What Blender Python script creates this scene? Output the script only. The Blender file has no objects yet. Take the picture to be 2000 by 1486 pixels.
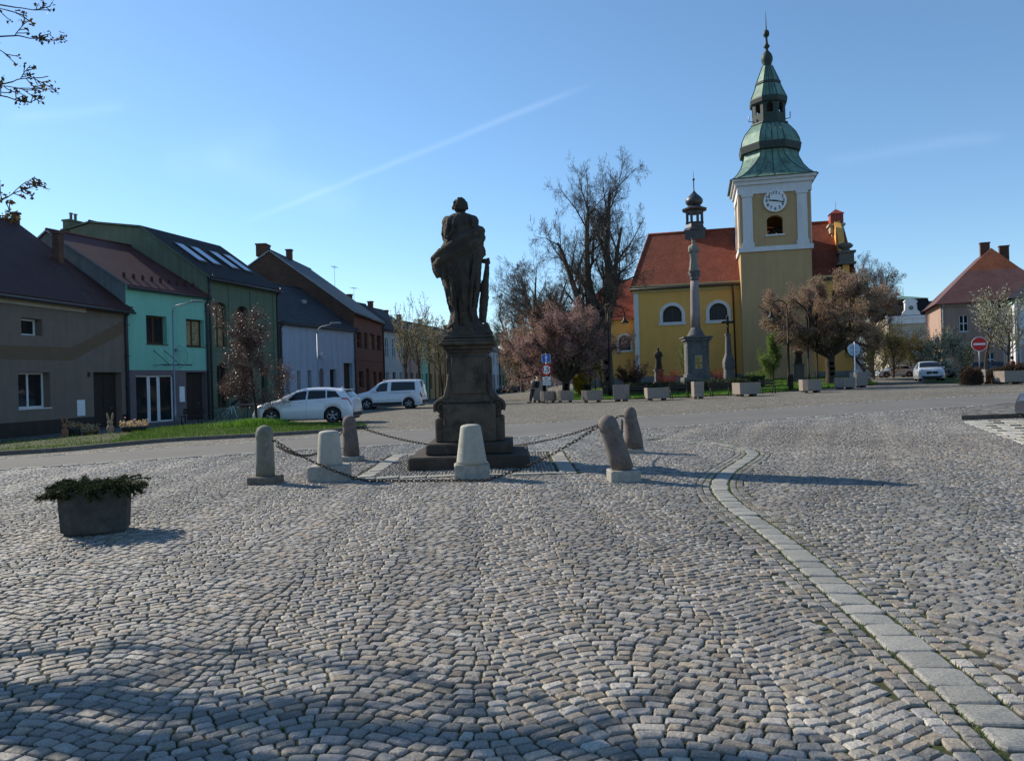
import bpy, bmesh, math, random
import numpy as np
from mathutils import Vector, Matrix
R = math.radians
rnd = random.Random(7)
scene = bpy.context.scene
COL = scene.collection

# ------------------------------------------------------------ camera, sky, sun
ROLL = R(1.6)
FOC = 1500.0            # focal length in photograph pixels (photograph 2000 x 1486)
CAMH = 1.6
cam_d = bpy.data.cameras.new('camera')
cam = bpy.data.objects.new('camera', cam_d); COL.objects.link(cam)
cam_d.sensor_width = 36; cam_d.lens = 36 * FOC / 2000
cam_d.clip_start = 0.05; cam_d.clip_end = 6000
cam.matrix_world = Matrix.Translation((0, 0, CAMH)) @ Matrix.Rotation(R(90), 4, 'X') @ Matrix.Rotation(-ROLL, 4, 'Z')
scene.camera = cam
AZ = R(-54.7); EL = R(33.5)
SUN = Vector((math.sin(AZ) * math.cos(EL), math.cos(AZ) * math.cos(EL), math.sin(EL)))
sl = bpy.data.lights.new('sun', 'SUN'); sl.energy = 4.4; sl.angle = R(0.5); sl.color = (1.0, 0.90, 0.74)
so = bpy.data.objects.new('sun', sl); COL.objects.link(so)
so.rotation_euler = SUN.to_track_quat('Z', 'Y').to_euler()
scene.view_settings.view_transform = 'Standard'; scene.view_settings.look = 'None'
scene.view_settings.exposure = 0.52; scene.view_settings.gamma = 1.0
scene.cycles.max_bounces = 6

def ray(px, py):
    u = (px - 1000) / FOC; v = -(py - 743) / FOC
    c, s = math.cos(ROLL), math.sin(ROLL)
    return Vector((u * c + v * s, 1.0, -u * s + v * c))

world = bpy.data.worlds.new("World"); scene.world = world; world.use_nodes = True
wn = world.node_tree.nodes; wl = world.node_tree.links; wn.clear()
wo = wn.new('ShaderNodeOutputWorld'); bg = wn.new('ShaderNodeBackground')
sky = wn.new('ShaderNodeTexSky'); sky.sky_type = 'NISHITA'; sky.sun_disc = False
sky.sun_elevation = EL; sky.sun_rotation = AZ; sky.air_density = 1.0; sky.dust_density = 0.1; sky.ozone_density = 6.0
bg.inputs['Strength'].default_value = 0.115
def wmath(op, a, b=None, c=None):
    n = wn.new('ShaderNodeMath'); n.operation = op
    for i, v in enumerate((a, b, c)):
        if v is None: continue
        if isinstance(v, (int, float)): n.inputs[i].default_value = v
        else: wl.new(v, n.inputs[i])
    return n.outputs[0]
tc = wn.new('ShaderNodeTexCoord')
nz = wn.new('ShaderNodeTexNoise'); nz.inputs['Scale'].default_value = 9; nz.inputs['Detail'].default_value = 5
wl.new(tc.outputs['Generated'], nz.inputs['Vector'])
total = None
for (p, q, wdt, amp) in (((450, 445), (1180, 155), .0036, .45), ((380, 300), (720, 405), .022, .3), ((0, 235), (260, 205), .006, .3), ((1590, 318), (1990, 262), .007, .22), ((560, 260), (300, 330), .02, .2)):
    a = ray(*p).normalized(); b = ray(*q).normalized(); n = a.cross(b).normalized(); m = (a + b).normalized(); cl = m.dot(a)
    d1 = wn.new('ShaderNodeVectorMath'); d1.operation = 'DOT_PRODUCT'; wl.new(tc.outputs['Generated'], d1.inputs[0]); d1.inputs[1].default_value = n
    d2 = wn.new('ShaderNodeVectorMath'); d2.operation = 'DOT_PRODUCT'; wl.new(tc.outputs['Generated'], d2.inputs[0]); d2.inputs[1].default_value = m
    dist = wmath('ABSOLUTE', wmath('ADD', d1.outputs['Value'], wmath('MULTIPLY', wmath('SUBTRACT', nz.outputs['Fac'], .5), wdt * 1.6)))
    x = wmath('DIVIDE', dist, wdt)
    band = wmath('EXPONENT', wmath('MULTIPLY', wmath('MULTIPLY', x, x), -1.0))
    mr = wn.new('ShaderNodeMapRange'); mr.interpolation_type = 'SMOOTHSTEP'
    mr.inputs['From Min'].default_value = cl; mr.inputs['From Max'].default_value = cl + (1 - cl) * .6
    wl.new(d2.outputs['Value'], mr.inputs['Value'])
    v = wmath('MULTIPLY', wmath('MULTIPLY', band, mr.outputs[0]), amp)
    v = wmath('MULTIPLY', v, wmath('ADD', nz.outputs['Fac'], .4))
    total = v if total is None else wmath('ADD', total, v)
mixw = wn.new('ShaderNodeMix'); mixw.data_type = 'RGBA'; mixw.blend_type = 'ADD'; mixw.inputs['Factor'].default_value = 1.0
sc_ = wn.new('ShaderNodeVectorMath'); sc_.operation = 'SCALE'; sc_.inputs[0].default_value = (1.0, 1.0, 0.95); wl.new(total, sc_.inputs['Scale'])
hsv = wn.new('ShaderNodeHueSaturation'); hsv.inputs['Saturation'].default_value = 0.98; hsv.inputs['Hue'].default_value = 0.493; wl.new(sky.outputs[0], hsv.inputs['Color']); wl.new(hsv.outputs[0], mixw.inputs['A']); wl.new(sc_.outputs[0], mixw.inputs['B'])
wl.new(mixw.outputs['Result'], bg.inputs['Color']); wl.new(bg.outputs[0], wo.inputs['Surface'])

# ------------------------------------------------------------ terrain
def sstep(x, a, b):
    t = min(1, max(0, (x - a) / (b - a))); return t * t * (3 - 2 * t)
K = 1.25                # distance of the left-hand row of houses
FAC = [(-18.9 * K, 20.0 * K), (-18.3 * K, 28.1 * K), (-17.5 * K, 35 * K), (-15.8 * K, 40 * K), (-14.07 * K, 46.4 * K), (-11.2 * K, 55 * K), (-10.77 * K, 64.6 * K), (-9.67 * K, 69.1 * K), (-8.76 * K, 73 * K), (-8.15 * K, 75.5 * K), (-6.97 * K, 80.4 * K), (-4.95 * K, 89 * K), (-2.9 * K, 97 * K), (-1.7 * K, 102 * K), (-.35 * K, 109 * K), (4 * K, 130 * K)]
def xfac(y):
    if y <= FAC[0][1]: return FAC[0][0]
    for (a, b) in zip(FAC, FAC[1:]):
        if y <= b[1]: return a[0] + (b[0] - a[0]) * (y - a[1]) / (b[1] - a[1])
    return FAC[-1][0] + .25 * (y - FAC[-1][1])
def gz(x, y):
    r = .5 * (x + math.sqrt(x * x + 4)) - .5 * (math.sqrt(4))  # soft positive part
    r = max(0, r); r = 36 * (1 - math.exp(-r / 36.0)) * 1.35 if r < 200 else 48
    z = .02 * r * sstep(y, 10, 42)
    z += .55 * sstep(y, 56, 74) * sstep(x, 3, 13) * (1 - sstep(x, 29, 36))
    z -= .4 * (1 - sstep(x - xfac(y), 2.5, 9.5)) * sstep(y, 24, 34)
    return z
def at(px, py, off=0.0):
    """ground point seen at a photograph pixel"""
    d = ray(px, py); t = 3.0; prev = None
    y = 2.0
    while y < 400:
        p = Vector((0, 0, CAMH)) + d * y
        if p.z <= gz(p.x, p.y) + off: break
        y *= 1.03
    lo, hi = y / 1.03, y
    for _ in range(30):
        m = (lo + hi) / 2; p = Vector((0, 0, CAMH)) + d * m
        if p.z <= gz(p.x, p.y) + off: hi = m
        else: lo = m
    return Vector((p.x, p.y, gz(p.x, p.y) + off))
def W(px, D, py=740):
    """ground point under pixel column px at distance D"""
    d = ray(px, py); return Vector((d.x * D, D, gz(d.x * D, D)))
def zat(px, py, D):
    return CAMH + ray(px, py).z * D

# ------------------------------------------------------------ mesh helpers
class MB:
    def __init__(s): s.v = []; s.f = []; s.m = []; s.sm = []
    def add(s, vs, fs, mi=0, sm=False):
        o = len(s.v); s.v += [tuple(p) for p in vs]
        for f in fs: s.f.append(tuple(i + o for i in f)); s.m.append(mi); s.sm.append(sm)
    def box(s, x0, x1, y0, y1, z0, z1, mi=0, M=None, bev=0):
        if x0 > x1: x0, x1 = x1, x0
        if y0 > y1: y0, y1 = y1, y0
        if z0 > z1: z0, z1 = z1, z0
        if bev > 0:
            b = bev
            prof = [(z0, b), (z0 + b, 0), (z1 - b, 0), (z1, b)]
            vs = []
            for z, i in prof:
                for (cx, cy, dx, dy) in ((x0, y0, 1, 1), (x1, y0, -1, 1), (x1, y1, -1, -1), (x0, y1, 1, -1)):
                    if dx == dy: pts = [(cx + dx * i, cy + dy * (i + b)), (cx + dx * (i + b), cy + dy * i)]
                    else: pts = [(cx + dx * (i + b), cy + dy * i), (cx + dx * i, cy + dy * (i + b))]
                    vs += [(p[0], p[1], z) for p in pts]
            fs = [tuple(range(7, -1, -1))]
            for k in range(3):
                for j in range(8):
                    a = k * 8 + j; c = k * 8 + (j + 1) % 8; fs.append((a, c, c + 8, a + 8))
            fs.append(tuple(range(24, 32)))
        else:
            vs = [(x0, y0, z0), (x1, y0, z0), (x1, y1, z0), (x0, y1, z0), (x0, y0, z1), (x1, y0, z1), (x1, y1, z1), (x0, y1, z1)]
            fs = [(3, 2, 1, 0), (4, 5, 6, 7), (0, 1, 5, 4), (1, 2, 6, 5), (2, 3, 7, 6), (3, 0, 4, 7)]
        if M is not None: vs = [M @ Vector(p) for p in vs]
        s.add(vs, fs, mi)
    def quad(s, a, b, c, d, mi=0): s.add([a, b, c, d], [(0, 1, 2, 3)], mi)
    def prism(s, pts, axis, a, b, mi=0, M=None):
        """pts 2D polygon extruded along axis between a and b"""
        def mk(p, t):
            if axis == 'y': return (p[0], t, p[1])
            if axis == 'x': return (t, p[0], p[1])
            return (p[0], p[1], t)
        n = len(pts); vs = [mk(p, a) for p in pts] + [mk(p, b) for p in pts]
        if M is not None: vs = [M @ Vector(p) for p in vs]
        fs = [tuple(range(n)), tuple(range(2 * n - 1, n - 1, -1))] + [(i, i + n, (i + 1) % n + n, (i + 1) % n) for i in range(n)]
        s.add(vs, fs, mi)
    def lathe(s, prof, n=16, mi=0, c=(0, 0), M=None, sm=True, rot=0, cap=True):
        vs = []; fs = []
        for r, z in prof:
            for i in range(n):
                a = 2 * math.pi * i / n + rot; vs.append((c[0] + r * math.cos(a), c[1] + r * math.sin(a), z))
        for k in range(len(prof) - 1):
            for i in range(n):
                j = (i + 1) % n; fs.append((k * n + i, k * n + j, (k + 1) * n + j, (k + 1) * n + i))
        if cap:
            fs.append(tuple(range(n - 1, -1, -1))); fs.append(tuple((len(prof) - 1) * n + i for i in range(n)))
        if M is not None: vs = [M @ Vector(p) for p in vs]
        s.add(vs, fs, mi, sm)
    def tube(s, pts, rads, n=6, mi=0, sm=True, cap=True):
        pts = [Vector(p) for p in pts]
        if isinstance(rads, (int, float)): rads = [rads] * len(pts)
        vs = []; fs = []; prev = None
        for k, p in enumerate(pts):
            d = (pts[min(k + 1, len(pts) - 1)] - pts[max(k - 1, 0)])
            if d.length < 1e-9: d = Vector((0, 0, 1))
            d.normalize()
            if prev is None:
                u = d.orthogonal().normalized()
            else:
                u = prev - d * prev.dot(d)
                u = u.normalized() if u.length > 1e-6 else d.orthogonal().normalized()
            prev = u; w = d.cross(u)
            for i in range(n):
                a = 2 * math.pi * i / n; vs.append(p + (u * math.cos(a) + w * math.sin(a)) * rads[k])
        for k in range(len(pts) - 1):
            for i in range(n):
                j = (i + 1) % n; fs.append((k * n + i, k * n + j, (k + 1) * n + j, (k + 1) * n + i))
        if cap: fs.append(tuple(range(n - 1, -1, -1))); fs.append(tuple((len(pts) - 1) * n + i for i in range(n)))
        s.add(vs, fs, mi, sm)
    def ball(s, c, r, n=10, m=6, mi=0, sc=(1, 1, 1)):
        prof = [(math.sin(math.pi * k / m), -math.cos(math.pi * k / m)) for k in range(m + 1)]
        prof[0] = (.02, -1); prof[-1] = (.02, 1)
        M = Matrix.Translation(c) @ Matrix.Diagonal((r * sc[0], r * sc[1], r * sc[2], 1))
        s.lathe(prof, n, mi, M=M)
    def build(s, name, mats, parent=None, loc=None, rot=None):
        me = bpy.data.meshes.new(name); me.from_pydata(s.v, [], s.f)
        if not isinstance(mats, (list, tuple)): mats = [mats]
        for m in mats: me.materials.append(m)
        me.polygons.foreach_set('material_index', s.m); me.polygons.foreach_set('use_smooth', s.sm)
        me.update()
        o = bpy.data.objects.new(name, me); COL.objects.link(o)
        if parent is not None: o.parent = parent
        if loc is not None: o.location = loc
        if rot is not None: o.rotation_euler = rot
        return o
def npmesh(name, verts, faces_flat, nper, mats, mi=None, parent=None, smooth=False, col=None):
    """faces all with nper vertices; faces_flat (F,nper)"""
    me = bpy.data.meshes.new(name)
    verts = np.asarray(verts, dtype=np.float32); F = np.asarray(faces_flat, dtype=np.int32)
    me.vertices.add(len(verts)); me.vertices.foreach_set('co', verts.ravel())
    me.loops.add(F.size); me.loops.foreach_set('vertex_index', F.ravel())
    me.polygons.add(len(F)); me.polygons.foreach_set('loop_start', np.arange(len(F), dtype=np.int32) * nper)
    me.polygons.foreach_set('loop_total', np.full(len(F), nper, dtype=np.int32))
    if mi is not None: me.polygons.foreach_set('material_index', np.asarray(mi, dtype=np.int32))
    me.polygons.foreach_set('use_smooth', np.full(len(F), bool(smooth)))
    if not isinstance(mats, (list, tuple)): mats = [mats]
    for m in mats: me.materials.append(m)
    if col is not None:
        at_ = me.color_attributes.new('tint', 'FLOAT_COLOR', 'POINT')
        at_.data.foreach_set('color', np.asarray(col, dtype=np.float32).ravel())
    me.update(calc_edges=True); me.validate()
    o = bpy.data.objects.new(name, me); COL.objects.link(o)
    if parent is not None: o.parent = parent
    return o
def tag(o, label=None, cat=None, group=None, kind=None):
    if label: o['label'] = label
    if cat: o['category'] = cat
    if group: o['group'] = group
    if kind: o['kind'] = kind
    return o
def thing(name, label, cat, loc=(0, 0, 0), rz=0, group=None):
    o = bpy.data.objects.new(name, None); COL.objects.link(o); o.empty_display_size = .2
    o.location = loc; o.rotation_euler = (0, 0, rz); return tag(o, label, cat, group)
KIDS = {}
def copy_tree(o, parent=None):
    c = o.copy(); COL.objects.link(c)
    if parent is not None: c.parent = parent
    for ch in list(o.children): copy_tree(ch, c)
    return c
def struct(o): o['kind'] = 'structure'; return o

# ------------------------------------------------------------ materials
def newmat(name):
    m = bpy.data.materials.new(name); m.use_nodes = True
    nt = m.node_tree; b = nt.nodes['Principled BSDF']
    return m, nt, b
def N(nt, t, **kw):
    n = nt.nodes.new(t)
    for k, v in kw.items(): setattr(n, k, v)
    return n
def surf(name, c, rough=.85, var=.18, scale=3.0, bump=.2, bscale=40.0, c2=None, spot=0, metal=0, coords='Object', spec=.3, dist=.01, coat=0, stain=0):
    """mottled surface: two-scale noise in colour, fine bump, optional second colour in patches"""
    m, nt, b = newmat(name); L = nt.links
    t = N(nt, 'ShaderNodeTexCoord'); co = t.outputs[coords]
    if coords == 'World':
        pass
    n1 = N(nt, 'ShaderNodeTexNoise'); n1.inputs['Scale'].default_value = scale; n1.inputs['Detail'].default_value = 6; n1.inputs['Roughness'].default_value = .65
    L.new(co, n1.inputs['Vector'])
    r = N(nt, 'ShaderNodeValToRGB'); e = r.color_ramp.elements
    e[0].position = .3; e[1].position = .7
    e[0].color = tuple(x * (1 - var) for x in c) + (1,); e[1].color = tuple(min(1, x * (1 + var)) for x in c) + (1,)
    L.new(n1.outputs['Fac'], r.inputs['Fac']); out = r.outputs['Color']
    if c2 is not None:
        n2 = N(nt, 'ShaderNodeTexNoise'); n2.inputs['Scale'].default_value = scale * .45 + .3; n2.inputs['Detail'].default_value = 8; n2.inputs['Roughness'].default_value = .7
        mp = N(nt, 'ShaderNodeMapping'); mp.inputs['Location'].default_value = (3.1, 7.7, 1.3); L.new(co, mp.inputs['Vector']); L.new(mp.outputs[0], n2.inputs['Vector'])
        r2 = N(nt, 'ShaderNodeValToRGB'); r2.color_ramp.elements[0].position = .52 - spot * .2; r2.color_ramp.elements[1].position = .66 - spot * .2
        L.new(n2.outputs['Fac'], r2.inputs['Fac'])
        mx = N(nt, 'ShaderNodeMix', data_type='RGBA'); L.new(r2.outputs['Color'], mx.inputs['Factor']); L.new(out, mx.inputs['A']); mx.inputs['B'].default_value = tuple(c2) + (1,)
        out = mx.outputs['Result']
    if stain:
        n3 = N(nt, 'ShaderNodeTexNoise'); n3.inputs['Scale'].default_value = 1.0; n3.inputs['Detail'].default_value = 6
        mp = N(nt, 'ShaderNodeMapping'); mp.inputs['Scale'].default_value = (2.2, 2.2, .22); L.new(co, mp.inputs['Vector']); L.new(mp.outputs[0], n3.inputs['Vector'])
        r3 = N(nt, 'ShaderNodeValToRGB'); r3.color_ramp.elements[0].position = .40; r3.color_ramp.elements[1].position = .72
        L.new(n3.outputs['Fac'], r3.inputs['Fac'])
        mx = N(nt, 'ShaderNodeMix', data_type='RGBA'); mu = N(nt, 'ShaderNodeMath', operation='MULTIPLY'); mu.inputs[1].default_value = stain
        L.new(r3.outputs['Color'], mu.inputs[0]); L.new(mu.outputs[0], mx.inputs['Factor']); L.new(out, mx.inputs['A']); mx.inputs['B'].default_value = tuple(x * .45 for x in c) + (1,)
        out = mx.outputs['Result']
    L.new(out, b.inputs['Base Color'])
    b.inputs['Roughness'].default_value = rough; b.inputs['Metallic'].default_value = metal
    b.inputs['Specular IOR Level'].default_value = spec; b.inputs['Coat Weight'].default_value = coat
    if bump:
        nb = N(nt, 'ShaderNodeTexNoise'); nb.inputs['Scale'].default_value = bscale; nb.inputs['Detail'].default_value = 5
        L.new(co, nb.inputs['Vector'])
        bp = N(nt, 'ShaderNodeBump'); bp.inputs['Strength'].default_value = bump; bp.inputs['Distance'].default_value = dist
        L.new(nb.outputs['Fac'], bp.inputs['Height']); L.new(bp.outputs['Normal'], b.inputs['Normal'])
    return m
def tiles(name, c, c2, tw=.25, th=.3, bump=.6, rough=.8, mortar=None, ms=.03, vec='roof', offs=.5, dist=.03, old=.0):
    m, nt, b = newmat(name); L = nt.links
    t = N(nt, 'ShaderNodeTexCoord'); sp = N(nt, 'ShaderNodeSeparateXYZ'); L.new(t.outputs['Object'], sp.inputs[0])
    cb = N(nt, 'ShaderNodeCombineXYZ')
    if vec == 'roof':
        L.new(sp.outputs['X'], cb.inputs['X'])
        mz = N(nt, 'ShaderNodeMath', operation='MULTIPLY'); mz.inputs[1].default_value = 1.45; L.new(sp.outputs['Z'], mz.inputs[0]); L.new(mz.outputs[0], cb.inputs['Y'])
    else:
        ad = N(nt, 'ShaderNodeMath', operation='ADD'); L.new(sp.outputs['X'], ad.inputs[0]); L.new(sp.outputs['Y'], ad.inputs[1]); L.new(ad.outputs[0], cb.inputs['X']); L.new(sp.outputs['Z'], cb.inputs['Y'])
    br = N(nt, 'ShaderNodeTexBrick'); br.offset = offs
    L.new(cb.outputs[0], br.inputs['Vector']); br.inputs['Scale'].default_value = 1
    br.inputs['Brick Width'].default_value = tw; br.inputs['Row Height'].default_value = th; br.inputs['Mortar Size'].default_value = ms * th
    br.inputs['Color1'].default_value = tuple(c) + (1,); br.inputs['Color2'].default_value = tuple(c2) + (1,)
    br.inputs['Mortar'].default_value = tuple(mortar or [x * .35 for x in c]) + (1,); br.inputs['Mortar Smooth'].default_value = .4
    ns = N(nt, 'ShaderNodeTexNoise'); ns.inputs['Scale'].default_value = .8; ns.inputs['Detail'].default_value = 8; ns.inputs['Roughness'].default_value = .7; L.new(t.outputs['Object'], ns.inputs['Vector'])
    r = N(nt, 'ShaderNodeValToRGB'); r.color_ramp.elements[0].position = .3; r.color_ramp.elements[0].color = (.55, .52, .5, 1); r.color_ramp.elements[1].position = .7; r.color_ramp.elements[1].color = (1.1, 1.1, 1.1, 1)
    L.new(ns.outputs['Fac'], r.inputs['Fac'])
    mx = N(nt, 'ShaderNodeMix', data_type='RGBA', blend_type='MULTIPLY'); mx.inputs['Factor'].default_value = .7
    L.new(br.outputs['Color'], mx.inputs['A']); L.new(r.outputs['Color'], mx.inputs['B']); L.new(mx.outputs['Result'], b.inputs['Base Color'])
    b.inputs['Roughness'].default_value = rough; b.inputs['Specular IOR Level'].default_value = .25
    inv = N(nt, 'ShaderNodeMath', operation='SUBTRACT'); inv.inputs[0].default_value = 1; L.new(br.outputs['Fac'], inv.inputs[1])
    bp = N(nt, 'ShaderNodeBump'); bp.inputs['Strength'].default_value = bump; bp.inputs['Distance'].default_value = dist
    L.new(inv.outputs[0], bp.inputs['Height']); L.new(bp.outputs['Normal'], b.inputs['Normal'])
    return m
def glassmat(name, c=(.015, .018, .02), rough=.06):
    m, nt, b = newmat(name); b.inputs['Base Color'].default_value = tuple(c) + (1,); b.inputs['Roughness'].default_value = rough
    b.inputs['Specular IOR Level'].default_value = .6
    t = N(nt, 'ShaderNodeTexCoord'); n = N(nt, 'ShaderNodeTexNoise'); n.inputs['Scale'].default_value = 1.5
    nt.links.new(t.outputs['Object'], n.inputs['Vector'])
    bp = N(nt, 'ShaderNodeBump'); bp.inputs['Strength'].default_value = .08; bp.inputs['Distance'].default_value = .05
    nt.links.new(n.outputs['Fac'], bp.inputs['Height']); nt.links.new(bp.outputs['Normal'], b.inputs['Normal'])
    return m
def leafmat(name, cols, trans=.35, rough=.6):
    """leaf or petal colours varying from leaf to leaf through a point attribute"""
    m, nt, b = newmat(name); L = nt.links
    a = N(nt, 'ShaderNodeAttribute'); a.attribute_name = 'tint'
    sp = N(nt, 'ShaderNodeSeparateColor'); L.new(a.outputs['Color'], sp.inputs[0])
    r = N(nt, 'ShaderNodeValToRGB'); r.color_ramp.interpolation = 'CONSTANT' if False else 'LINEAR'
    while len(r.color_ramp.elements) < len(cols): r.color_ramp.elements.new(.5)
    for i, c in enumerate(cols):
        r.color_ramp.elements[i].position = i / max(1, len(cols) - 1); r.color_ramp.elements[i].color = tuple(c) + (1,)
    L.new(sp.outputs[0], r.inputs['Fac']); L.new(r.outputs['Color'], b.inputs['Base Color']); b.inputs['Roughness'].default_value = rough
    b.inputs['Specular IOR Level'].default_value = .2
    tr = N(nt, 'ShaderNodeBsdfTranslucent'); L.new(r.outputs['Color'], tr.inputs['Color'])
    ms = N(nt, 'ShaderNodeMixShader'); ms.inputs[0].default_value = trans
    out = nt.nodes['Material Output']; L.new(b.outputs[0], ms.inputs[1]); L.new(tr.outputs[0], ms.inputs[2]); L.new(ms.outputs[0], out.inputs['Surface'])
    return m
M = {}
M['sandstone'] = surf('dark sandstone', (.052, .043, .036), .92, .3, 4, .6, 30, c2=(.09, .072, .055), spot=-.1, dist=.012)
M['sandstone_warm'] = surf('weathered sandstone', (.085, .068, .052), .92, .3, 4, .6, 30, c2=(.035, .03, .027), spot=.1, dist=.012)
M['granite'] = surf('grey granite', (.30, .29, .26), .85, .22, 14, .35, 90, c2=(.17, .17, .14), spot=0)
M['granite_dark'] = surf('dark granite', (.13, .115, .10), .9, .3, 9, .5, 60, c2=(.22, .19, .16), spot=-.2)
M['concrete'] = surf('exposed aggregate concrete', (.26, .22, .19), .9, .35, 22, .5, 70, c2=(.16, .14, .12), spot=0)
M['concrete_dark'] = surf('mossy dark concrete', (.055, .055, .05), .95, .35, 8, .5, 45, c2=(.09, .085, .07), spot=0)
M['iron'] = surf('black iron', (.03, .028, .026), .55, .3, 12, .2, 60, metal=.6)
M['rust'] = surf('rusty chain iron', (.045, .036, .03), .7, .4, 20, .4, 90, metal=.4)
M['zinc'] = surf('zinc sheet', (.28, .30, .32), .5, .15, 3, .05, 20, metal=.5)
M['white_metal'] = surf('white painted metal', (.75, .76, .77), .4, .06, 3, .03, 20)
M['dark_metal'] = surf('dark painted metal', (.05, .05, .055), .5, .2, 5, .05, 20)
M['bark'] = surf('tree bark', (.055, .042, .034), .95, .4, 6, .9, 22, dist=.03)
M['bark_grey'] = surf('grey bark', (.085, .072, .06), .95, .35, 6, .9, 20, dist=.03)
M['twig'] = surf('twig bark', (.095, .075, .06), .95, .3, 3, 0)
M['twig_brown'] = surf('brown twig bark', (.075, .055, .042), .95, .3, 3, 0)
M['glass'] = glassmat('dark window glass')
M['church_glass'] = surf('dark leaded glass', (.012, .012, .014), .35, .3, 8, .3, 14, spec=.35)
M['carglass'] = glassmat('car glass', (.01, .012, .014), .03)
M['white_frame'] = surf('white window frame', (.72, .73, .74), .5, .05, 3, 0)
M['brown_frame'] = surf('brown window frame', (.07, .035, .02), .5, .2, 6, .1, 40)
M['dark_wood'] = surf('dark wood', (.035, .025, .02), .6, .3, 8, .3, 40)
M['rubber'] = surf('rubber', (.018, .018, .018), .8, .2, 8, .1, 60)
M['black_plastic'] = surf('black plastic', (.022, .022, .024), .55, .15, 8, .05, 60)
M['alloy'] = surf('alloy rim', (.45, .46, .48), .3, .1, 3, 0, metal=.8)
M['soil'] = surf('soil', (.05, .038, .028), .95, .3, 8, .5, 30)
# ------------------------------------------------------------ ground
def groundmat(name, c, c2, rough=.95, bump=.4, s1=.35, s2=18, dist=.02, cell=None, c3=None):
    m, nt, b = newmat(name); L = nt.links
    t = N(nt, 'ShaderNodeTexCoord'); co = t.outputs['Object']
    n1 = N(nt, 'ShaderNodeTexNoise'); n1.inputs['Scale'].default_value = s1; n1.inputs['Detail'].default_value = 9; n1.inputs['Roughness'].default_value = .65; L.new(co, n1.inputs['Vector'])
    r = N(nt, 'ShaderNodeValToRGB'); r.color_ramp.elements[0].position = .35; r.color_ramp.elements[1].position = .65
    r.color_ramp.elements[0].color = tuple(c) + (1,); r.color_ramp.elements[1].color = tuple(c2) + (1,); L.new(n1.outputs['Fac'], r.inputs['Fac'])
    n2 = N(nt, 'ShaderNodeTexNoise'); n2.inputs['Scale'].default_value = s2; n2.inputs['Detail'].default_value = 6; n2.inputs['Roughness'].default_value = .7; L.new(co, n2.inputs['Vector'])
    r2 = N(nt, 'ShaderNodeValToRGB'); r2.color_ramp.elements[0].position = .25; r2.color_ramp.elements[1].position = .75
    r2.color_ramp.elements[0].color = (.6, .6, .6, 1); r2.color_ramp.elements[1].color = (1.25, 1.25, 1.25, 1); L.new(n2.outputs['Fac'], r2.inputs['Fac'])
    mx = N(nt, 'ShaderNodeMix', data_type='RGBA', blend_type='MULTIPLY'); mx.inputs['Factor'].default_value = 1; L.new(r.outputs[0], mx.inputs['A']); L.new(r2.outputs[0], mx.inputs['B']); out = mx.outputs['Result']
    h = n2.outputs['Fac']
    if cell:
        v = N(nt, 'ShaderNodeTexVoronoi'); v.feature = 'DISTANCE_TO_EDGE'; v.inputs['Scale'].default_value = 1 / cell; L.new(co, v.inputs['Vector'])
        v2 = N(nt, 'ShaderNodeTexVoronoi'); v2.inputs['Scale'].default_value = 1 / cell; L.new(co, v2.inputs['Vector'])
        r3 = N(nt, 'ShaderNodeValToRGB'); r3.color_ramp.elements[0].position = .02; r3.color_ramp.elements[1].position = .16
        r3.color_ramp.elements[0].color = (.3, .3, .27, 1); r3.color_ramp.elements[1].color = (1, 1, 1, 1); L.new(v.outputs['Distance'], r3.inputs['Fac'])
        mx2 = N(nt, 'ShaderNodeMix', data_type='RGBA', blend_type='MULTIPLY'); mx2.inputs['Factor'].default_value = .9; L.new(out, mx2.inputs['A']); L.new(r3.outputs[0], mx2.inputs['B'])
        hs = N(nt, 'ShaderNodeSeparateColor'); L.new(v2.outputs['Color'], hs.inputs[0])
        mr = N(nt, 'ShaderNodeMapRange'); mr.inputs['To Min'].default_value = .72; mr.inputs['To Max'].default_value = 1.2; L.new(hs.outputs[0], mr.inputs['Value'])
        mx3 = N(nt, 'ShaderNodeVectorMath', operation='SCALE'); L.new(mx2.outputs['Result'], mx3.inputs[0]); L.new(mr.outputs[0], mx3.inputs['Scale']); out = mx3.outputs[0]
        h = r3.outputs[0]
    L.new(out, b.inputs['Base Color']); b.inputs['Roughness'].default_value = rough; b.inputs['Specular IOR Level'].default_value = .25
    bp = N(nt, 'ShaderNodeBump'); bp.inputs['Strength'].default_value = bump; bp.inputs['Distance'].default_value = dist
    L.new(h, bp.inputs['Height']); L.new(bp.outputs['Normal'], b.inputs['Normal'])
    return m
M['joint'] = groundmat('earth and moss in the joints', (.055, .048, .032), (.045, .065, .020), s1=.9, s2=25)
M['farcobble'] = groundmat('far cobbles', (.205, .19, .16), (.25, .235, .205), s1=.15, s2=3, cell=.13, bump=.8, dist=.02)
M['sidewalk'] = groundmat('pavement slabs', (.16, .155, .15), (.21, .205, .195), s1=.4, s2=9, cell=.35, bump=.4)
M['asphalt'] = groundmat('asphalt', (.135, .132, .127), (.165, .162, .155), s1=.35, s2=60, bump=.25, dist=.006)
M['lawn'] = groundmat('lawn soil', (.035, .065, .012), (.06, .105, .022), s1=.6, s2=14, bump=.8, dist=.05)
M['bed'] = groundmat('planted bed', (.035, .035, .02), (.05, .07, .02), s1=.8, s2=10, bump=.8, dist=.05)

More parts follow.
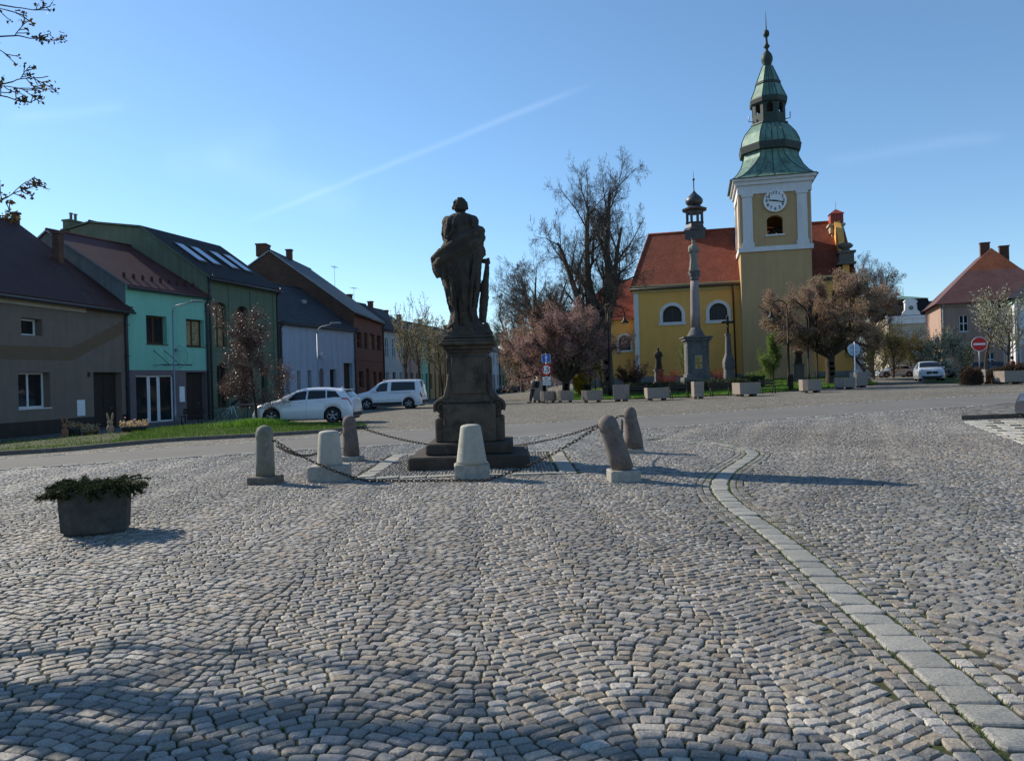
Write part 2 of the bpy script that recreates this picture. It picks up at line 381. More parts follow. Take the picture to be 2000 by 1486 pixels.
def axis(a, b, fine, far):
    out = list(np.arange(a, b + .01, fine)); s = fine; x = a
    lo = []
    while x > -far: s *= 1.5; x -= s; lo.append(x)
    s = fine; x = b; hi = []
    while x < far: s *= 1.5; x += s; hi.append(x)
    return lo[::-1] + out + hi
def grid_sheet(name, xs, ys, off, mat):
    nx, ny = len(xs), len(ys)
    v = [(x, y, gz(x, y) + off) for y in ys for x in xs]
    i = np.arange(nx - 1)[None, :] + nx * np.arange(ny - 1)[:, None]; i = i.ravel()
    return npmesh(name, v, np.stack([i, i + 1, i + nx + 1, i + nx], 1), 4, mat, smooth=True)
struct(grid_sheet('ground', axis(-45, 70, 1.0, 3200), axis(-10, 165, 1.0, 3200), -.015, M['joint']))

def resample(pts, n):
    pts = [Vector(p) for p in pts]; L = [0]
    for a, b in zip(pts, pts[1:]): L.append(L[-1] + (b - a).length)
    out = []
    for k in range(n):
        t = L[-1] * k / (n - 1); j = 0
        while j < len(L) - 2 and L[j + 1] < t: j += 1
        f = (t - L[j]) / max(1e-9, L[j + 1] - L[j]); out.append(pts[j].lerp(pts[j + 1], f))
    return out
def smooth_line(pts, it=3):
    pts = [Vector(p) for p in pts]
    for _ in range(it):
        q = [pts[0]]
        for a, b in zip(pts, pts[1:]): q += [a.lerp(b, .25), a.lerp(b, .75)]
        q.append(pts[-1]); pts = q
    return pts
def sheet_between(name, A, B, off, mat, n=60, m=10):
    A = resample(A, n); B = resample(B, n); v = []
    for j in range(m + 1):
        for i in range(n):
            p = A[i].lerp(B[i], j / m); v.append((p.x, p.y, gz(p.x, p.y) + off))
    i = np.arange(n - 1)[None, :] + n * np.arange(m)[:, None]; i = i.ravel()
    return npmesh(name, v, np.stack([i, i + 1, i + n + 1, i + n], 1), 4, mat, smooth=True)

# asphalt road crossing the square
near_px = [(-700, 985), (-300, 941), (0, 917), (250, 900), (460, 887), (702, 872), (830, 865), (989, 856), (1100, 847), (1252, 838), (1552, 816), (1872, 795), (2100, 781), (2500, 757)]
far_px = [(-700, 938), (-300, 912), (0, 897), (250, 880), (390, 870), (504, 864), (702, 845), (830, 840), (989, 831), (1100, 824), (1252, 815), (1552, 795), (1872, 775), (2100, 763), (2500, 744)]
near = smooth_line([at(*p) for p in near_px], 2); far_ = smooth_line([at(*p) for p in far_px], 2)
struct(sheet_between('road', near, far_, .006, M['asphalt'], 120, 8))
NX = np.array([p.x for p in near]); NY = np.array([p.y for p in near])
FX = np.array([p.x for p in far_]); FY = np.array([p.y for p in far_])
# cobbled ground beyond the road, as one sheet following the terrain
xs = np.arange(-60, 95, 1.0); v = []; rows = 0
ts = np.concatenate([np.linspace(0, 1, 90) ** 1.3])
for t in ts:
    for x in xs:
        y0 = float(np.interp(x, FX, FY)); y = y0 + (175 - y0) * t; v.append((x, y, gz(x, y) - .001))
nx = len(xs); i = (np.arange(nx - 1)[None, :] + nx * np.arange(len(ts) - 1)[:, None]).ravel()
struct(npmesh('cobbled_street', v, np.stack([i, i + 1, i + nx + 1, i + nx], 1), 4, M['farcobble'], smooth=True))

# ---- individual cobbles of the near square
def stonemat(name, bump=.6):
    m, nt, b = newmat(name); L = nt.links
    a = N(nt, 'ShaderNodeAttribute'); a.attribute_name = 'tint'; t = N(nt, 'ShaderNodeTexCoord')
    n = N(nt, 'ShaderNodeTexNoise'); n.inputs['Scale'].default_value = 95; n.inputs['Detail'].default_value = 7; n.inputs['Roughness'].default_value = .75; L.new(t.outputs['Object'], n.inputs['Vector'])
    r = N(nt, 'ShaderNodeValToRGB'); r.color_ramp.elements[0].position = .28; r.color_ramp.elements[1].position = .72
    r.color_ramp.elements[0].color = (.38, .38, .38, 1); r.color_ramp.elements[1].color = (1.62, 1.6, 1.56, 1); L.new(n.outputs['Fac'], r.inputs['Fac'])
    mx = N(nt, 'ShaderNodeMix', data_type='RGBA', blend_type='MULTIPLY'); mx.inputs['Factor'].default_value = 1; L.new(a.outputs['Color'], mx.inputs['A']); L.new(r.outputs[0], mx.inputs['B'])
    L.new(mx.outputs['Result'], b.inputs['Base Color']); b.inputs['Roughness'].default_value = .68; b.inputs['Specular IOR Level'].default_value = .4
    n2 = N(nt, 'ShaderNodeTexNoise'); n2.inputs['Scale'].default_value = 28; n2.inputs['Detail'].default_value = 6; L.new(t.outputs['Object'], n2.inputs['Vector'])
    bp = N(nt, 'ShaderNodeBump'); bp.inputs['Strength'].default_value = bump; bp.inputs['Distance'].default_value = .012
    L.new(n2.outputs['Fac'], bp.inputs['Height']); L.new(bp.outputs['Normal'], b.inputs['Normal'])
    return m
M['cobble'] = stonemat('granite cobble', .8)
M['slab'] = stonemat('worn granite slab', .35)
rs = np.random.RandomState(5)
gzv = np.vectorize(gz)
def stones_mesh(name, P, tints, mat, bevel=.010, hgt=.0, rise=.003, wob=.0038, sink=.03):
    """P: (n,4,2) corner positions counter clockwise; each becomes a low dome with worn corners"""
    n = len(P); c = P.mean(1, keepdims=True)
    # eight-sided outline: each corner cut
    nxt = np.roll(P, -1, 1); prv = np.roll(P, 1, 1)
    def cut(Q, k):
        Qn = np.roll(Q, -1, 1); Qp = np.roll(Q, 1, 1)
        a = Q + (Qp - Q) * k; b = Q + (Qn - Q) * k
        return np.stack([a, b], 2).reshape(n, 8, 2)
    O = cut(P, .11) + rs.uniform(-wob, wob, (n, 8, 2))
    d = O - c; ln = np.linalg.norm(d, axis=2, keepdims=True)
    Tm = c + d * (1 - bevel * .55 / ln); T = c + d * (1 - bevel * 1.25 / ln)
    zc = gzv(c[:, 0, 0], c[:, 0, 1])[:, None]
    tilt = rs.uniform(-.045, .045, (n, 2)); dz = rs.uniform(-.004, .005, (n, 1)) + hgt
    def zz(Q, off): return (zc + dz + off + ((Q - c) * tilt[:, None, :]).sum(2))[..., None]
    V = np.concatenate([np.concatenate([O, zz(O, -sink)], 2), np.concatenate([O, zz(O, -.010)], 2), np.concatenate([Tm, zz(Tm, -.003)], 2), np.concatenate([T, zz(T, .0) + rs.uniform(-.0015, .0015, (n, 8, 1))], 2), np.concatenate([c, zz(c, rise)], 2)], 1)
    nv = 33; base = np.arange(n)[:, None] * nv; q = []
    for k in range(3):
        for j in range(8):
            q.append([k * 8 + j, k * 8 + (j + 1) % 8, (k + 1) * 8 + (j + 1) % 8, (k + 1) * 8 + j])
    for j in range(0, 8, 2): q.append([24 + j, 24 + (j + 1) % 8, 24 + (j + 2) % 8, 32])
    q = np.array(q); F = (base[:, :, None] + q[None]).reshape(-1, 4)
    col = np.repeat(np.concatenate([tints, np.ones((n, 1))], 1)[:, None, :], nv, 1)
    return npmesh(name, V.reshape(-1, 3), F, 4, mat, smooth=False, col=col.reshape(-1, 4))
def tint_for(n, bright=1.0):
    pal = np.array([[.235, .222, .195], [.188, .180, .162], [.245, .215, .168], [.195, .194, .188], [.295, .282, .255], [.215, .185, .147], [.150, .144, .130]])
    k = rs.choice(len(pal), n, p=[.30, .18, .13, .13, .12, .07, .07])
    return pal[k] * rs.uniform(.74, 1.24, (n, 1)) * bright * np.array([[.985, 1.0, 1.05]])
kerb_px = [(2180, 1600), (2040, 1490), (1975, 1425), (1905, 1370), (1800, 1283), (1700, 1203), (1600, 1118), (1535, 1060), (1475, 1017), (1425, 980), (1402, 952), (1412, 928), (1440, 908), (1470, 890), (1472, 881), (1440, 873), (1380, 862), (1290, 858)]
KP = smooth_line([at(*p) for p in kerb_px], 2); KP = resample(KP, 160)
KA = np.array([(p.x, p.y) for p in KP]); KEXT = np.vstack([[(KA[0, 0] + 1.5, -3)], KA, [(-1.0, 21.5)], [(-12, 22.5)]])
def dist_side(P, A):
    a = A[:-1][None]; b = A[1:][None]; p = P[:, None, :]; ab = b - a
    t = np.clip(((p - a) * ab).sum(2) / (ab ** 2).sum(2), 0, 1); q = a + ab * t[..., None]; d = np.linalg.norm(p - q, axis=2)
    k = d.argmin(1); i = np.arange(len(P)); abk = (A[1:] - A[:-1])[k]; pa = P - A[:-1][k]
    return d[i, k], abk[:, 0] * pa[:, 1] - abk[:, 1] * pa[:, 0]
def rows_of_stones(xr, yr, rh, ln, W_, A, ang, jit=.0042, gap=.0046, ph=0.0):
    ca, sa = math.cos(ang), math.sin(ang); out = []
    R_ = max(abs(xr[0]), abs(xr[1]), abs(yr[0]), abs(yr[1])) * 1.2
    k0, k1 = int(-R_ / rh), int(R_ / rh)
    def f(x, y):
        u = (x / W_ + .5 * np.floor(y / 40) + ph) % 1.0
        return A * .5 * (1 - np.cos(2 * math.pi * u)) * 1.05 + .035 * np.sin(x * .8 + y * .5) + .02 * np.sin(x * 2.1 - y * 1.3 + 1)
    for k in range(k0, k1):
        m = int(2 * R_ / ln * 1.15); w = np.clip(rs.normal(ln, ln * .17, m), ln * .62, ln * 1.5); xe = -R_ + np.cumsum(w) + rs.uniform(0, ln)
        x0 = xe[:-1] + gap; x1 = xe[1:] - gap; g = gap
        y = k * rh
        yb = y + g; yt = y + rh - g
        # cross joints stand square to the arch: the upper corners move along its normal
        s = (f(x0 + .02, y) - f(x0 - .02, y)) / .04; s1 = (f(x1 + .02, y) - f(x1 - .02, y)) / .04
        t0 = x0 - s * rh / (1 + s * s); t1 = x1 - s1 * rh / (1 + s1 * s1)
        P = np.stack([np.stack([x0, yb + f(x0, y)], 1), np.stack([x1, yb + f(x1, y)], 1), np.stack([t1, yt + f(t1, y)], 1), np.stack([t0, yt + f(t0, y)], 1)], 1)
        c = P.mean(1); X = c[:, 0] * ca - c[:, 1] * sa; Y = c[:, 0] * sa + c[:, 1] * ca
        ok = (X > xr[0]) & (X < xr[1]) & (Y > yr[0]) & (Y < yr[1]) & (np.abs(X) < Y * .74 + 1.8)
        P = P[ok]
        if len(P): out.append(P)
    P = np.concatenate(out) + rs.uniform(-jit, jit, (sum(len(o) for o in out), 4, 2))
    return np.stack([P[..., 0] * ca - P[..., 1] * sa, P[..., 0] * sa + P[..., 1] * ca], 2)
SC = (-.83, 15.15)      # centre of the saint's monument
# raised pavement corner on the right
isl = [at(1878, 820), at(1990, 816), at(2150, 812), at(2150, 790), at(2000, 791), at(1950, 795), at(1912, 802), at(1888, 811)]
ISL = np.array([(p.x, p.y) for p in isl])
flag = [at(1880, 823), at(2150, 815), at(2250, 905), at(2000, 868)]
FLG = np.array([(p.x, p.y) for p in flag])
def inside(P, poly):
    r = np.zeros(len(P), bool); j = len(poly) - 1
    for i in range(len(poly)):
        c = ((poly[i, 1] > P[:, 1]) != (poly[j, 1] > P[:, 1])) & (P[:, 0] < (poly[j, 0] - poly[i, 0]) * (P[:, 1] - poly[i, 1]) / (poly[j, 1] - poly[i, 1] + 1e-12) + poly[i, 0]); r ^= c; j = i
    return r
def keep(P, side):
    c = P.mean(1); d, s = dist_side(c, KEXT); dk, _ = dist_side(c, KA)
    ok = (s > 0) if side > 0 else (s <= 0)
    ok &= dk > .335
    ok &= c[:, 1] < np.interp(c[:, 0], NX, NY) - .22
    ok &= ~((np.abs(c[:, 0] - SC[0]) < 1.97) & (np.abs(c[:, 1] - SC[1]) < 2.2))
    ok &= ~inside(c, ISL); ok &= ~inside(c, FLG)
    return P[ok]
PL = keep(rows_of_stones((-24, 24), (2.1, 30), .081, .099, 1.50, .27, R(3)), 1)
PR = keep(rows_of_stones((-6, 24), (2.1, 30), .081, .099, 1.65, .32, R(-24), ph=.3), -1)
# two straight courses of cobbles either side of the slab line
side_rows = []
for off in (-.282, -.186, .186, .282):
    ln_ = 0
    Q = resample(KP, 700)
    seg = [Q[0]]
    for p in Q[1:]:
        if (p - seg[-1]).length > .105 + rs.uniform(-.012, .012): seg.append(p)
    for a, b in zip(seg, seg[1:]):
        d = Vector((b.x - a.x, b.y - a.y, 0)).normalized(); n_ = Vector((-d.y, d.x, 0)); g = .006
        side_rows.append([(a + n_ * (off - .044) + d * g)[:2], (b + n_ * (off - .044) - d * g)[:2], (b + n_ * (off + .044) - d * g)[:2], (a + n_ * (off + .044) + d * g)[:2]])
SR = np.array(side_rows) + rs.uniform(-.004, .004, (len(side_rows), 4, 2))
SR = SR[SR[:, 0, 1] > 2.0]
P = np.concatenate([PL, PR, SR])
print('cobbles', len(P))
tn = tint_for(len(P))
cc_ = P.mean(1)
patch = .92 + .16 * np.sin(cc_[:, 0] * .55 + 1.2 * np.sin(cc_[:, 1] * .4)) * np.sin(cc_[:, 1] * .37 + 1)
st_ = np.clip(np.sin(cc_[:, 0] * 1.7 + 2 * np.sin(cc_[:, 1] * .9)) * np.sin(cc_[:, 1] * 1.3 + 1.5 * np.sin(cc_[:, 0] * .6)) - .55, 0, 1) * .9
wn_ = np.clip(np.sin(cc_[:, 0] * .31 + 2) * np.sin(cc_[:, 1] * .23 + cc_[:, 0] * .11), -1, 1) * .05
tn = tn * (patch * (1 - st_ * .5))[:, None] * np.stack([1 + wn_, 1 + 0 * wn_, 1 - wn_], 1)
struct(stones_mesh('cobblestones', P, tn, M['cobble']))
# slab line
sl_ = []
Q = resample(KP, 900); seg = [Q[0]]
for p in Q[1:]:
    if (p - seg[-1]).length > .235 + rs.uniform(-.04, .05): seg.append(p)
for a, b in zip(seg, seg[1:]):
    d = Vector((b.x - a.x, b.y - a.y, 0)).normalized(); n_ = Vector((-d.y, d.x, 0)); g = .006; h = .122 + rs.uniform(-.012, .01)
    sl_.append([(a - n_ * h + d * g)[:2], (b - n_ * h - d * g)[:2], (b + n_ * h - d * g)[:2], (a + n_ * h + d * g)[:2]])
SL = np.array(sl_)
struct(stones_mesh('stone_slab_line', SL, np.array([[.25, .247, .228]]) * rs.uniform(.8, 1.12, (len(SL), 1)), M['slab'], bevel=.02, hgt=.004, rise=.006))
# light edging stones along both sides of the road
def edging(name, line, w, ln, off, t):
    out = []; Q = resample(line, 1600); seg = [Q[0]]
    for p in Q[1:]:
        if (p - seg[-1]).length > ln * rs.uniform(.8, 1.25): seg.append(p)
    for a, b in zip(seg, seg[1:]):
        d = Vector((b.x - a.x, b.y - a.y, 0)).normalized(); n_ = Vector((-d.y, d.x, 0)); g = .008
        out.append([(a + n_ * (off - w) + d * g)[:2], (b + n_ * (off - w) - d * g)[:2], (b + n_ * (off + w) - d * g)[:2], (a + n_ * (off + w) + d * g)[:2]])
    out = np.array(out)
    return struct(stones_mesh(name, out, np.array([t]) * rs.uniform(.75, 1.15, (len(out), 1)), M['slab'], bevel=.015, hgt=.012, rise=.004))
edging('road_edging', near, .07, .3, -.09, [.32, .31, .28])
edging('road_edging', far_, .07, .3, .09, [.29, .28, .25])
# pavement round the monument: slabs as a frame, pebbles inside
fr = []
x0, x1, y0, y1 = SC[0] - 1.9, SC[0] + 1.9, SC[1] - 2.13, SC[1] + 2.13
def rect(xa, xb, ya, yb, g=.008): return [(xa + g, ya + g), (xb - g, ya + g), (xb - g, yb - g), (xa + g, yb - g)]
x = x0
while x < x1 - .1:
    w = min(x1 - x, rs.uniform(.35, .6)); fr += [rect(x, x + w, y0, y0 + .22), rect(x, x + w, y1 - .22, y1)]; x += w
y = y0 + .22
while y < y1 - .3:
    w = min(y1 - .22 - y, rs.uniform(.35, .6)); fr += [rect(x0, x0 + .3, y, y + w), rect(x1 - .3, x1, y, y + w)]; y += w
FRM = np.array(fr)
struct(stones_mesh('slab_frame', FRM, np.array([[.28, .27, .24]]) * rs.uniform(.75, 1.1, (len(FRM), 1)), M['slab'], bevel=.015, hgt=.01))
pb = []
for yy in np.arange(y0 + .24, y1 - .24, .052):
    for xx in np.arange(x0 + .32, x1 - .32, .062):
        if abs(xx - SC[0]) < 1.08 and abs(yy - SC[1]) < 1.08: continue
        a = rs.uniform(0, 3); c, s = math.cos(a), math.sin(a); w, h = rs.uniform(.018, .03), rs.uniform(.014, .024); jx, jy = rs.uniform(-.012, .012, 2)
        pb.append([(xx + jx + c * p - s * q, yy + jy + s * p + c * q) for p, q in ((-w, -h), (w, -h), (w, h), (-w, h))])
PB = np.array(pb)
struct(stones_mesh('pebble_paving', PB, tint_for(len(PB), .95), M['cobble'], bevel=.008, hgt=.0, rise=.008))
# right: raised pavement corner with kerb, and pale flagstones in front of it
b_ = MB(); n = len(isl)
vs = [(p.x, p.y, gz(p.x, p.y) - .05) for p in isl] + [(p.x, p.y, gz(p.x, p.y) + .13) for p in isl]
b_.add(vs, [(i, (i + 1) % n, (i + 1) % n + n, i + n) for i in range(n)], 1); b_.add(vs[n:], [tuple(range(n))], 0)
struct(b_.build('raised_pavement', [M['sidewalk'], M['granite_dark']]))
fl = []
c0, c1, c2, c3 = [Vector((p.x, p.y, 0)) for p in flag]
nu, nv_ = 11, 9
for i in range(nu):
    for j in range(nv_):
        def q(u, v): return (c0.lerp(c1, u).lerp(c3.lerp(c2, u), v))[:2]
        e = .02; fl.append([q((i + e) / nu, (j + 1 - e) / nv_), q((i + 1 - e) / nu, (j + 1 - e) / nv_), q((i + 1 - e) / nu, (j + e) / nv_), q((i + e) / nu, (j + e) / nv_)])
FL_ = np.array(fl)
struct(stones_mesh('flagstones', FL_, np.array([[.36, .35, .31]]) * rs.uniform(.8, 1.1, (len(FL_), 1)), M['slab'], bevel=.02, hgt=.0, rise=.002))
# ---- moss and grass tufts growing in the joints of the near square
def blades(name, pts, h, w, cols, lean=.5, kind='stuff', label=None, cat=None):
    n = len(pts); a = rs.uniform(0, 2 * math.pi, n); hh = h * rs.uniform(.5, 1.3, n); ww = w * rs.uniform(.7, 1.3, n)
    b = rs.uniform(0, 2 * math.pi, n); l = rs.uniform(0, lean, n) * hh
    d = np.stack([np.cos(a) * ww, np.sin(a) * ww, np.zeros(n)], 1); t = np.stack([np.cos(b) * l, np.sin(b) * l, hh], 1)
    V = np.stack([pts - d, pts + d, pts + t * .6 + d * .5, pts + t], 1).reshape(-1, 3)
    i = np.arange(n) * 4; F = np.stack([i, i + 1, i + 2, i + 3], 1)
    col = np.repeat(np.stack([rs.uniform(0, 1, n)] * 3 + [np.ones(n)], 1)[:, None], 4, 1).reshape(-1, 4)
    return tag(npmesh(name, V, F, 4, leafmat(name + ' blades', cols), col=col), label, cat, None, kind)
g_ = []
cen = [(rs.uniform(-9, 9), rs.uniform(3, 14)) for _ in range(900)]
for (cx, cy) in cen:
    k = rs.randint(5, 32); sp_ = rs.uniform(.03, .22)
    g_ += [(cx + rs.normal(0, sp_), cy + rs.normal(0, sp_)) for _ in range(k)]
for off in (-.134, .134, -.234, .234):
    for a, b in zip(KP, KP[1:]):
        d = Vector((b.x - a.x, b.y - a.y, 0)).normalized(); n_ = Vector((-d.y, d.x, 0))
        for _ in range(int(rs.poisson(9 if abs(off) < .2 else 6))):
            p = a.lerp(b, rs.uniform()) + n_ * (off + rs.normal(0, .006)); g_.append((p.x, p.y))
g_ = np.array(g_); g_ = np.concatenate([g_, gzv(g_[:, 0], g_[:, 1])[:, None] - .012], 1)
blades('joint_grass', g_, .026, .0035, [(.05, .09, .015), (.10, .16, .03), (.13, .13, .05)], 1.0, label='small tufts of grass and moss growing in the cobble joints', cat='grass')

# ---- grass verge on the left
vn = smooth_line([at(*p) for p in [(-400, 925), (-100, 897), (0, 889), (120, 882), (230, 871), (330, 862), (450, 856), (560, 850), (660, 843), (712, 836)]], 2)
vf = smooth_line([at(*p) for p in [(-400, 890), (-100, 872), (0, 866), (120, 858), (235, 848), (330, 838), (430, 828), (520, 829), (600, 830), (708, 833)]], 2)
VN, VF = resample(vn, 300), resample(vf, 300)
isp = min(range(300), key=lambda i: abs(1000 + FOC * VN[i].x / VN[i].y - 205))
struct(sheet_between('grass_verge', VN[isp:], VF[isp:], .07, M['lawn'], 90, 12)); struct(sheet_between('planted_bed', VN[:isp + 1], VF[:isp + 1], .07, M['bed'], 60, 12))
kb = MB()
for a, b in zip(VN, VN[1:]):
    d = Vector((b.x - a.x, b.y - a.y, 0)).normalized(); n_ = Vector((-d.y, d.x, 0)) * .06
    za, zb = gz(a.x, a.y), gz(b.x, b.y)
    P8 = [(a - n_) + Vector((0, 0, za - a.z - .03)), (b - n_) + Vector((0, 0, zb - b.z - .03)), (b + n_) + Vector((0, 0, zb - b.z - .03)), (a + n_) + Vector((0, 0, za - a.z - .03))]
    P8 += [p + Vector((0, 0, .145)) for p in P8]
    kb.add(P8, [(4, 5, 6, 7), (0, 1, 5, 4), (2, 3, 7, 6)])
struct(kb.build('verge_kerb', M['granite_dark']))
g_ = []
for _ in range(36000):
    i = rs.randint(0, 300); t = rs.uniform(.02, 1); p = VN[i].lerp(VF[i], t)
    if i < isp and rs.uniform() > (.45 if t < .25 else .12): continue
    g_.append((p.x + rs.normal(0, .05), p.y + rs.normal(0, .05), gz(p.x, p.y) + .06))
blades('verge_grass', np.array(g_), .10, .010, [(.035, .075, .012), (.07, .135, .02), (.15, .24, .05)], .8, label='sunlit grass on the verge in front of the left hand houses', cat='grass')
m0 = at(500, 836); g_ = []
for _ in range(3500):
    a = rs.uniform(0, 6.28); r = abs(rs.normal(0, .5)); g_.append((m0.x + r * math.cos(a) * 1.5, m0.y + r * math.sin(a) * .7, gz(m0.x, m0.y) + .05))
blades('tall_grass', np.array(g_), .30, .014, [(.06, .14, .012), (.12, .26, .03), (.2, .36, .06)], .7, label='taller clump of grass round the foot of the plum tree', cat='grass')
# pavement in front of the left houses
hf = [Vector((xfac(y) + .3, y, 0)) for y in (25, 30, 35, 43.75, 50, 58, 68.7, 80.7, 95)]
hn = [Vector((xfac(y) + (4.2 if y < 60 else 2.6), y - .4, 0)) for y in (25, 30, 35, 43.75, 50, 58, 68.7, 80.7, 95)]
struct(sheet_between('pavement', hn, hf, .03, M['sidewalk'], 90, 6))
# park lawn and beds round the church
pl_near = smooth_line([at(*p) for p in [(1062, 783), (1120, 781), (1240, 780), (1340, 776), (1440, 771), (1560, 763), (1640, 757), (1715, 751)]], 1)
pl_far = [Vector((6.0, 92, 0)), Vector((14, 90, 0)), Vector((22, 88, 0)), Vector((30, 86, 0)), Vector((33, 84, 0)), Vector((34.5, 80, 0))]
struct(sheet_between('park_lawn', pl_near, pl_far, .06, M['lawn'], 70, 26))
PN, PF = resample(pl_near, 200), resample(pl_far, 200); g_ = []
for _ in range(30000):
    i = rs.randint(0, 200); t = rs.uniform(0, 1) ** 1.4 * .6; p = PN[i].lerp(PF[i], t); g_.append((p.x + rs.normal(0, .05), p.y + rs.normal(0, .05), gz(p.x, p.y) + .05))
blades('park_grass', np.array(g_), .11, .02, [(.05, .12, .012), (.10, .22, .025), (.2, .36, .05)], .8, label='bright green grass of the park lawn below the church', cat='grass')
# right hand verge beside the parked cars
rn = [at(*p) for p in [(1803, 748), (1850, 748), (1893, 752)]]; rf = [at(*p) for p in [(1822, 736), (1860, 733), (1900, 732)]]
struct(sheet_between('roadside_grass', rn, rf, .05, M['lawn'], 20, 8))
# ------------------------------------------------------------ buildings
def arch_pts(u0, u1, zs, zt, n=10):
    """points of a (segmental or half round) arch from right spring to left spring"""
    c = (u0 + u1) / 2; r = (u1 - u0) / 2; h = zt - zs
    return [(c + r * math.cos(math.pi * k / n), zs + h * math.sin(math.pi * k / n)) for k in range(n + 1)]
def wall_holes(b, u0, u1, z0, z1, holes, rev=.22, mi=0, y=0.0, mfun=None):
    """front wall in the plane y with real openings; holes: (a,b,c,d,arch height)"""
    us = sorted(set([u0, u1] + [h[0] for h in holes] + [h[1] for h in holes])); zs = sorted(set([z0, z1] + [h[2] for h in holes] + [h[3] for h in holes] + ([m for m in (mfun or {}).get('z', [])])))
    us = [u for u in us if u0 <= u <= u1]; zs = [z for z in zs if z0 <= z <= z1]
    for a, c in zip(us, us[1:]):
        for d, e in zip(zs, zs[1:]):
            um, zm = (a + c) / 2, (d + e) / 2
            if any(h[0] < um < h[1] and h[2] < zm < h[3] for h in holes): continue
            m = mi
            if mfun: m = mfun['f'](um, zm)
            b.quad((a, y, d), (c, y, d), (c, y, e), (a, y, e), m)
    for h in holes:
        a, c, d, e = h[:4]; ar = h[4] if len(h) > 4 else 0
        m = mfun['f']((a + c) / 2, (d + e) / 2) if mfun else mi
        if ar:
            pts = arch_pts(a, c, e - ar, e)
            for p, q in zip(pts, pts[1:]):
                b.quad((p[0], y, p[1]), (p[0], y, e), (q[0], y, e), (q[0], y, q[1]), m)
                b.quad((p[0], y, p[1]), (q[0], y, q[1]), (q[0], y + rev, q[1]), (p[0], y + rev, p[1]), m)
            zt = e - ar
        else:
            zt = e; b.quad((a, y, e), (c, y, e), (c, y + rev, e), (a, y + rev, e), m)
        b.quad((a, y, d), (a, y, zt), (a, y + rev, zt), (a, y + rev, d), m)
        b.quad((c, y, zt), (c, y, d), (c, y + rev, d), (c, y + rev, zt), m)
        b.quad((a, y, d), (a, y + rev, d), (c, y + rev, d), (c, y, d), m)
def window(par, a, c, d, e, y, ar=0, fm='white_frame', nx=2, nz=1, t=.06, pane='glass', sill=None, name='window', side=None):
    """frame with mullions as the window, its pane and sill as sub-parts"""
    f = MB(); y0, y1 = y, y + .07; zt = e - ar
    f.box(a, a + t, y0, y1, d, zt); f.box(c - t, c, y0, y1, d, zt); f.box(a + t, c - t, y0, y1, d, d + t)
    if ar:
        o = arch_pts(a, c, zt, e); i = arch_pts(a + t, c - t, zt, e - t)
        for k in range(len(o) - 1):
            f.add([(o[k][0], y0, o[k][1]), (o[k + 1][0], y0, o[k + 1][1]), (i[k + 1][0], y0, i[k + 1][1]), (i[k][0], y0, i[k][1]), (i[k][0], y1, i[k][1]), (i[k + 1][0], y1, i[k + 1][1])], [(0, 3, 2, 1), (3, 4, 5, 2)])
    else: f.box(a + t, c - t, y0, y1, e - t, e)
    for k in range(1, nx):
        u = a + (c - a) * k / nx; f.box(u - t * .55, u + t * .55, y0 + .004, y1, d + t, (e - t * 1.2 if (ar and abs(u - (a + c) / 2) < .1) else zt - (t if not ar else 0)))
    for k in range(1, nz):
        z = d + (zt - d) * k / nz; f.box(a + t, c - t, y0 + .008, y1, z - t * .5, z + t * .5)
    o = f.build(name, M[fm], par)
    p = MB()
    if ar:
        pts = [(a + .01, d + .01), (c - .01, d + .01)] + arch_pts(a + .01, c - .01, zt, e - .01)
        p.add([(q[0], y0 + .04, q[1]) for q in pts], [tuple(range(len(pts)))])
    else: p.quad((a + .01, y0 + .04, d + .01), (c - .01, y0 + .04, d + .01), (c - .01, y0 + .04, e - .01), (a + .01, y0 + .04, e - .01))
    p.build('pane', M[pane], o)
    if sill:
        s = MB(); s.box(a - .05, c + .05, y - .34 if False else -sill[0], y, d - .05, d - .004); s.build('sill', M[sill[1]], o)
    return o
def door(par, a, c, d, e, y, mat='dark_wood', panels=2, glazed=False, ar=0):
    b = MB(); b.box(a, c, y, y + .07, d, e - ar)
    w = (c - a)
    n = 2 if w > 1.6 else 1
    for k in range(n):
        u0 = a + w * k / n + .12; u1 = a + w * (k + 1) / n - .12; h = (e - ar - d)
        for j in range(panels):
            z0 = d + .15 + (h - .3) * j / panels; z1 = d + .15 + (h - .3) * (j + 1) / panels - .12
            b.box(u0, u1, y - .02, y + .001, z0, z1, 0)
    if ar:
        p = [(a, e - ar), (c, e - ar)] + arch_pts(a, c, e - ar, e)[1:-1]; b.prism(p, 'y', y + .002, y + .07)
    o = b.build('door', M[mat], par)
    h = MB(); h.tube([(a + w * .85, y - .01, d + 1.05), (a + w * .85, y - .06, d + 1.05), (a + w * .75, y - .06, d + 1.05)], .015, 5); h.build('handle', M['zinc'], o)
    return o
def downpipe(par, u, y, z0, z1, r=.06, mat='dark_metal'):
    b = MB(); b.tube([(u, y - .45, z1 + .05), (u, y - .42, z1 - .12), (u, y - .10, z1 - .5), (u, y - .10, z1 - .7), (u, y - .10, z0)], r, 8)
    for k in range(4): z = z0 + .4 + (z1 - z0 - 1.4) * k / 3; b.box(u - r * 1.4, u + r * 1.4, y - .10 - r * 1.4, y - .002, z, z + .05)
    return b.build('downpipe', M[mat], par)
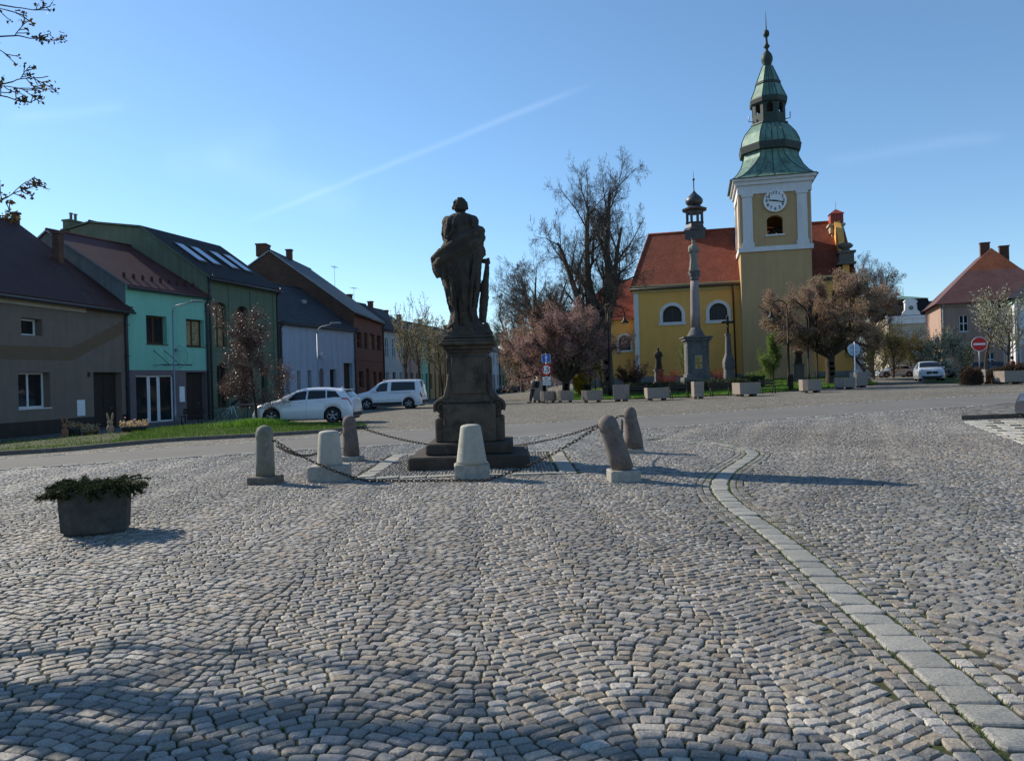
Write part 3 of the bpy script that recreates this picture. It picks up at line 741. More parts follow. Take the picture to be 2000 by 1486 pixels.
class House:
    def __init__(s, name, label, pA, pB, cat='house', group=None, zb=None):
        """pA left (near) end, pB right (far) end of the street front; local x runs along the front, local y goes back"""
        s.A = Vector((pA[0], pA[1], 0)); s.B = Vector((pB[0], pB[1], 0)); d = s.B - s.A; s.w = d.length; s.d = d.normalized()
        s.ang = math.atan2(d.y, d.x); s.zb = zb if zb is not None else min(gz(pA[0], pA[1]), gz(pB[0], pB[1]))
        s.e = thing(name, label, cat, (pA[0], pA[1], s.zb), s.ang, group)
        s.holes = []; s.wins = []
    def uz(s, px, py):
        """where the view through a photograph pixel meets the street front"""
        r = ray(px, py); n = Vector((-s.d.y, s.d.x, 0)); t = n.dot(s.A) / n.dot(Vector((r.x, r.y, 0)))
        P = Vector((0, 0, CAMH)) + r * t; return (P - s.A).dot(s.d) if False else ((P.x - s.A.x) * s.d.x + (P.y - s.A.y) * s.d.y), P.z - s.zb
    def rect(s, x0, x1, y0, y1):
        """pixel box on the front -> (u0,u1,z0,z1)"""
        u0, _ = s.uz(x0, y0); u1, _ = s.uz(x1, y0); xm = (x0 + x1) / 2
        _, zt = s.uz(xm, y0); _, zb = s.uz(xm, y1); return (max(.05, u0), min(s.w - .05, u1), max(.02, zb), zt)
def gable_body(b, w, prof, holes, mats_front, rev=.22, side_mi=0, mfun=None, back=True):
    """prof: list of (s, z) roof profile front to back; first z = eaves in front"""
    ez = prof[0][1]; wall_holes(b, 0, w, -.5, ez, holes, rev, mats_front, mfun=mfun)
    pts = [(0, -.5)] + [(p[0], p[1]) for p in prof] + [(prof[-1][0], -.5)]
    b.add([(0, p[0], p[1]) for p in pts], [tuple(range(len(pts)))], side_mi)
    b.add([(w, p[0], p[1]) for p in pts], [tuple(range(len(pts) - 1, -1, -1))], side_mi)
    D = prof[-1][0]; b.quad((w, D, -.5), (0, D, -.5), (0, D, prof[-1][1]), (w, D, prof[-1][1]), side_mi)
def roof(par, w, prof, mat, over=.35, th=.12, ovx=.12, trim='dark_metal', gut=True):
    b = MB(); P = list(prof)
    s0 = (P[1][1] - P[0][1]) / (P[1][0] - P[0][0]); P[0] = (P[0][0] - over, P[0][1] - over * s0)
    s1 = (P[-1][1] - P[-2][1]) / (P[-1][0] - P[-2][0]); P[-1] = (P[-1][0] + over, P[-1][1] + over * s1)
    for a, c in zip(P, P[1:]):
        v = [(-ovx, a[0], a[1] + .03), (w + ovx, a[0], a[1] + .03), (w + ovx, c[0], c[1] + .03), (-ovx, c[0], c[1] + .03)]
        v += [(p[0], p[1], p[2] + th) for p in v]
        b.add(v, [(4, 5, 6, 7), (3, 2, 1, 0), (0, 1, 5, 4), (2, 3, 7, 6)], 0); b.add(v, [(1, 2, 6, 5), (3, 0, 4, 7)], 1)
    o = b.build('roof', [mat, M[trim]], par)
    k = max(range(len(prof)), key=lambda i: prof[i][1]); r = MB()
    r.tube([(-ovx, prof[k][0], prof[k][1] + th + .03), (w + ovx, prof[k][0], prof[k][1] + th + .03)], .09, 6); r.build('ridge_cap', mat, o)
    if gut:
        g = MB(); g.tube([(-ovx, P[0][0] - .05, P[0][1] - .02), (w + ovx, P[0][0] - .05, P[0][1] - .02)], .075, 6); g.build('gutter', M['dark_metal'], par)
    return o
def chimney(par, x, y, z0, z1, w=.5, d=.5, mat='brick', cap=True, pots=0):
    b = MB(); b.box(x - w / 2, x + w / 2, y - d / 2, y + d / 2, z0, z1 - .12); b.box(x - w / 2 - .06, x + w / 2 + .06, y - d / 2 - .06, y + d / 2 + .06, z1 - .12, z1, 0)
    for k in range(pots): px = x + (k - (pots - 1) / 2) * .38; b.lathe([(.09, z1), (.09, z1 + .45), (.15, z1 + .46), (.15, z1 + .5), (.02, z1 + .56)], 8, 1, (px, y))
    return b.build('chimney', [M[mat], M['zinc']], par)
def antenna(par, x, y, z, h=1.6, n=6, L=1.2):
    b = MB(); b.tube([(x, y, z), (x, y, z + h)], .02, 4)
    b.tube([(x - L / 2, y, z + h - .1), (x + L / 2, y, z + h - .1)], .014, 4)
    for k in range(n): u = x - L / 2 + L * k / (n - 1); b.tube([(u, y - .3, z + h - .1), (u, y + .3, z + h - .1)], .01, 3)
    return b.build('antenna', M['zinc'], par)

M['brick'] = tiles('red brick', (.16, .065, .04), (.11, .045, .03), .27, .085, .4, .9, (.13, .11, .09), .14, 'wall')
M['brick_gable'] = tiles('bare brick gable', (.13, .062, .042), (.085, .042, .03), .27, .085, .5, .9, (.10, .09, .075), .16, 'wall')
M['grey_render'] = surf('warm grey render', (.20, .155, .125), .95, .08, 1.5, .35, 60, stain=.25)
M['grey_band'] = surf('brown render band', (.17, .11, .07), .95, .08, 1.5, .35, 60)
M['cream'] = surf('cream cornice', (.42, .36, .27), .9, .08, 2, .1, 30, stain=.3)
M['plinth'] = surf('dark plinth', (.055, .04, .034), .9, .2, 3, .3, 40, stain=.4)
M['turquoise'] = surf('turquoise render', (.23, .52, .41), .92, .05, 1.2, .3, 60, stain=.18)
M['mauve'] = surf('mauve grey render', (.16, .125, .135), .92, .1, 2, .3, 60)
M['green_render'] = surf('sage green render', (.125, .17, .12), .92, .07, 1.2, .3, 60, stain=.3)
M['green_gable'] = surf('pale green gable render', (.15, .175, .115), .92, .1, 1.0, .3, 60, stain=.5)
M['grey_gable'] = surf('grey gable render', (.17, .19, .19), .92, .15, 1.0, .3, 60, stain=.5)
M['blue_white'] = surf('pale blue white render', (.36, .42, .52), .92, .06, 1.2, .4, 45, stain=.3)
M['red_brown'] = surf('red brown render', (.165, .075, .055), .92, .1, 1.2, .3, 50, stain=.35)
M['beige'] = surf('beige render', (.36, .28, .21), .92, .08, 1.2, .2, 50, stain=.3)
M['pale_blue'] = surf('pale blue render', (.38, .46, .50), .92, .07, 1.2, .2, 50, stain=.3)
M['pinkish'] = surf('pinkish render', (.37, .29, .25), .92, .07, 1.2, .2, 50, stain=.3)
M['yellow_street'] = surf('dull yellow render', (.38, .30, .14), .92, .07, 1.2, .2, 50, stain=.3)
M['white_wall'] = surf('white render', (.62, .61, .58), .92, .06, 1.2, .2, 50, stain=.3)
M['roof_brown'] = tiles('dark red brown roof', (.07, .026, .022), (.055, .021, .019), .4, .34, .5, .7, dist=.04)
M['roof_maroon'] = tiles('maroon roof', (.12, .045, .042), (.09, .034, .032), .22, .3, .7, .7, dist=.04)
M['roof_black'] = tiles('black roof', (.016, .015, .018), (.012, .012, .014), .3, .3, .3, .75)
M['roof_slate'] = tiles('slate roof', (.05, .055, .062), (.035, .038, .045), .4, .3, .35, .7)
M['roof_slate_blue'] = tiles('blue grey slate roof', (.045, .06, .068), (.03, .042, .05), .4, .3, .35, .6)
M['roof_red'] = tiles('red clay tiles', (.28, .078, .045), (.21, .055, .034), .2, .28, .7, .85, dist=.04)
M['roof_orange'] = tiles('orange clay tiles', (.30, .10, .05), (.24, .08, .04), .2, .28, .7, .85, dist=.04)
M['roof_purple'] = tiles('purple brown roof', (.14, .075, .075), (.12, .062, .062), .4, .3, .3, .8)
M['curtain'] = surf('window with pale curtain behind', (.30, .23, .13), .25, .5, 5, .05, 8, spec=.6)
M['roofglass'] = glassmat('skylight glass', (.25, .32, .42), .12)

# -- house 1, grey
A0 = (FAC[1][0] - .168 * 14, FAC[1][1] - 14 * 1.0); A0 = (FAC[2][0] - (FAC[2][1] - 22) * .140, 22.0)
H = House('grey_house', 'warm grey rendered house with dark brown roof and a cream strip under the eaves', A0, FAC[2])
e1 = H.uz(247, 600)[1]
prof = [(0, e1), (5.4 * K, 1.6 + 7.85 * K - H.zb), (11.5 * K, e1 - .5)]
W1 = H.rect(41, 82, 622, 655); W2 = H.rect(35, 97, 727, 797); W3 = H.rect(182, 237, 727, 836)
W3 = (W3[0], W3[1], .05, W3[3]); W4 = (H.uz(-130, 800)[0], H.uz(-60, 800)[0], W2[2], W2[3])
zp = H.uz(120, 818)[1]
b = MB(); gable_body(b, H.w, prof, [W1, W2, W3, W4], 0, .42, 0, mfun={'z': [zp], 'f': lambda u, z: 1 if z < zp else 0}); 
b.build('wall', [M['grey_render'], M['plinth']], H.e)
# brown band running along and then rising
bb = MB(); p1 = H.uz(-200, 668); q1 = H.uz(-200, 697); p2 = H.uz(140, 678.5); q2 = H.uz(140, 704); p3 = H.uz(240, 627); q3 = H.uz(240, 652)
bb.prism([q1, q2, q3, p3, p2, p1], 'y', -.012, .001); bb.build('painted_band', M['grey_band'], H.e)
cb = MB(); c1 = H.uz(-200, 555)[1]; u2 = H.uz(165, 590)[0]; cb.box(0, u2, -.10, .001, e1 - .62, e1 - .12); cb.build('cornice', M['cream'], H.e)
window(H.e, W1[0], W1[0] + (W1[1] - W1[0]) * .98, W1[2], W1[3], .38, nx=1, t=.09)
window(H.e, *W2, .38, nx=2, t=.09, sill=(.04, 'white_metal')); window(H.e, *W4, .38, nx=2, t=.09)
door(H.e, *W3, .38, panels=3)
roof(H.e, H.w, prof, M['roof_brown'], over=.45)
def u_at(H, px, yl, pz):
    """local x of the roof point at depth yl and local height pz that lies under pixel column px"""
    best = (1e9, 0)
    for k in range(400):
        u = -2 + (H.w + 3) * k / 400; P = Vector((H.A.x + H.d.x * u - H.d.y * yl, H.A.y + H.d.y * u + H.d.x * yl, pz + H.zb - CAMH)); X = P.x * math.cos(ROLL) - P.z * math.sin(ROLL); q_ = 1000 + FOC * X / P.y
        if abs(q_ - px) < best[0]: best = (abs(q_ - px), u)
    return best[1]
zr = prof[0][1] + (prof[1][1] - prof[0][1]) * 3.4 / prof[1][0]
uc = u_at(H, 113, 3.4, zr + .8); chimney(H.e, uc, 3.4, zr - .3, zr + 1.75, .40, .40, 'brick', pots=0)
uc = u_at(H, 30, 5.4 * K, prof[1][1] + .3); chimney(H.e, uc, 5.4 * K, prof[1][1] - .3, prof[1][1] + .75, .30, .30, 'brick')
downpipe(H.e, H.w - .15, 0, 0, e1 - .05, .09)
mb = MB(); r_ = H.rect(150, 165, 781, 812); mb.box(r_[0], r_[1], -.03, .001, r_[2], r_[3]); mb.build('meter_cabinet', M['white_metal'], H.e)
lb = MB(); u_, z_ = H.uz(172, 731); lb.box(u_ - .05, u_ + .05, -.12, .001, z_ - .12, z_ + .12); lb.build('wall_lamp', M['dark_metal'], H.e)

# -- house 2, turquoise
H = House('turquoise_house', 'turquoise upper floor over a mauve grey shopfront, maroon tiled roof', FAC[2], FAC[3])
e2 = H.uz(300, 563)[1]
prof = [(0, e2), (4.6 * K, 1.6 + 7.66 * K - H.zb), (9.3 * K, e2)]
W1 = H.rect(285, 325, 617, 672); W2 = H.rect(363, 398, 624, 677); S = H.rect(265, 340, 733, 823); Dr = H.rect(363, 402, 727, 826)
S = (S[0], S[1], .12, S[3]); Dr = (Dr[0], Dr[1], .05, Dr[3]); zb_ = H.uz(330, 723)[1]
b = MB(); gable_body(b, H.w, prof, [W1, W2, S, Dr], 0, .38, 2, mfun={'z': [zb_], 'f': lambda u, z: 1 if z < zb_ else 0}); b.build('wall', [M['turquoise'], M['mauve'], M['grey_gable']], H.e)
window(H.e, *W1, .30, fm='brown_frame', nx=2, t=.11, sill=(.05, 'brown_frame')); window(H.e, *W2, .30, fm='brown_frame', nx=2, t=.11, sill=(.05, 'brown_frame'), pane='curtain')
d1 = S[0] + (S[1] - S[0]) * .36; d2 = S[0] + (S[1] - S[0]) * .63
window(H.e, S[0], d1, S[2], S[3], .16, nx=1, t=.08, name='shop_window'); window(H.e, d1 + .03, d2 - .03, .06, S[3], .16, nx=1, t=.10, name='glazed_door'); window(H.e, d2, S[1], S[2], S[3], .16, nx=1, t=.08, name='shop_window')
door(H.e, *Dr, .36)
roof(H.e, H.w, prof, M['roof_maroon'], over=.3, trim='zinc')
for k in range(9): sg = MB(); u = .5 + (H.w - 1) * k / 8; sg.box(u - .09, u + .09, .55, .6, e2 + .50, e2 + .78); sg.build('snow_guard', M['roof_brown'], H.e)
cor = MB(); cor.box(0, H.w, -.12, .001, e2 - .28, e2 - .14); cor.box(0, H.w, -.2, .001, e2 - .14, e2 - .03); cor.build('cornice', M['turquoise'], H.e)
ab = MB(); ua, za = H.uz(290, 713); ub, zb2 = H.uz(352, 717); ab.tube([(ua, -.9, za), (ub, -.9, za)], .035, 6)
for u in (ua + .4, (ua + ub) / 2): ab.tube([(u, 0, za + .9), (u + .3, -.9, za)], .02, 4); ab.tube([(u, 0, za), (u, -.9, za)], .02, 4)
ab.build('awning_frame', M['dark_metal'], H.e)
bx = MB(); r_ = (Dr[0] - .62, Dr[0] - .2, 1.25, 2.2); bx.box(r_[0], r_[1], -.05, .001, r_[2], r_[3]); bx.build('notice_board', M['white_metal'], H.e)
downpipe(H.e, H.w - .12, 0, 0, e2 - .05, .07)

# -- house 3, green
H = House('green_house', 'sage green building with tall arched windows and four skylights in its black roof', FAC[3], FAC[4])
e3 = H.uz(475, 551)[1]
prof = [(0, e3), (3.9 * K, 1.6 + 8.7 * K - H.zb), (7.2 * K, 1.6 + 9.2 * K - H.zb), (9.1 * K, 1.6 + 8.9 * K - H.zb), (14 * K, 6)]
w_ = [H.rect(417, 442, 590, 679), H.rect(463, 484, 598, 676)]; l_ = [H.rect(423, 446, 709, 796), H.rect(466, 492, 713, 796)]; dd = H.rect(510, 522, 722, 800)
dd = (dd[0], dd[1], .05, dd[3])
hs = [w + (.35,) for w in w_] + [w + (.4,) for w in l_] + [dd]
b = MB(); gable_body(b, H.w, prof, hs, 0, .34, 1); b.build('wall', [M['green_render'], M['green_gable']], H.e)
for i, w in enumerate(w_): window(H.e, *w, .26, ar=.35, fm='brown_frame', nx=2, nz=2, t=.1, pane='curtain' if i == 0 else 'glass')
for w in l_: window(H.e, *w, .26, ar=.4, fm='brown_frame', nx=2, nz=2, t=.1)
door(H.e, *dd, .3, panels=3)
pl_ = MB(); zc = H.uz(500, 685)[1]
for u in (.25, H.w * .30, H.w * .60, H.w - .4): pl_.box(u - .18, u + .18, -.06, .001, -.3, e3 - .5)
pl_.box(0, H.w, -.09, .001, e3 - .45, e3 - .05); pl_.box(0, H.w, -.05, -.001, zc - .1, zc + .1)
pl_.build('pilasters', M['green_render'], H.e)
ro = roof(H.e, H.w, prof, M['roof_black'], over=.4, trim='green_gable')
sl = (prof[1][1] - e3) / prof[1][0]
for k, (pxa, pya) in enumerate(((398, 507), (425, 513), (455, 519), (482, 526))):
    u = H.w * (.13 + .19 * k + (.06 if k > 1 else 0)); f = MB(); wd = .95
    s0, s1 = 1.3, 3.3
    def rp(uu, s, h): return (uu, s - h * sl * .5, e3 + .16 + s * sl + h)
    v = [rp(u, s0, .0), rp(u + wd, s0, .0), rp(u + wd, s1, .0), rp(u, s1, .0), rp(u, s0, .09), rp(u + wd, s0, .09), rp(u + wd, s1, .09), rp(u, s1, .09)]
    f.add(v, [(4, 5, 6, 7), (0, 1, 5, 4), (1, 2, 6, 5), (2, 3, 7, 6), (3, 0, 4, 7)]); o = f.build('skylight', M['dark_metal'], H.e)
    g = MB(); g.add([rp(u + .07, s0 + .1, .10), rp(u + wd - .07, s0 + .1, .10), rp(u + wd - .07, s1 - .1, .10), rp(u + .07, s1 - .1, .10)], [(0, 1, 2, 3)]); g.build('pane', M['roofglass'], o)
chimney(H.e, .6, 8.8 * K, prof[2][1] - .6, 1.6 + 9.55 * K - H.zb, 1.2, .6, 'green_gable', pots=2)
downpipe(H.e, .2, 0, 0, e3 - .05, .08); downpipe(H.e, H.w - .1, 0, 0, e3 - .05, .08)

# -- house 4, pale blue white
H = House('pale_house', 'pale bluish white house with small slit windows and low grey slate roof', FAC[4], FAC[5])
e4 = H.uz(640, 636)[1]
prof = [(0, e4), (3.64 * K, 1.6 + 6.9 * K - H.zb), (7.4 * K, e4)]
ws = [H.rect(558, 565, 725, 766), H.rect(580, 587, 724, 762), H.rect(601, 608, 723, 759), H.rect(644, 657, 721, 757)]; nich = H.rect(623, 633, 719, 756); dd = H.rect(671, 688, 709, 790); dd = (dd[0], dd[1], .05, dd[3])
b = MB(); gable_body(b, H.w, prof, ws + [nich + (.5,), dd], 0, .36, 0); b.build('wall', M['blue_white'], H.e)
for i_w, w in enumerate(ws): window(H.e, *w, .3, pane='curtain' if i_w == 1 else 'glass', fm='brown_frame', nx=1 if w[1] - w[0] < 1.3 else 2, t=.08, sill=(.03, 'dark_metal'))
nb = MB(); nb.box(nich[0], nich[1], .12, .16, nich[2], nich[3]); nb.build('niche_back', M['mauve'], H.e)
door(H.e, *dd, .33, panels=3)
ro = roof(H.e, H.w, prof, M['roof_slate'], over=.3, trim='zinc')
sk = MB(); sk.box(H.w * .62, H.w * .62 + .6, 2.4, 3.1, e4 + 2.0, e4 + 2.35); sk.build('roof_hatch', M['zinc'], H.e)
downpipe(H.e, .25, 0, 0, e4 - .05, .09); downpipe(H.e, H.w - .1, 0, 0, e4 - .05, .07)

# -- house 5, brown with brick gable
H = House('brown_house', 'red brown house with high bare brick gable and blue grey slate roof', FAC[5], FAC[6])
e5 = H.uz(720, 619)[1]
prof = [(0, e5), (6.0 * K, 1.6 + 9.75 * K - H.zb), (8.0 * K, 1.6 + 8.4 * K - H.zb), (12 * K, 6.5)]
ws = [H.rect(697, 706, 648, 680), H.rect(711, 717, 650, 682), H.rect(722, 731, 652, 683), H.rect(736, 744, 655, 685)]
ls = [H.rect(701, 710, 725, 757), H.rect(727, 735, 726, 757), H.rect(740, 747, 726, 757)]; dd = H.rect(715, 721, 720, 775); dd = (dd[0], dd[1], .05, dd[3])
b = MB(); gable_body(b, H.w, prof, ws + ls + [dd], 0, .3, 1); b.build('wall', [M['red_brown'], M['brick_gable']], H.e)
for i_w, w in enumerate(ws + ls): window(H.e, *w, .24, pane='curtain' if i_w in (2, 5) else 'glass', fm='brown_frame', nx=2, nz=2, t=.08, sill=(.04, 'dark_metal'))
door(H.e, *dd, .26)
roof(H.e, H.w, prof, M['roof_slate_blue'], over=.3, trim='zinc')
chimney(H.e, .5, 6.6 * K, prof[1][1] - .4, prof[1][1] + .75, 1.2, .9, 'brick'); chimney(H.e, H.w * .45, 6.0 * K, prof[1][1] - .3, prof[1][1] + 1.1, .5, .5, 'brick')
antenna(H.e, H.w * .9, 4.6, prof[1][1] - 2.2, 2.4)
cor = MB(); cor.box(0, H.w, -.1, .001, e5 - .35, e5 - .05); cor.box(0, H.w, -.05, .001, e5 * .5, e5 * .5 + .15); cor.build('cornice', M['red_brown'], H.e)
downpipe(H.e, H.w - .1, 0, 0, e5 - .05, .08)

# -- the row further down the street
def row_house(name, label, i, wall, roofm, pe, rise, nw, storeys=2, doorpos=.5, dep=9, group='terraced houses further down the left side of the street', ant=False):
    H = House(name, label, FAC[i], FAC[i + 1], group=None); e = H.uz(*pe)[1]
    prof = [(0, e), (dep / 2, e + rise), (dep, e)]; holes = []; ww = min(1.1, H.w / nw * .42)
    for k in range(nw):
        u = H.w * (k + .5) / nw
        for s_ in range(storeys):
            z0 = 1.25 + s_ * (e - .6) / storeys; z1 = z0 + min(2.0, (e / storeys) * .52)
            if s_ == 0 and k == int(nw * doorpos): holes.append((u - ww * .6, u + ww * .6, .05, z1, 'd'))
            else: holes.append((u - ww / 2, u + ww / 2, z0, z1, 0))
    b = MB(); gable_body(b, H.w, prof, [h[:4] for h in holes], 0, .25, 0); b.build('wall', M[wall], H.e)
    for h in holes:
        if h[4] == 'd': door(H.e, *h[:4], .2)
        else: window(H.e, *h[:4], .18, fm='brown_frame' if i % 2 else 'white_frame', nx=2, nz=2, t=.07, sill=(.04, 'zinc'))
    roof(H.e, H.w, prof, M[roofm], over=.3, trim='zinc'); chimney(H.e, H.w * .3, dep / 2, e + rise - .3, e + rise + .9, .5, .5, 'brick')
    cor = MB(); cor.box(0, H.w, -.1, .001, e - .3, e - .05); cor.build('cornice', M[wall], H.e)
    downpipe(H.e, H.w - .1, 0, 0, e - .05, .07)
    if ant: antenna(H.e, H.w * .5, dep / 2, e + rise, 1.8)
    return H
row_house('terraced_house', 'pale blue and beige terraced house with dark roof, next after the red brown house', 6, 'pale_blue', 'roof_black', (765, 644), 3.1, 3, ant=True)
row_house('terraced_house', 'pinkish beige terraced house behind the budding street trees', 7, 'pinkish', 'roof_slate', (800, 655), 3.2, 3)
row_house('terraced_house', 'narrow pale turquoise terraced house beside the street trees', 8, 'turquoise', 'roof_slate', (828, 663), 2.8, 2)
row_house('terraced_house', 'dull yellow terraced house just left of the monument', 9, 'yellow_street', 'roof_black', (855, 670), 2.8, 4)
row_house('terraced_house', 'beige terraced house mostly hidden behind the monument pedestal', 10, 'beige', 'roof_black', (900, 676), 2.8, 5)
row_house('terraced_house', 'white terraced house mostly hidden behind the monument pedestal', 11, 'white_wall', 'roof_slate', (930, 681), 2.8, 4)
row_house('terraced_house', 'pale blue terraced house seen just right of the monument pedestal', 12, 'pale_blue', 'roof_slate', (965, 684), 2.8, 3)
row_house('terraced_house', 'dull grey green terraced house at the far end of the row', 13, 'green_render', 'roof_black', (985, 692), 2.8, 4)
# -- houses closing the street
def end_house(name, label, px0, px1, D, wall, upper, eave_py, ridge_py, roofm, wins, dr=None, split=None):
    a = W(px0, D); c = W(px1, D + 1); H = House(name, label, a, c, zb=gz(a.x, a.y)); e = zat((px0 + px1) / 2, eave_py, D) - H.zb; rg = zat((px0 + px1) / 2, ridge_py, D + 5) - H.zb
    prof = [(0, e), (5, rg), (10, e)]; hs = [H.rect(*w) for w in wins]; dd = [H.rect(*dr)] if dr else []
    if dd: dd = [(dd[0][0], dd[0][1], .05, dd[0][3])]
    zs = H.uz((px0 + px1) / 2, split)[1] if split else -9
    b = MB(); gable_body(b, H.w, prof, hs + dd, 0, .25, 0, mfun={'z': [zs], 'f': lambda u, z: 1 if z > zs and split else 0}); b.build('wall', [M[wall], M[upper]], H.e)
    for w in hs: window(H.e, *w, .18, fm='white_frame', nx=2, t=.1)
    for d in dd: door(H.e, *d, .2)
    roof(H.e, H.w, prof, M[roofm], over=.3); return H
end_house('street_end_house', 'white walled house with red brick upper floor closing the far end of the street', 992, 1027, 148, 'white_wall', 'brick', 690, 668, 'roof_red', [(1008, 1013, 700, 708)], (1010, 1017, 718, 742), 715)
end_house('street_end_house', 'grey beige house with a dark gateway at the far end of the street', 1027, 1050, 148, 'pinkish', 'beige', 690, 668, 'roof_red', [(1034, 1040, 703, 711)], (1031, 1041, 722, 748), None)
end_house('street_end_house', 'long pinkish house seen through the cherry trunks beyond the park', 1050, 1150, 140, 'pinkish', 'beige', 692, 668, 'roof_brown', [(1066, 1070, 712, 722), (1085, 1090, 712, 722), (1104, 1109, 712, 722), (1124, 1129, 712, 722)], None, None)

# ------------------------------------------------------------ church
M['church_yellow'] = surf('ochre yellow church render', (.74, .40, .11), .92, .05, .8, .25, 60, stain=.12)
M['tower_olive'] = surf('dull straw tower render', (.46, .31, .16), .92, .06, .7, .25, 60, stain=.22)
M['church_white'] = surf('white church trim', (.66, .66, .67), .85, .06, 1.5, .15, 40, stain=.22)
M['plinth_grey'] = surf('grey church plinth', (.24, .24, .24), .9, .1, 2, .2, 40, stain=.4)
M['copper'] = surf('green copper sheet', (.14, .245, .195), .55, .3, 1.2, .1, 12, c2=(.07, .11, .095), spot=0, metal=.15, stain=.5)
M['copper_dark'] = surf('dark copper trim', (.035, .05, .045), .6, .3, 3, .1, 12)
M['lead'] = surf('dark grey sheet metal', (.06, .065, .075), .45, .2, 3, .08, 12, metal=.3)
M['red_sheet'] = surf('red painted sheet', (.30, .06, .04), .6, .15, 3, .05, 10)
CA = R(-13.5); cd = Vector((math.cos(CA), math.sin(CA), 0)); cn = Vector((-math.sin(CA), math.cos(CA), 0))
T0 = Vector((22.05, 73.0, 0)); TW = 6.35; PROT = 1.9
zc0 = gz(22, 74) - .1
CH = thing('church', 'ochre yellow church with red tiled roof and tall clock tower under a green copper spire', 'church', (T0.x, T0.y, zc0), CA)
def cz(py, px, D): return zat(px, py, D) - zc0
YN = PROT        # nave ends along x, nave front plane
ez = cz(553, 1345, 75.9); rz_ = cz(458, 1345, 83); HD = 6.2
def puz(px, py, yoff):
    r = ray(px, py); P0 = T0 + cn * yoff; t = (P0.x * cn.x + P0.y * cn.y) / (r.x * cn.x + r.y * cn.y)
    P = Vector((0, 0, CAMH)) + r * t; return (P.x - P0.x) * cd.x + (P.y - P0.y) * cd.y, P.z - zc0
def prect(x0, x1, y0, y1, yoff):
    u0 = puz(x0, y0, yoff)[0]; u1 = puz(x1, y0, yoff)[0]; return (u0, u1, puz((x0 + x1) / 2, y1, yoff)[1], puz((x0 + x1) / 2, y0, yoff)[1])
NL = puz(1240, 640, YN)[0]; NR = puz(1674, 640, YN)[0]
nw = [prect(1294, 1331, 597, 629, YN), prect(1385, 1420, 592, 625, YN)]
nw.append((TW + 1.9, TW + 3.7, nw[0][2], nw[0][3]))
b = MB()
b2 = MB(); wall_holes(b2, NL, NR, -1.2, ez, [w + ((w[1] - w[0]) / 2 * .95,) for w in nw], .5, 0, y=YN)
b2.quad((NL, YN, -1.2), (NL, YN, ez), (NL, YN + 2 * HD, ez), (NL, YN + 2 * HD, -1.2)); b2.quad((NR, YN, -1.2), (NR, YN + 2 * HD, -1.2), (NR, YN + 2 * HD, ez), (NR, YN, ez))
b2.quad((NR, YN + 2 * HD, -1.2), (NL, YN + 2 * HD, -1.2), (NL, YN + 2 * HD, ez), (NR, YN + 2 * HD, ez))
b2.add([(NR, YN, ez), (NR, YN + 2 * HD, ez), (NR, YN + HD, rz_)], [(0, 1, 2)])
nave = b2.build('nave_wall', M['church_yellow'], CH)
for w in nw:
    ar = (w[1] - w[0]) / 2 * .95
    wd = window(CH, *w, YN + .36, ar=ar, fm='dark_metal', nx=4, nz=3, t=.05, name='nave_window', pane='church_glass')
    s = MB(); o_ = arch_pts(w[0] - .32, w[1] + .32, w[3] - ar, w[3] + .32, 14); i_ = arch_pts(w[0], w[1], w[3] - ar, w[3], 14)
    o_ = [(w[1] + .32, w[2] - .3)] + o_ + [(w[0] - .32, w[2] - .3)]; i_ = [(w[1], w[2])] + i_ + [(w[0], w[2])]
    for k in range(len(o_) - 1):
        s.add([(o_[k][0], YN - .05, o_[k][1]), (o_[k + 1][0], YN - .05, o_[k + 1][1]), (i_[k + 1][0], YN - .05, i_[k + 1][1]), (i_[k][0], YN - .05, i_[k][1]), (o_[k][0], YN, o_[k][1]), (o_[k + 1][0], YN, o_[k + 1][1]), (i_[k + 1][0], YN + .06, i_[k + 1][1]), (i_[k][0], YN + .06, i_[k][1])], [(0, 3, 2, 1), (0, 1, 5, 4), (3, 7, 6, 2)])
    s.box(w[0] - .4, w[1] + .4, YN - .09, YN + .3, w[2] - .3, w[2] - .003); s.build('surround', M['church_white'], wd)
t = MB(); t.box(NL - .15, -.02, YN - .14, YN - .001, ez - .75, ez - .25); t.box(NL - .25, -.02, YN - .28, YN - .001, ez - .25, ez - .02)
M['straw'] = surf('straw cornice', (.52, .42, .2), .9, .06, 1, .1, 30); t.build('cornice', M['straw'], CH)
t = MB(); t.box(TW + .02, NR + .1, YN - .14, YN - .001, ez - .75, ez - .25); t.box(TW + .02, NR + .2, YN - .28, YN - .001, ez - .25, ez - .02); t.build('cornice', M['straw'], CH)
t = MB(); t.box(NL - .04, NL + .42, YN - .07, YN + .4, -.5, ez - .76); t.build('corner_pilaster', M['church_white'], CH); t = MB(); t.box(NR - .4, NR + .06, YN - .06, YN + .4, -.5, ez - .76); t.build('corner_pilaster', M['church_white'], CH)
t = MB(); t.box(NL - .06, -.01, YN - .10, YN - .001, -1, .75); t.build('plinth', M['plinth_grey'], CH); t = MB(); t.box(TW + .01, NR + .08, YN - .10, YN - .001, -1, .75); t.build('plinth', M['plinth_grey'], CH)
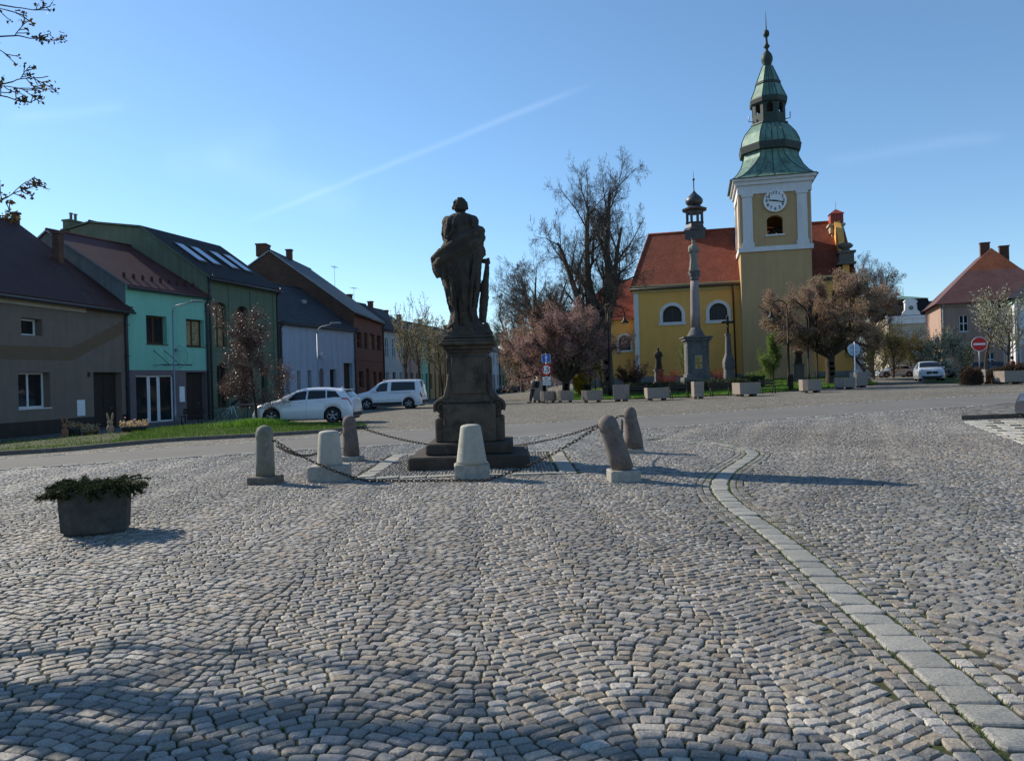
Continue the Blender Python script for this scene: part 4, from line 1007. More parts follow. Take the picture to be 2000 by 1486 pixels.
# nave roof: hipped at the left, gable at the right
r = MB(); ov = .45; sl_ = (rz_ - ez) / HD; ins = 1.3
A_ = (NL - .35, YN - ov, ez - ov * sl_ + .1); B_ = (NR + .05, YN - ov, ez - ov * sl_ + .1); C_ = (NR + .05, YN + HD, rz_ + .1); D_ = (NL + ins, YN + HD, rz_ + .1); E_ = (NL - .35, YN + 2 * HD + ov, ez - ov * sl_ + .1); F_ = (NR + .05, YN + 2 * HD + ov, ez - ov * sl_ + .1)
vs = [A_, B_, C_, D_, E_, F_]; vs += [(p[0], p[1], p[2] - .14) for p in vs]
r.add(vs, [(0, 1, 2, 3), (3, 2, 5, 4), (4, 0, 3), (7, 6, 9, 8), (8, 9, 10, 11), (6, 10, 9), (0, 6, 7, 1), (1, 7, 8, 2), (2, 8, 11, 5), (4, 10, 6, 0), (5, 11, 10, 4)])
nr = r.build('nave_roof', M['roof_red'], CH)
rc = MB(); rc.tube([D_, C_], .12, 6); rc.tube([A_, D_], .1, 6); rc.build('ridge_tiles', M['roof_red'], nr)
g = MB(); g.tube([(NL - .35, YN - ov - .08, A_[2] - .05), (-.1, YN - ov - .08, A_[2] - .05)], .09, 6); g.build('gutter', M['copper_dark'], CH); g = MB(); g.tube([(TW + .1, YN - ov - .08, A_[2] - .05), (NR, YN - ov - .08, A_[2] - .05)], .09, 6); g.build('gutter', M['copper_dark'], CH)
d_ = MB(); d_.tube([(-.75, YN - .5, A_[2] - .1), (-.7, YN - .12, A_[2] - .9), (-.62, YN - .14, -.3)], .075, 8); d_.build('downpipe', M['brown_frame'], CH)
# ridge turret with onion dome
tx = puz(1357, 440, YN + HD)[0]; tb = rz_ - 1.0
def RT(py): return zat(1357, py, 82.5) - zc0
tm = MB(); q = 82.5 / 1500
tm.box(tx - 1.05, tx + 1.05, YN + HD - 1.0, YN + HD + 1.0, rz_ - 2.0, RT(454))
o8 = R(22.5)
tm.lathe([(1.25, RT(454)), (1.25, RT(451)), (1.0, RT(448)), (.9, RT(440)), (1.02, RT(438))], 8, 0, (tx, YN + HD), rot=o8, sm=False)
for k in range(8):
    a = o8 + k * math.pi / 4; cx, cy = tx + .82 * math.cos(a), YN + HD + .82 * math.sin(a); tm.box(cx - .14, cx + .14, cy - .14, cy + .14, RT(440), RT(418))
tm.lathe([(.95, RT(420)), (.98, RT(417)), (1.35, RT(414)), (1.38, RT(412)), (.75, RT(407)), (.55, RT(404))], 8, 0, (tx, YN + HD), rot=o8, sm=False)
tu = tm.build('ridge_turret', M['lead'], CH)
on = MB(); on.lathe([(.5, RT(405)), (.75, RT(403)), (.92, RT(398)), (.9, RT(393)), (.7, RT(388)), (.4, RT(383)), (.15, RT(378)), (.06, RT(374)), (.05, RT(356)), (.14, RT(355)), (.14, RT(353)), (.03, RT(351)), (.015, RT(338))], 12, 0, (tx, YN + HD)); on.build('onion_dome', M['lead'], tu)
# west gable: pillars, urn and red cap seen edge on
gx = NR - .9
def GZ(py): return zat(1660, py, 76) - zc0
gm = MB(); Y0 = YN - .1
gm.prism([(Y0, ez - .2), (Y0, ez + 1.2), (Y0 + 1.6, ez + 1.5), (Y0 + 2.2, rz_ - 2), (Y0 + 3.8, rz_ - .6), (Y0 + 5.2, rz_ + .6), (Y0 + 7.4, rz_ + .6), (Y0 + 9.0, rz_ - .6), (Y0 + 12.6, ez - .2)], 'x', gx - .2, gx + .35)
gab = gm.build('west_gable', M['church_yellow'], CH)
gp = MB()
gp.box(gx - .55, gx + .75, Y0 - .3, Y0 + 1.0, GZ(522), GZ(505)); gp.box(gx - .7, gx + .9, Y0 - .45, Y0 + 1.1, GZ(505), GZ(501)); gp.box(gx - .7, gx + .9, Y0 - .45, Y0 + 1.1, GZ(526), GZ(522))
gp.lathe([(.25, GZ(501)), (.35, GZ(499)), (.3, GZ(497)), (.6, GZ(494)), (.72, GZ(490)), (.5, GZ(486)), (.3, GZ(485))], 10, 0, (gx + .1, Y0 + .3))
gp.build('urn', M['granite_dark'], gab)
gq = MB(); gq.box(gx - .4, gx + .55, Y0 + 4.3, Y0 + 5.3, GZ(486), GZ(452)); gq.box(gx - .55, gx + .7, Y0 + 4.15, Y0 + 5.45, GZ(452), GZ(438)); gq.box(gx - .7, gx + .85, Y0 + 4.0, Y0 + 5.6, GZ(438), GZ(434)); gq.build('gable_pillar', M['cream'], gab)
gr = MB(); z0, z1 = GZ(434), GZ(414); gr.box(gx - .5, gx + .7, Y0 + 4.2, Y0 + 5.4, z0, z1); gr.add([(gx - .6, Y0 + 4.1, z1), (gx + .8, Y0 + 4.1, z1), (gx + .8, Y0 + 5.5, z1), (gx - .6, Y0 + 5.5, z1), (gx + .1, Y0 + 4.8, GZ(403))], [(0, 1, 4), (1, 2, 4), (2, 3, 4), (3, 0, 4)])
gr.tube([(gx + .1, Y0 + 4.8, GZ(404)), (gx + .1, Y0 + 4.8, GZ(388))], .02, 4); gr.build('red_cap', M['red_sheet'], gab)
# chancel to the left, lower and narrower
cl0, cl1 = NL - 6.6, NL; yc = YN + 1.8; cez = zat(1210, 619, 80) - zc0; crz = zat(1210, 548, 84.5) - zc0
cw = [prect(1208, 1231, 655, 684, yc)]; cw.append((cw[0][0] - 3.4, cw[0][1] - 3.4, cw[0][2], cw[0][3]))
b = MB(); wall_holes(b, cl0, cl1, -1.2, cez, [w + ((w[1] - w[0]) / 2,) for w in cw], .4, 0, y=yc); b.quad((cl0, yc, -1.2), (cl0, yc, cez), (cl0, yc + 9, cez), (cl0, yc + 9, -1.2)); b.quad((cl1, yc + 9, -1.2), (cl0, yc + 9, -1.2), (cl0, yc + 9, cez), (cl1, yc + 9, cez)); b.build('chancel_wall', M['church_yellow'], CH)
for w in cw:
    wd = window(CH, *w, yc + .3, ar=(w[1] - w[0]) / 2, fm='dark_metal', nx=3, nz=2, t=.05, name='chancel_window', pane='church_glass'); s = MB(); ar = (w[1] - w[0]) / 2
    o_ = [(w[1] + .2, w[2] - .2)] + arch_pts(w[0] - .2, w[1] + .2, w[3] - ar, w[3] + .2, 12) + [(w[0] - .2, w[2] - .2)]; i_ = [(w[1], w[2])] + arch_pts(w[0], w[1], w[3] - ar, w[3], 12) + [(w[0], w[2])]
    for k in range(len(o_) - 1): s.add([(o_[k][0], yc - .04, o_[k][1]), (o_[k + 1][0], yc - .04, o_[k + 1][1]), (i_[k + 1][0], yc - .04, i_[k + 1][1]), (i_[k][0], yc - .04, i_[k][1])], [(0, 3, 2, 1)])
    s.box(w[0] - .25, w[1] + .25, yc - .07, yc + .2, w[2] - .2, w[2] - .003); s.build('surround', M['church_white'], wd)
r = MB(); A_ = (cl0 - .4, yc - .4, cez - .35); B_ = (cl1 - .02, yc - .4, cez - .35); C_ = (cl1 - .02, yc + 4.5, crz); D_ = (cl0 + 3.5, yc + 4.5, crz); E_ = (cl0 - .4, yc + 9.4, cez - .35); F_ = (cl1 - .02, yc + 9.4, cez - .35)
r.add([A_, B_, C_, D_, E_, F_], [(0, 1, 2, 3), (3, 2, 5, 4), (4, 0, 3), (0, 4, 5, 1)]); r.build('chancel_roof', M['roof_red'], CH)
t = MB(); t.box(cl0 - .1, cl1 - .05, yc - .1, yc - .001, -1, .7); t.build('chancel_plinth', M['plinth_grey'], CH)
# tower
def TZ(py, px=1520, D=73.2): return zat(px, py, D) - zc0
zt = TZ(352); zband = TZ(490); ww_ = prect(1507, 1536, 420, 457, 0); ww2 = (TW / 2 - .72, TW / 2 + .72, ww_[2], ww_[3])
b = MB()
for k in range(4):
    Mx = Matrix.Translation((TW / 2, TW / 2, 0)) @ Matrix.Rotation(k * math.pi / 2, 4, 'Z') @ Matrix.Translation((-TW / 2, -TW / 2, 0))
    s_ = MB(); wall_holes(s_, 0, TW, zband, zt, [ww2 + (.45,)], .7, 0); wall_holes(s_, 0, TW, -1.2, zband, [], .7, 1)
    b.v += []; o = len(b.v); b.v += [tuple(Mx @ Vector(p)) for p in s_.v]; b.f += [tuple(i + o for i in f) for f in s_.f]; b.m += s_.m; b.sm += s_.sm
b.quad((.3, .3, ww2[2] - .9), (TW - .3, .3, ww2[2] - .9), (TW - .3, TW - .3, ww2[2] - .9), (.3, TW - .3, ww2[2] - .9), 0); b.quad((.3, .3, zt - .2), (TW - .3, .3, zt - .2), (TW - .3, TW - .3, zt - .2), (.3, TW - .3, zt - .2), 0)
b.build('tower_wall', [M['tower_olive'], M['tower_olive']], CH)
t = MB()
t.box(-.18, TW + .18, -.18, TW + .18, zband - .12, zband + .32)
zc1 = TZ(384)
for (x0, x1) in ((.28, 1.18), (TW - 1.18, TW - .28)):
    t.box(x0, x1, -.12, .0015, zband + .32, zc1); t.box(x0 - .1, x1 + .1, -.2, .0015, zband + .32, zband + .75); t.box(x0 - .1, x1 + .1, -.2, .0015, zc1 - .1, zc1 + .15)
    t.box(-.12, .0015, x0, x1, zband + .32, zc1); t.box(TW - .0015, TW + .12, x0, x1, zband + .32, zc1)
t.box(-.15, TW + .15, -.15, TW + .15, zc1 + .15, zc1 + 1.0); t.box(-.35, TW + .35, -.35, TW + .35, zc1 + 1.0, zc1 + 1.35); t.box(-.55, TW + .55, -.55, TW + .55, zc1 + 1.35, TZ(351))
t.box(ww2[0] - .15, ww2[1] + .15, -.12, .2, ww2[2] - .15, ww2[2] - .003)
t.build('tower_trim', M['church_white'], CH)
bl = MB(); bc = (TW / 2, TW / 2); bz = ww2[2] - .2; bl.lathe([(.75, bz), (.62, bz + .2), (.45, bz + .7), (.3, bz + 1.0), (.1, bz + 1.1)], 14, 0, bc); bl.box(.4, TW - .4, bc[1] - .12, bc[1] + .12, bz + 1.1, bz + 1.35, 1); bl.tube([(.8, 1.2, bz - .6), (TW - 1.0, 1.2, bz + 1.6)], .13, 5, 1); bl.tube([(TW / 2 - 1.4, 1.0, bz - .3), (TW / 2 + .9, 1.0, bz + .5)], .12, 5, 1)
bl.build('bell', [M['copper_dark'], M['dark_wood']], CH)
# clock
cu, czz = puz(1516.5, 393, 0); cu = TW / 2 + .05; c = MB(); rr = 1.0
Mc = Matrix.Translation((cu, 0, czz)) @ Matrix.Rotation(R(90), 4, 'X')
c.lathe([(rr + .04, .16), (rr + .04, .26), (rr - .01, .27), (rr - .02, .262)], 40, 0, M=Mc, sm=False); clock = c.build('clock', M['white_metal'], CH)
def text_mesh(s, size, mat, parent, loc, rot, name='lettering', ext=.006, align='CENTER', scx=1.0):
    cu_ = bpy.data.curves.new('t', 'FONT'); cu_.body = s; cu_.size = size; cu_.align_x = align; cu_.align_y = 'CENTER'; cu_.extrude = ext; cu_.resolution_u = 3; cu_.offset = size * .012
    o = bpy.data.objects.new('t', cu_); COL.objects.link(o); dg = bpy.context.evaluated_depsgraph_get(); dg.update()
    me = bpy.data.meshes.new_from_object(o.evaluated_get(dg)); bpy.data.objects.remove(o); me.materials.clear(); me.materials.append(mat)
    r = bpy.data.objects.new(name, me); COL.objects.link(r); r.parent = parent; r.location = loc; r.rotation_euler = rot; r.scale = (scx, 1, 1); return r
M['ink'] = surf('black paint', (.012, .012, .013), .6, .1, 3, 0)
nb_ = []
for k in range(1, 13):
    a = math.pi / 2 - k * math.pi / 6; text_mesh(str(k), .42, M['ink'], clock, (cu + .76 * math.cos(a), -.285, czz + .76 * math.sin(a)), (R(90), 0, 0), 'numeral')
def hand(L, w, ang):
    a = math.pi / 2 - ang; d = Vector((math.cos(a), 0, math.sin(a))); n = Vector((-d.z, 0, d.x)); m = MB(); C0 = Vector((cu, -.31, czz))
    pts = [C0 - d * .18 - n * w, C0 - d * .18 + n * w, C0 + d * L * .85 + n * w * .8, C0 + d * L, C0 + d * L * .85 - n * w * .8]
    v = pts + [p + Vector((0, .02, 0)) for p in pts]; m.add(v, [(0, 1, 2, 3, 4), (9, 8, 7, 6, 5)] + [(i, (i + 1) % 5, (i + 1) % 5 + 5, i + 5) for i in range(5)]); m.build('clock_hand', M['ink'], clock)
hand(.62, .065, R(278)); hand(.86, .05, R(104))
# helm: rings with chamfered corners
hp = [(942, 232, .08), (932, 210, .10), (915, 188, .14), (890, 167, .2), (855, 150, .28), (828, 144, .29), (826, 158, .29), (818, 164, .29), (800, 165, .29), (790, 163, .29), (760, 156, .29), (720, 138, .29), (690, 115, .29), (668, 98, .29), (664, 96, .29)]
def ring(h, ch):
    c = 2 * h * ch; return [(-h + c, -h), (h - c, -h), (h, -h + c), (h, h - c), (h - c, h), (-h + c, h), (-h, h - c), (-h, -h + c)]
def helm(rows, name, mat, par, sm=False, ribs=True):
    m = MB(); vs = []; cx = cy = TW / 2; zz = []
    for (y, h, ch) in rows:
        hw = h / 2.973 * 76.2 / 1500; z = TZ(30 + y / 2.973, 1512, 76.2 - hw * .95 * max(0, min(1, (y - 828) / 100))); zz.append((z, hw, ch)); vs += [(cx + p[0], cy + p[1], z) for p in ring(hw, ch)]
    n = len(rows); m.add(vs, [(k * 8 + j, k * 8 + (j + 1) % 8, k * 8 + 8 + (j + 1) % 8, k * 8 + 8 + j) for k in range(n - 1) for j in range(8)] + [tuple(range(7, -1, -1)), tuple((n - 1) * 8 + j for j in range(8))], 0, sm)
    o = m.build(name, mat, par)
    if ribs:
        rb = MB()
        for j in range(8):
            for f in ((0, .5) if j % 2 == 0 else (0,)) if True else ():
                line = []
                for (z, hw, ch) in zz:
                    rg = ring(hw, ch); p, q = rg[j], rg[(j + 1) % 8]; line.append((cx + p[0] + (q[0] - p[0]) * f, cy + p[1] + (q[1] - p[1]) * f, z))
                rb.tube(line, .045, 4, 0, False)
            if j % 2 == 0:
                for f in (.25, .75):
                    line = []
                    for (z, hw, ch) in zz:
                        rg = ring(hw, ch); p, q = rg[j], rg[(j + 1) % 8]; line.append((cx + p[0] + (q[0] - p[0]) * f, cy + p[1] + (q[1] - p[1]) * f, z))
                    rb.tube(line, .03, 4, 0, False)
        rb.build('seams', M['copper_dark'], o)
    return o
sp = MB(); sp.box(-.60, TW + .60, -.60, TW + .60, TZ(351), TZ(351) + .07); spire = sp.build('spire', M['copper_dark'], CH)
helm(hp[:6], 'lower_helm', M['copper'], spire); helm([(829, 150, .29), (826, 160, .29), (790, 166, .29), (786, 163, .29)], 'helm_band', M['copper_dark'], spire, ribs=False)
helm([(787, 160, .29), (760, 155, .29), (720, 138, .29), (690, 116, .29), (668, 98, .29)], 'upper_helm', M['copper'], spire)
helm([(669, 98, .29), (664, 101, .29), (655, 99, .29), (652, 88, .29)], 'lantern_base', M['copper_dark'], spire, ribs=False)
# lantern: eight posts, sill and head, open arches
lz0, lz1 = TZ(30 + 655 / 2.973, 1512, 76.2), TZ(30 + 535 / 2.973, 1512, 76.2); hw = 88 / 2.973 * 76.2 / 1500; m = MB(); rg = ring(hw, .29); cx = TW / 2
for j in range(8):
    p, q = Vector(rg[j]), Vector(rg[(j + 1) % 8]); L_ = (q - p).length; d = (q - p) / L_; nn = Vector((d.y, -d.x))
    Mx = Matrix(((d.x, -nn.x, 0, cx + p.x), (d.y, -nn.y, 0, cx + p.y), (0, 0, 1, 0), (0, 0, 0, 1)))
    s_ = MB(); hh = lz1 - lz0; wall_holes(s_, 0, L_, lz0, lz1, [(L_ * .27, L_ * .73, lz0 + hh * .42, lz0 + hh * .88, L_ * .22)], .18, 0)
    o = len(m.v); m.v += [tuple(Mx @ Vector(v)) for v in s_.v]; m.f += [tuple(i + o for i in f) for f in s_.f]; m.m += s_.m; m.sm += s_.sm
m.build('lantern', M['copper_dark'], spire)
helm([(548, 90, .29), (542, 98, .29), (520, 101, .29), (512, 99, .29)], 'lantern_cornice', M['copper_dark'], spire, ribs=False)
helm([(512, 97, .29), (495, 90, .29), (465, 78, .29), (432, 66, .29)], 'lower_cone', M['copper'], spire)
helm([(434, 66, .29), (428, 69, .29), (418, 69, .29), (415, 66, .29)], 'cone_band', M['copper_dark'], spire, ribs=False)
helm([(416, 63, .29), (395, 56, .29), (355, 41, .29), (318, 27, .29)], 'upper_cone', M['copper'], spire)
bm_ = MB(); s1 = 76.2 / 1500 / 2.973
def SZ(y): return TZ(30 + y / 2.973, 1500, 76.2)
bm_.lathe([(h * s1, SZ(y)) for y, h in ((320, 22), (310, 24), (300, 26), (285, 32), (268, 32), (250, 26), (235, 14), (225, 8), (215, 9), (208, 17), (200, 17), (190, 9), (170, 7), (150, 6), (145, 15), (130, 18), (115, 14), (108, 4), (60, 2.5), (5, 1))], 16, 0, (cx, cx)); bm_.build('finial', M['copper_dark'], spire)
ax = MB()
for (dx, h) in ((-1.0, .3), (1.05, .5)): ax.tube([(cx + hw * (1 if dx > 0 else -1), cx - .6, lz0 + .3), (cx + hw * (1 if dx > 0 else -1) + dx * .4, cx - .7, lz0 + .3), (cx + hw * (1 if dx > 0 else -1) + dx * .4, cx - .7, lz0 + .9)], .05, 4)
ax.build('antenna', M['zinc'], CH)
# ------------------------------------------------------------ saint's monument
MON = thing('monument', 'dark sandstone statue of a robed saint seen from behind on a tall scrolled pedestal', 'statue', (SC[0], SC[1], 0), 0)
def rough_block(b, hx, hy, z0, z1, bev=.02, cx=0, cy=0, mi=0): b.box(cx - hx, cx + hx, cy - hy, cy + hy, z0, z1, mi, bev=bev)
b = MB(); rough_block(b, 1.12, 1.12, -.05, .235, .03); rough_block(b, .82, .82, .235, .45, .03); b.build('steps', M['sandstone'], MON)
b = MB()
rough_block(b, .50, .60, .45, 1.18, .03); rough_block(b, .66, .50, .45, .92, .03); rough_block(b, .60, .46, .92, 1.02, .03)
rough_block(b, .46, .46, 1.18, 1.28, .03)
ped = b.build('pedestal_base', M['sandstone_warm'], MON)
b = MB(); q = [(-.41, 1.28), (.41, 1.28), (.385, 2.18), (-.385, 2.18)]
for s_ in (1,):
    vs = [(-.42, -.42, 1.28), (.42, -.42, 1.28), (.42, .42, 1.28), (-.42, .42, 1.28), (-.38, -.38, 2.16), (.38, -.38, 2.16), (.38, .38, 2.16), (-.38, .38, 2.16)]
    b.add(vs, [(0, 1, 5, 4), (1, 2, 6, 5), (2, 3, 7, 6), (3, 0, 4, 7)])
rough_block(b, .33, .445, 1.36, 2.08, .02); rough_block(b, .445, .33, 1.36, 2.08, .02)
b.build('pedestal_shaft', M['sandstone_warm'], MON)
b = MB(); rough_block(b, .42, .42, 2.16, 2.22, .015); rough_block(b, .47, .47, 2.22, 2.30, .02); rough_block(b, .55, .55, 2.30, 2.37, .025); rough_block(b, .50, .50, 2.37, 2.42, .02); b.build('pedestal_cornice', M['sandstone_warm'], MON)
# scrolls at both sides
for sx in (-1, 1):
    b = MB(); c = (sx * .52, 1.13)
    pts = []; 
    for k in range(34):
        a = k / 33 * math.pi * 3.3; r = .155 * (1 - k / 44); pts.append((c[0] + sx * r * math.cos(a - .6), c[1] + r * math.sin(a - .6)))
    for yy in (-.47, -.30):
        b.tube([(p[0], yy, p[1]) for p in pts], [.034 * (1 - k / 60) for k in range(34)], 6)
    b.prism([(c[0] + .135 * math.cos(t), c[1] + .135 * math.sin(t)) for t in [i * math.pi / 9 for i in range(18)]], 'y', -.44, .44)
    b.tube([(sx * .38, -.38, 1.75), (sx * .40, -.40, 1.5), (sx * .45, -.42, 1.3), (sx * .56, -.43, 1.26)], [.03, .05, .06, .05], 6)
    b.prism([(sx * .36, 1.9), (sx * .44, 1.45), (sx * .58, 1.24), (sx * .36, 1.2)], 'y', -.3, .3)
    b.build('scroll', M['sandstone_warm'], MON)
# the figure: silhouettes measured row by row (left, right in crop units), depth, fused by remeshing
S0 = 4.64; MX = 99.0
def sx_(x, y): px = 820 + x / S0; py = 380 + y / S0; return (px - 918 + (905 - py) * math.tan(ROLL)) / MX + .0
def sz_(y): py = 380 + y / S0; return (748.3 - py) / MX + 1.6
robe = [(1300, 214, 606, .30), (1250, 222, 590, .30), (1200, 236, 560, .28), (1150, 248, 520, .26), (1100, 258, 500, .25), (1050, 250, 500, .25), (1000, 238, 508, .26), (950, 228, 516, .27), (900, 212, 524, .28), (850, 196, 532, .30), (800, 180, 534, .31), (770, 172, 534, .32), (700, 160, 538, .33), (640, 150, 542, .34), (600, 145, 552, .34), (540, 150, 560, .33), (500, 165, 556, .32), (450, 195, 560, .31), (400, 200, 562, .29), (355, 198, 572, .28), (318, 196, 556, .27), (300, 196, 505, .27), (260, 200, 497, .26), (230, 212, 488, .24), (212, 240, 470, .21), (200, 265, 440, .17), (190, 290, 415, .13)]
b = MB(); n = 56; vs = []
fr = random.Random(3); ph = [fr.uniform(0, 6.3) for _ in range(8)]
for (y, l, r, dp) in robe:
    xl, xr = sx_(l, y), sx_(r, y); c = (xl + xr) / 2; h = (xr - xl) / 2; z = sz_(y); low = max(0, min(1, (y - 420) / 500))
    for i in range(n):
        a = 2 * math.pi * i / n
        fold = (.075 * low + .02) * (math.sin(7 * a + ph[0] + z * 1.1) * .6 + math.sin(11 * a + ph[1] - z * 1.7) * .45 + math.sin(17 * a + ph[2] + z * 2) * .25)
        ed = abs(math.cos(a)); ca_, sa_ = math.cos(a), math.sin(a)
        rx = math.copysign(abs(ca_) ** .8, ca_); ry = math.copysign(abs(sa_) ** .85, sa_)
        vs.append((c + rx * h * (1 + fold * .15) , (dp + fold * (1 - ed * .6)) * ry - .0, z))
m_ = len(robe); b.add(vs, [(k * n + i, k * n + (i + 1) % n, (k + 1) * n + (i + 1) % n, (k + 1) * n + i) for k in range(m_ - 1) for i in range(n)] + [tuple(range(n - 1, -1, -1)), tuple((m_ - 1) * n + i for i in range(n))], 0, True)
def P_(x, y, d): return (sx_(x, y), d, sz_(y))
# cloak slung from the right shoulder round to a lobe at the left hip
def tb(pts, rr, n=10): b.tube([P_(*p) for p in pts], [r / S0 / MX for r in rr], n, 0, True)
tb([(555, 345, .05), (540, 360, -.16), (470, 395, -.29), (380, 440, -.34), (280, 500, -.33), (180, 555, -.24), (115, 590, -.05)], [20, 38, 40, 38, 40, 42, 34])
tb([(545, 400, .05), (535, 430, -.16), (470, 470, -.27), (380, 520, -.32), (280, 575, -.31), (180, 625, -.2), (125, 655, -.02)], [32, 44, 46, 48, 50, 50, 38])
for (x0, y0, x1, y1, d0) in ((500, 380, 130, 560, -.33), (520, 440, 150, 620, -.37), (450, 440, 180, 600, -.38), (530, 480, 200, 660, -.36), (270, 700, 300, 1100, -.33), (390, 620, 380, 1150, -.36), (470, 700, 440, 1180, -.34), (500, 620, 500, 980, -.24), (210, 800, 260, 1080, -.22), (320, 620, 240, 800, -.35)):
    b.tube([P_(x0, y0, d0 + .09), P_((x0 * 2 + x1) / 3, (y0 * 2 + y1) / 3 + 12, d0 + .01), P_((x0 + x1 * 2) / 3, (y0 + y1 * 2) / 3 + 14, d0 + .0), P_(x1, y1, d0 + .12)], [.01, .026, .024, .01], 6, 0, True)
tb([(105, 570, .0), (112, 640, .0), (128, 700, .02), (150, 760, .04)], [30, 30, 33, 22]); tb([(150, 640, -.12), (160, 700, -.1), (175, 760, -.05)], [50, 45, 20])
tb([(530, 350, .05), (545, 370, .1), (555, 420, .05)], [26, 22, 20]); tb([(545, 500, .0), (556, 530, .02), (546, 580, .05)], [24, 24, 18])
for (x0, y0, x1, y1, d0) in ((300, 470, 200, 530, -.33), (430, 400, 300, 450, -.34), (350, 560, 330, 760, -.33), (420, 520, 400, 900, -.33), (480, 560, 440, 1000, -.3), (250, 640, 290, 980, -.31), (350, 900, 360, 1200, -.27), (300, 1000, 320, 1210, -.26), (440, 1000, 470, 1230, -.27), (230, 1240, 330, 1150, -.26)):
    b.tube([P_(x0, y0, d0 + .03), P_((x0 + x1) / 2 + 8, (y0 + y1) / 2, d0 - .01), P_(x1, y1, d0 + .05)], [.012, .045, .014], 7, 0, True)
# head with beard and curls, ears, neck
hc = P_(346, 118, -.0); b.ball(Vector(hc) + Vector((0, .01, 0)), .135, 14, 10, sc=(1.0, 1.12, 1.15))
b.ball(Vector(P_(348, 150, .08)), .09, 10, 8, sc=(1, 1, 1.2)); b.tube([P_(350, 205, .02), P_(348, 160, .0)], [.10, .085], 10)
for k in range(46):
    a = fr.uniform(0, 6.28); t = fr.uniform(-.5, 1.0); rr = math.sqrt(max(0, 1 - t * t)); b.ball(Vector(hc) + Vector((.13 * rr * math.cos(a), .01 + .145 * rr * math.sin(a), .15 * t)), fr.uniform(.022, .036), 6, 5)
b.ball(Vector(P_(279, 135, .0)), .032, 6, 5, sc=(.7, 1, 1.4)); b.ball(Vector(P_(412, 135, .0)), .032, 6, 5, sc=(.7, 1, 1.4))
# shoulders, spine and shoulder blades under the shirt
b.ball(Vector(P_(235, 265, .0)), .12, 10, 8, sc=(1, 1.3, 1.1)); b.ball(Vector(P_(462, 265, .0)), .12, 10, 8, sc=(1, 1.3, 1.1))
for (x0, y0, x1, y1) in ((300, 215, 270, 400), (350, 210, 330, 390), (405, 215, 400, 370), (240, 260, 215, 430), (450, 240, 470, 340), (320, 300, 230, 440)):
    b.tube([P_(x0, y0, -.20), P_((x0 + x1) / 2 + 10, (y0 + y1) / 2, -.275), P_(x1, y1, -.27)], [.012, .036, .015], 7, 0, True)
tb([(215, 280, .0), (205, 360, .05), (225, 450, .12)], [32, 36, 30]); tb([(480, 280, .05), (500, 380, .15), (560, 560, .2)], [32, 34, 22])
# plinth rock
tb([(230, 1262, -.1), (400, 1240, -.3), (570, 1255, -.1)], [30, 34, 34]); b.tube([P_(240, 1290, -.28), P_(580, 1290, -.28)], [.09, .09], 8)
tb([(560, 1190, 0), (585, 1250, 0), (612, 1300, 0)], [40, 42, 40])
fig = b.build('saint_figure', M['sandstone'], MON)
rm = fig.modifiers.new('fuse', 'REMESH'); rm.mode = 'VOXEL'; rm.voxel_size = .0105; rm.use_smooth_shade = True
tx_ = bpy.data.textures.new('stone_wear', 'CLOUDS'); tx_.noise_scale = .06; tx_.noise_depth = 3
dm = fig.modifiers.new('wear', 'DISPLACE'); dm.texture = tx_; dm.strength = .022; dm.mid_level = .5
# knotted trunk of the cross / club beside the figure
b = MB()
def tb2(pts, rr, n=9): b.tube([P_(*p) for p in pts], [r / S0 / MX for r in rr], n, 0, True)
tb2([(590, 640, .0), (588, 700, .0), (578, 800, .0), (568, 900, .0), (560, 1000, .0), (552, 1100, .0), (548, 1180, .02)], [20, 24, 30, 38, 42, 38, 34])
tb2([(545, 622, .05), (575, 618, .02), (612, 640, .0)], [18, 24, 14]); tb2([(600, 595, .0), (606, 650, .0)], [12, 16]); tb2([(596, 940, .0), (590, 980, .0)], [12, 14]); tb2([(558, 800, 0), (540, 900, 0)], [22, 18])
tr_ = b.build('tree_stump', M['sandstone'], MON)
rm = tr_.modifiers.new('fuse', 'REMESH'); rm.mode = 'VOXEL'; rm.voxel_size = .0105; rm.use_smooth_shade = True
dm = tr_.modifiers.new('wear', 'DISPLACE'); dm.texture = tx_; dm.strength = .022
b = MB(); b.box(-.47, .50, -.42, .42, 2.42, 2.50, bev=.025); b.box(-.40, .44, -.36, .36, 2.50, 2.60, bev=.03); b.build('figure_plinth', M['sandstone'], MON)

# ------------------------------------------------------------ bollards and chains
def round_bollard(label, px, py, h, r0, r1, tilt, mat, block, bh, group='round headed bollards round the monument'):
    p = at(px, py); e = thing('stone_bollard', label, 'bollard', p, R(rnd.uniform(-8, 8)), group)
    s = MB(); s.box(-block, block, -block, block, -.05, bh, bev=.015); s.build('block', M['granite_dark'] if mat == 'granite_dark' or px == 519 else M['granite'], e)
    s = MB(); prof = [(r0, 0), (r0 * .985, h * .3), (r1 * 1.03, h * .70), (r1, h * .74), (r1 * 1.035, h * .75), (r1 * 1.03, h * .80), (r1 * .97, h * .88), (r1 * .74, h * .95), (r1 * .4, h * .985), (.01, h)]
    s.lathe(prof, 28); o = s.build('shaft', M[mat], e, (0, 0, bh - .01), (0, tilt, 0)); return e
def cone_bollard(label, px, py, h, r0, r1, block, bh):
    p = at(px, py); e = thing('cone_bollard', label, 'bollard', p, R(4), 'conical bollards in front of the monument')
    s = MB(); s.box(-block, block, -block * .8, block * .8, -.05, bh, bev=.02); s.build('block', M['granite'], e)
    s = MB(); s.lathe([(r0, bh - .005), (r0 * .97, bh + .05), (r1 * 1.04, h * .93), (r1, h * .965), (r1 * .85, h * .985), (r1 * .5, h), (.01, h + .004)], 32); s.build('shaft', M['pale_granite'], e); return e
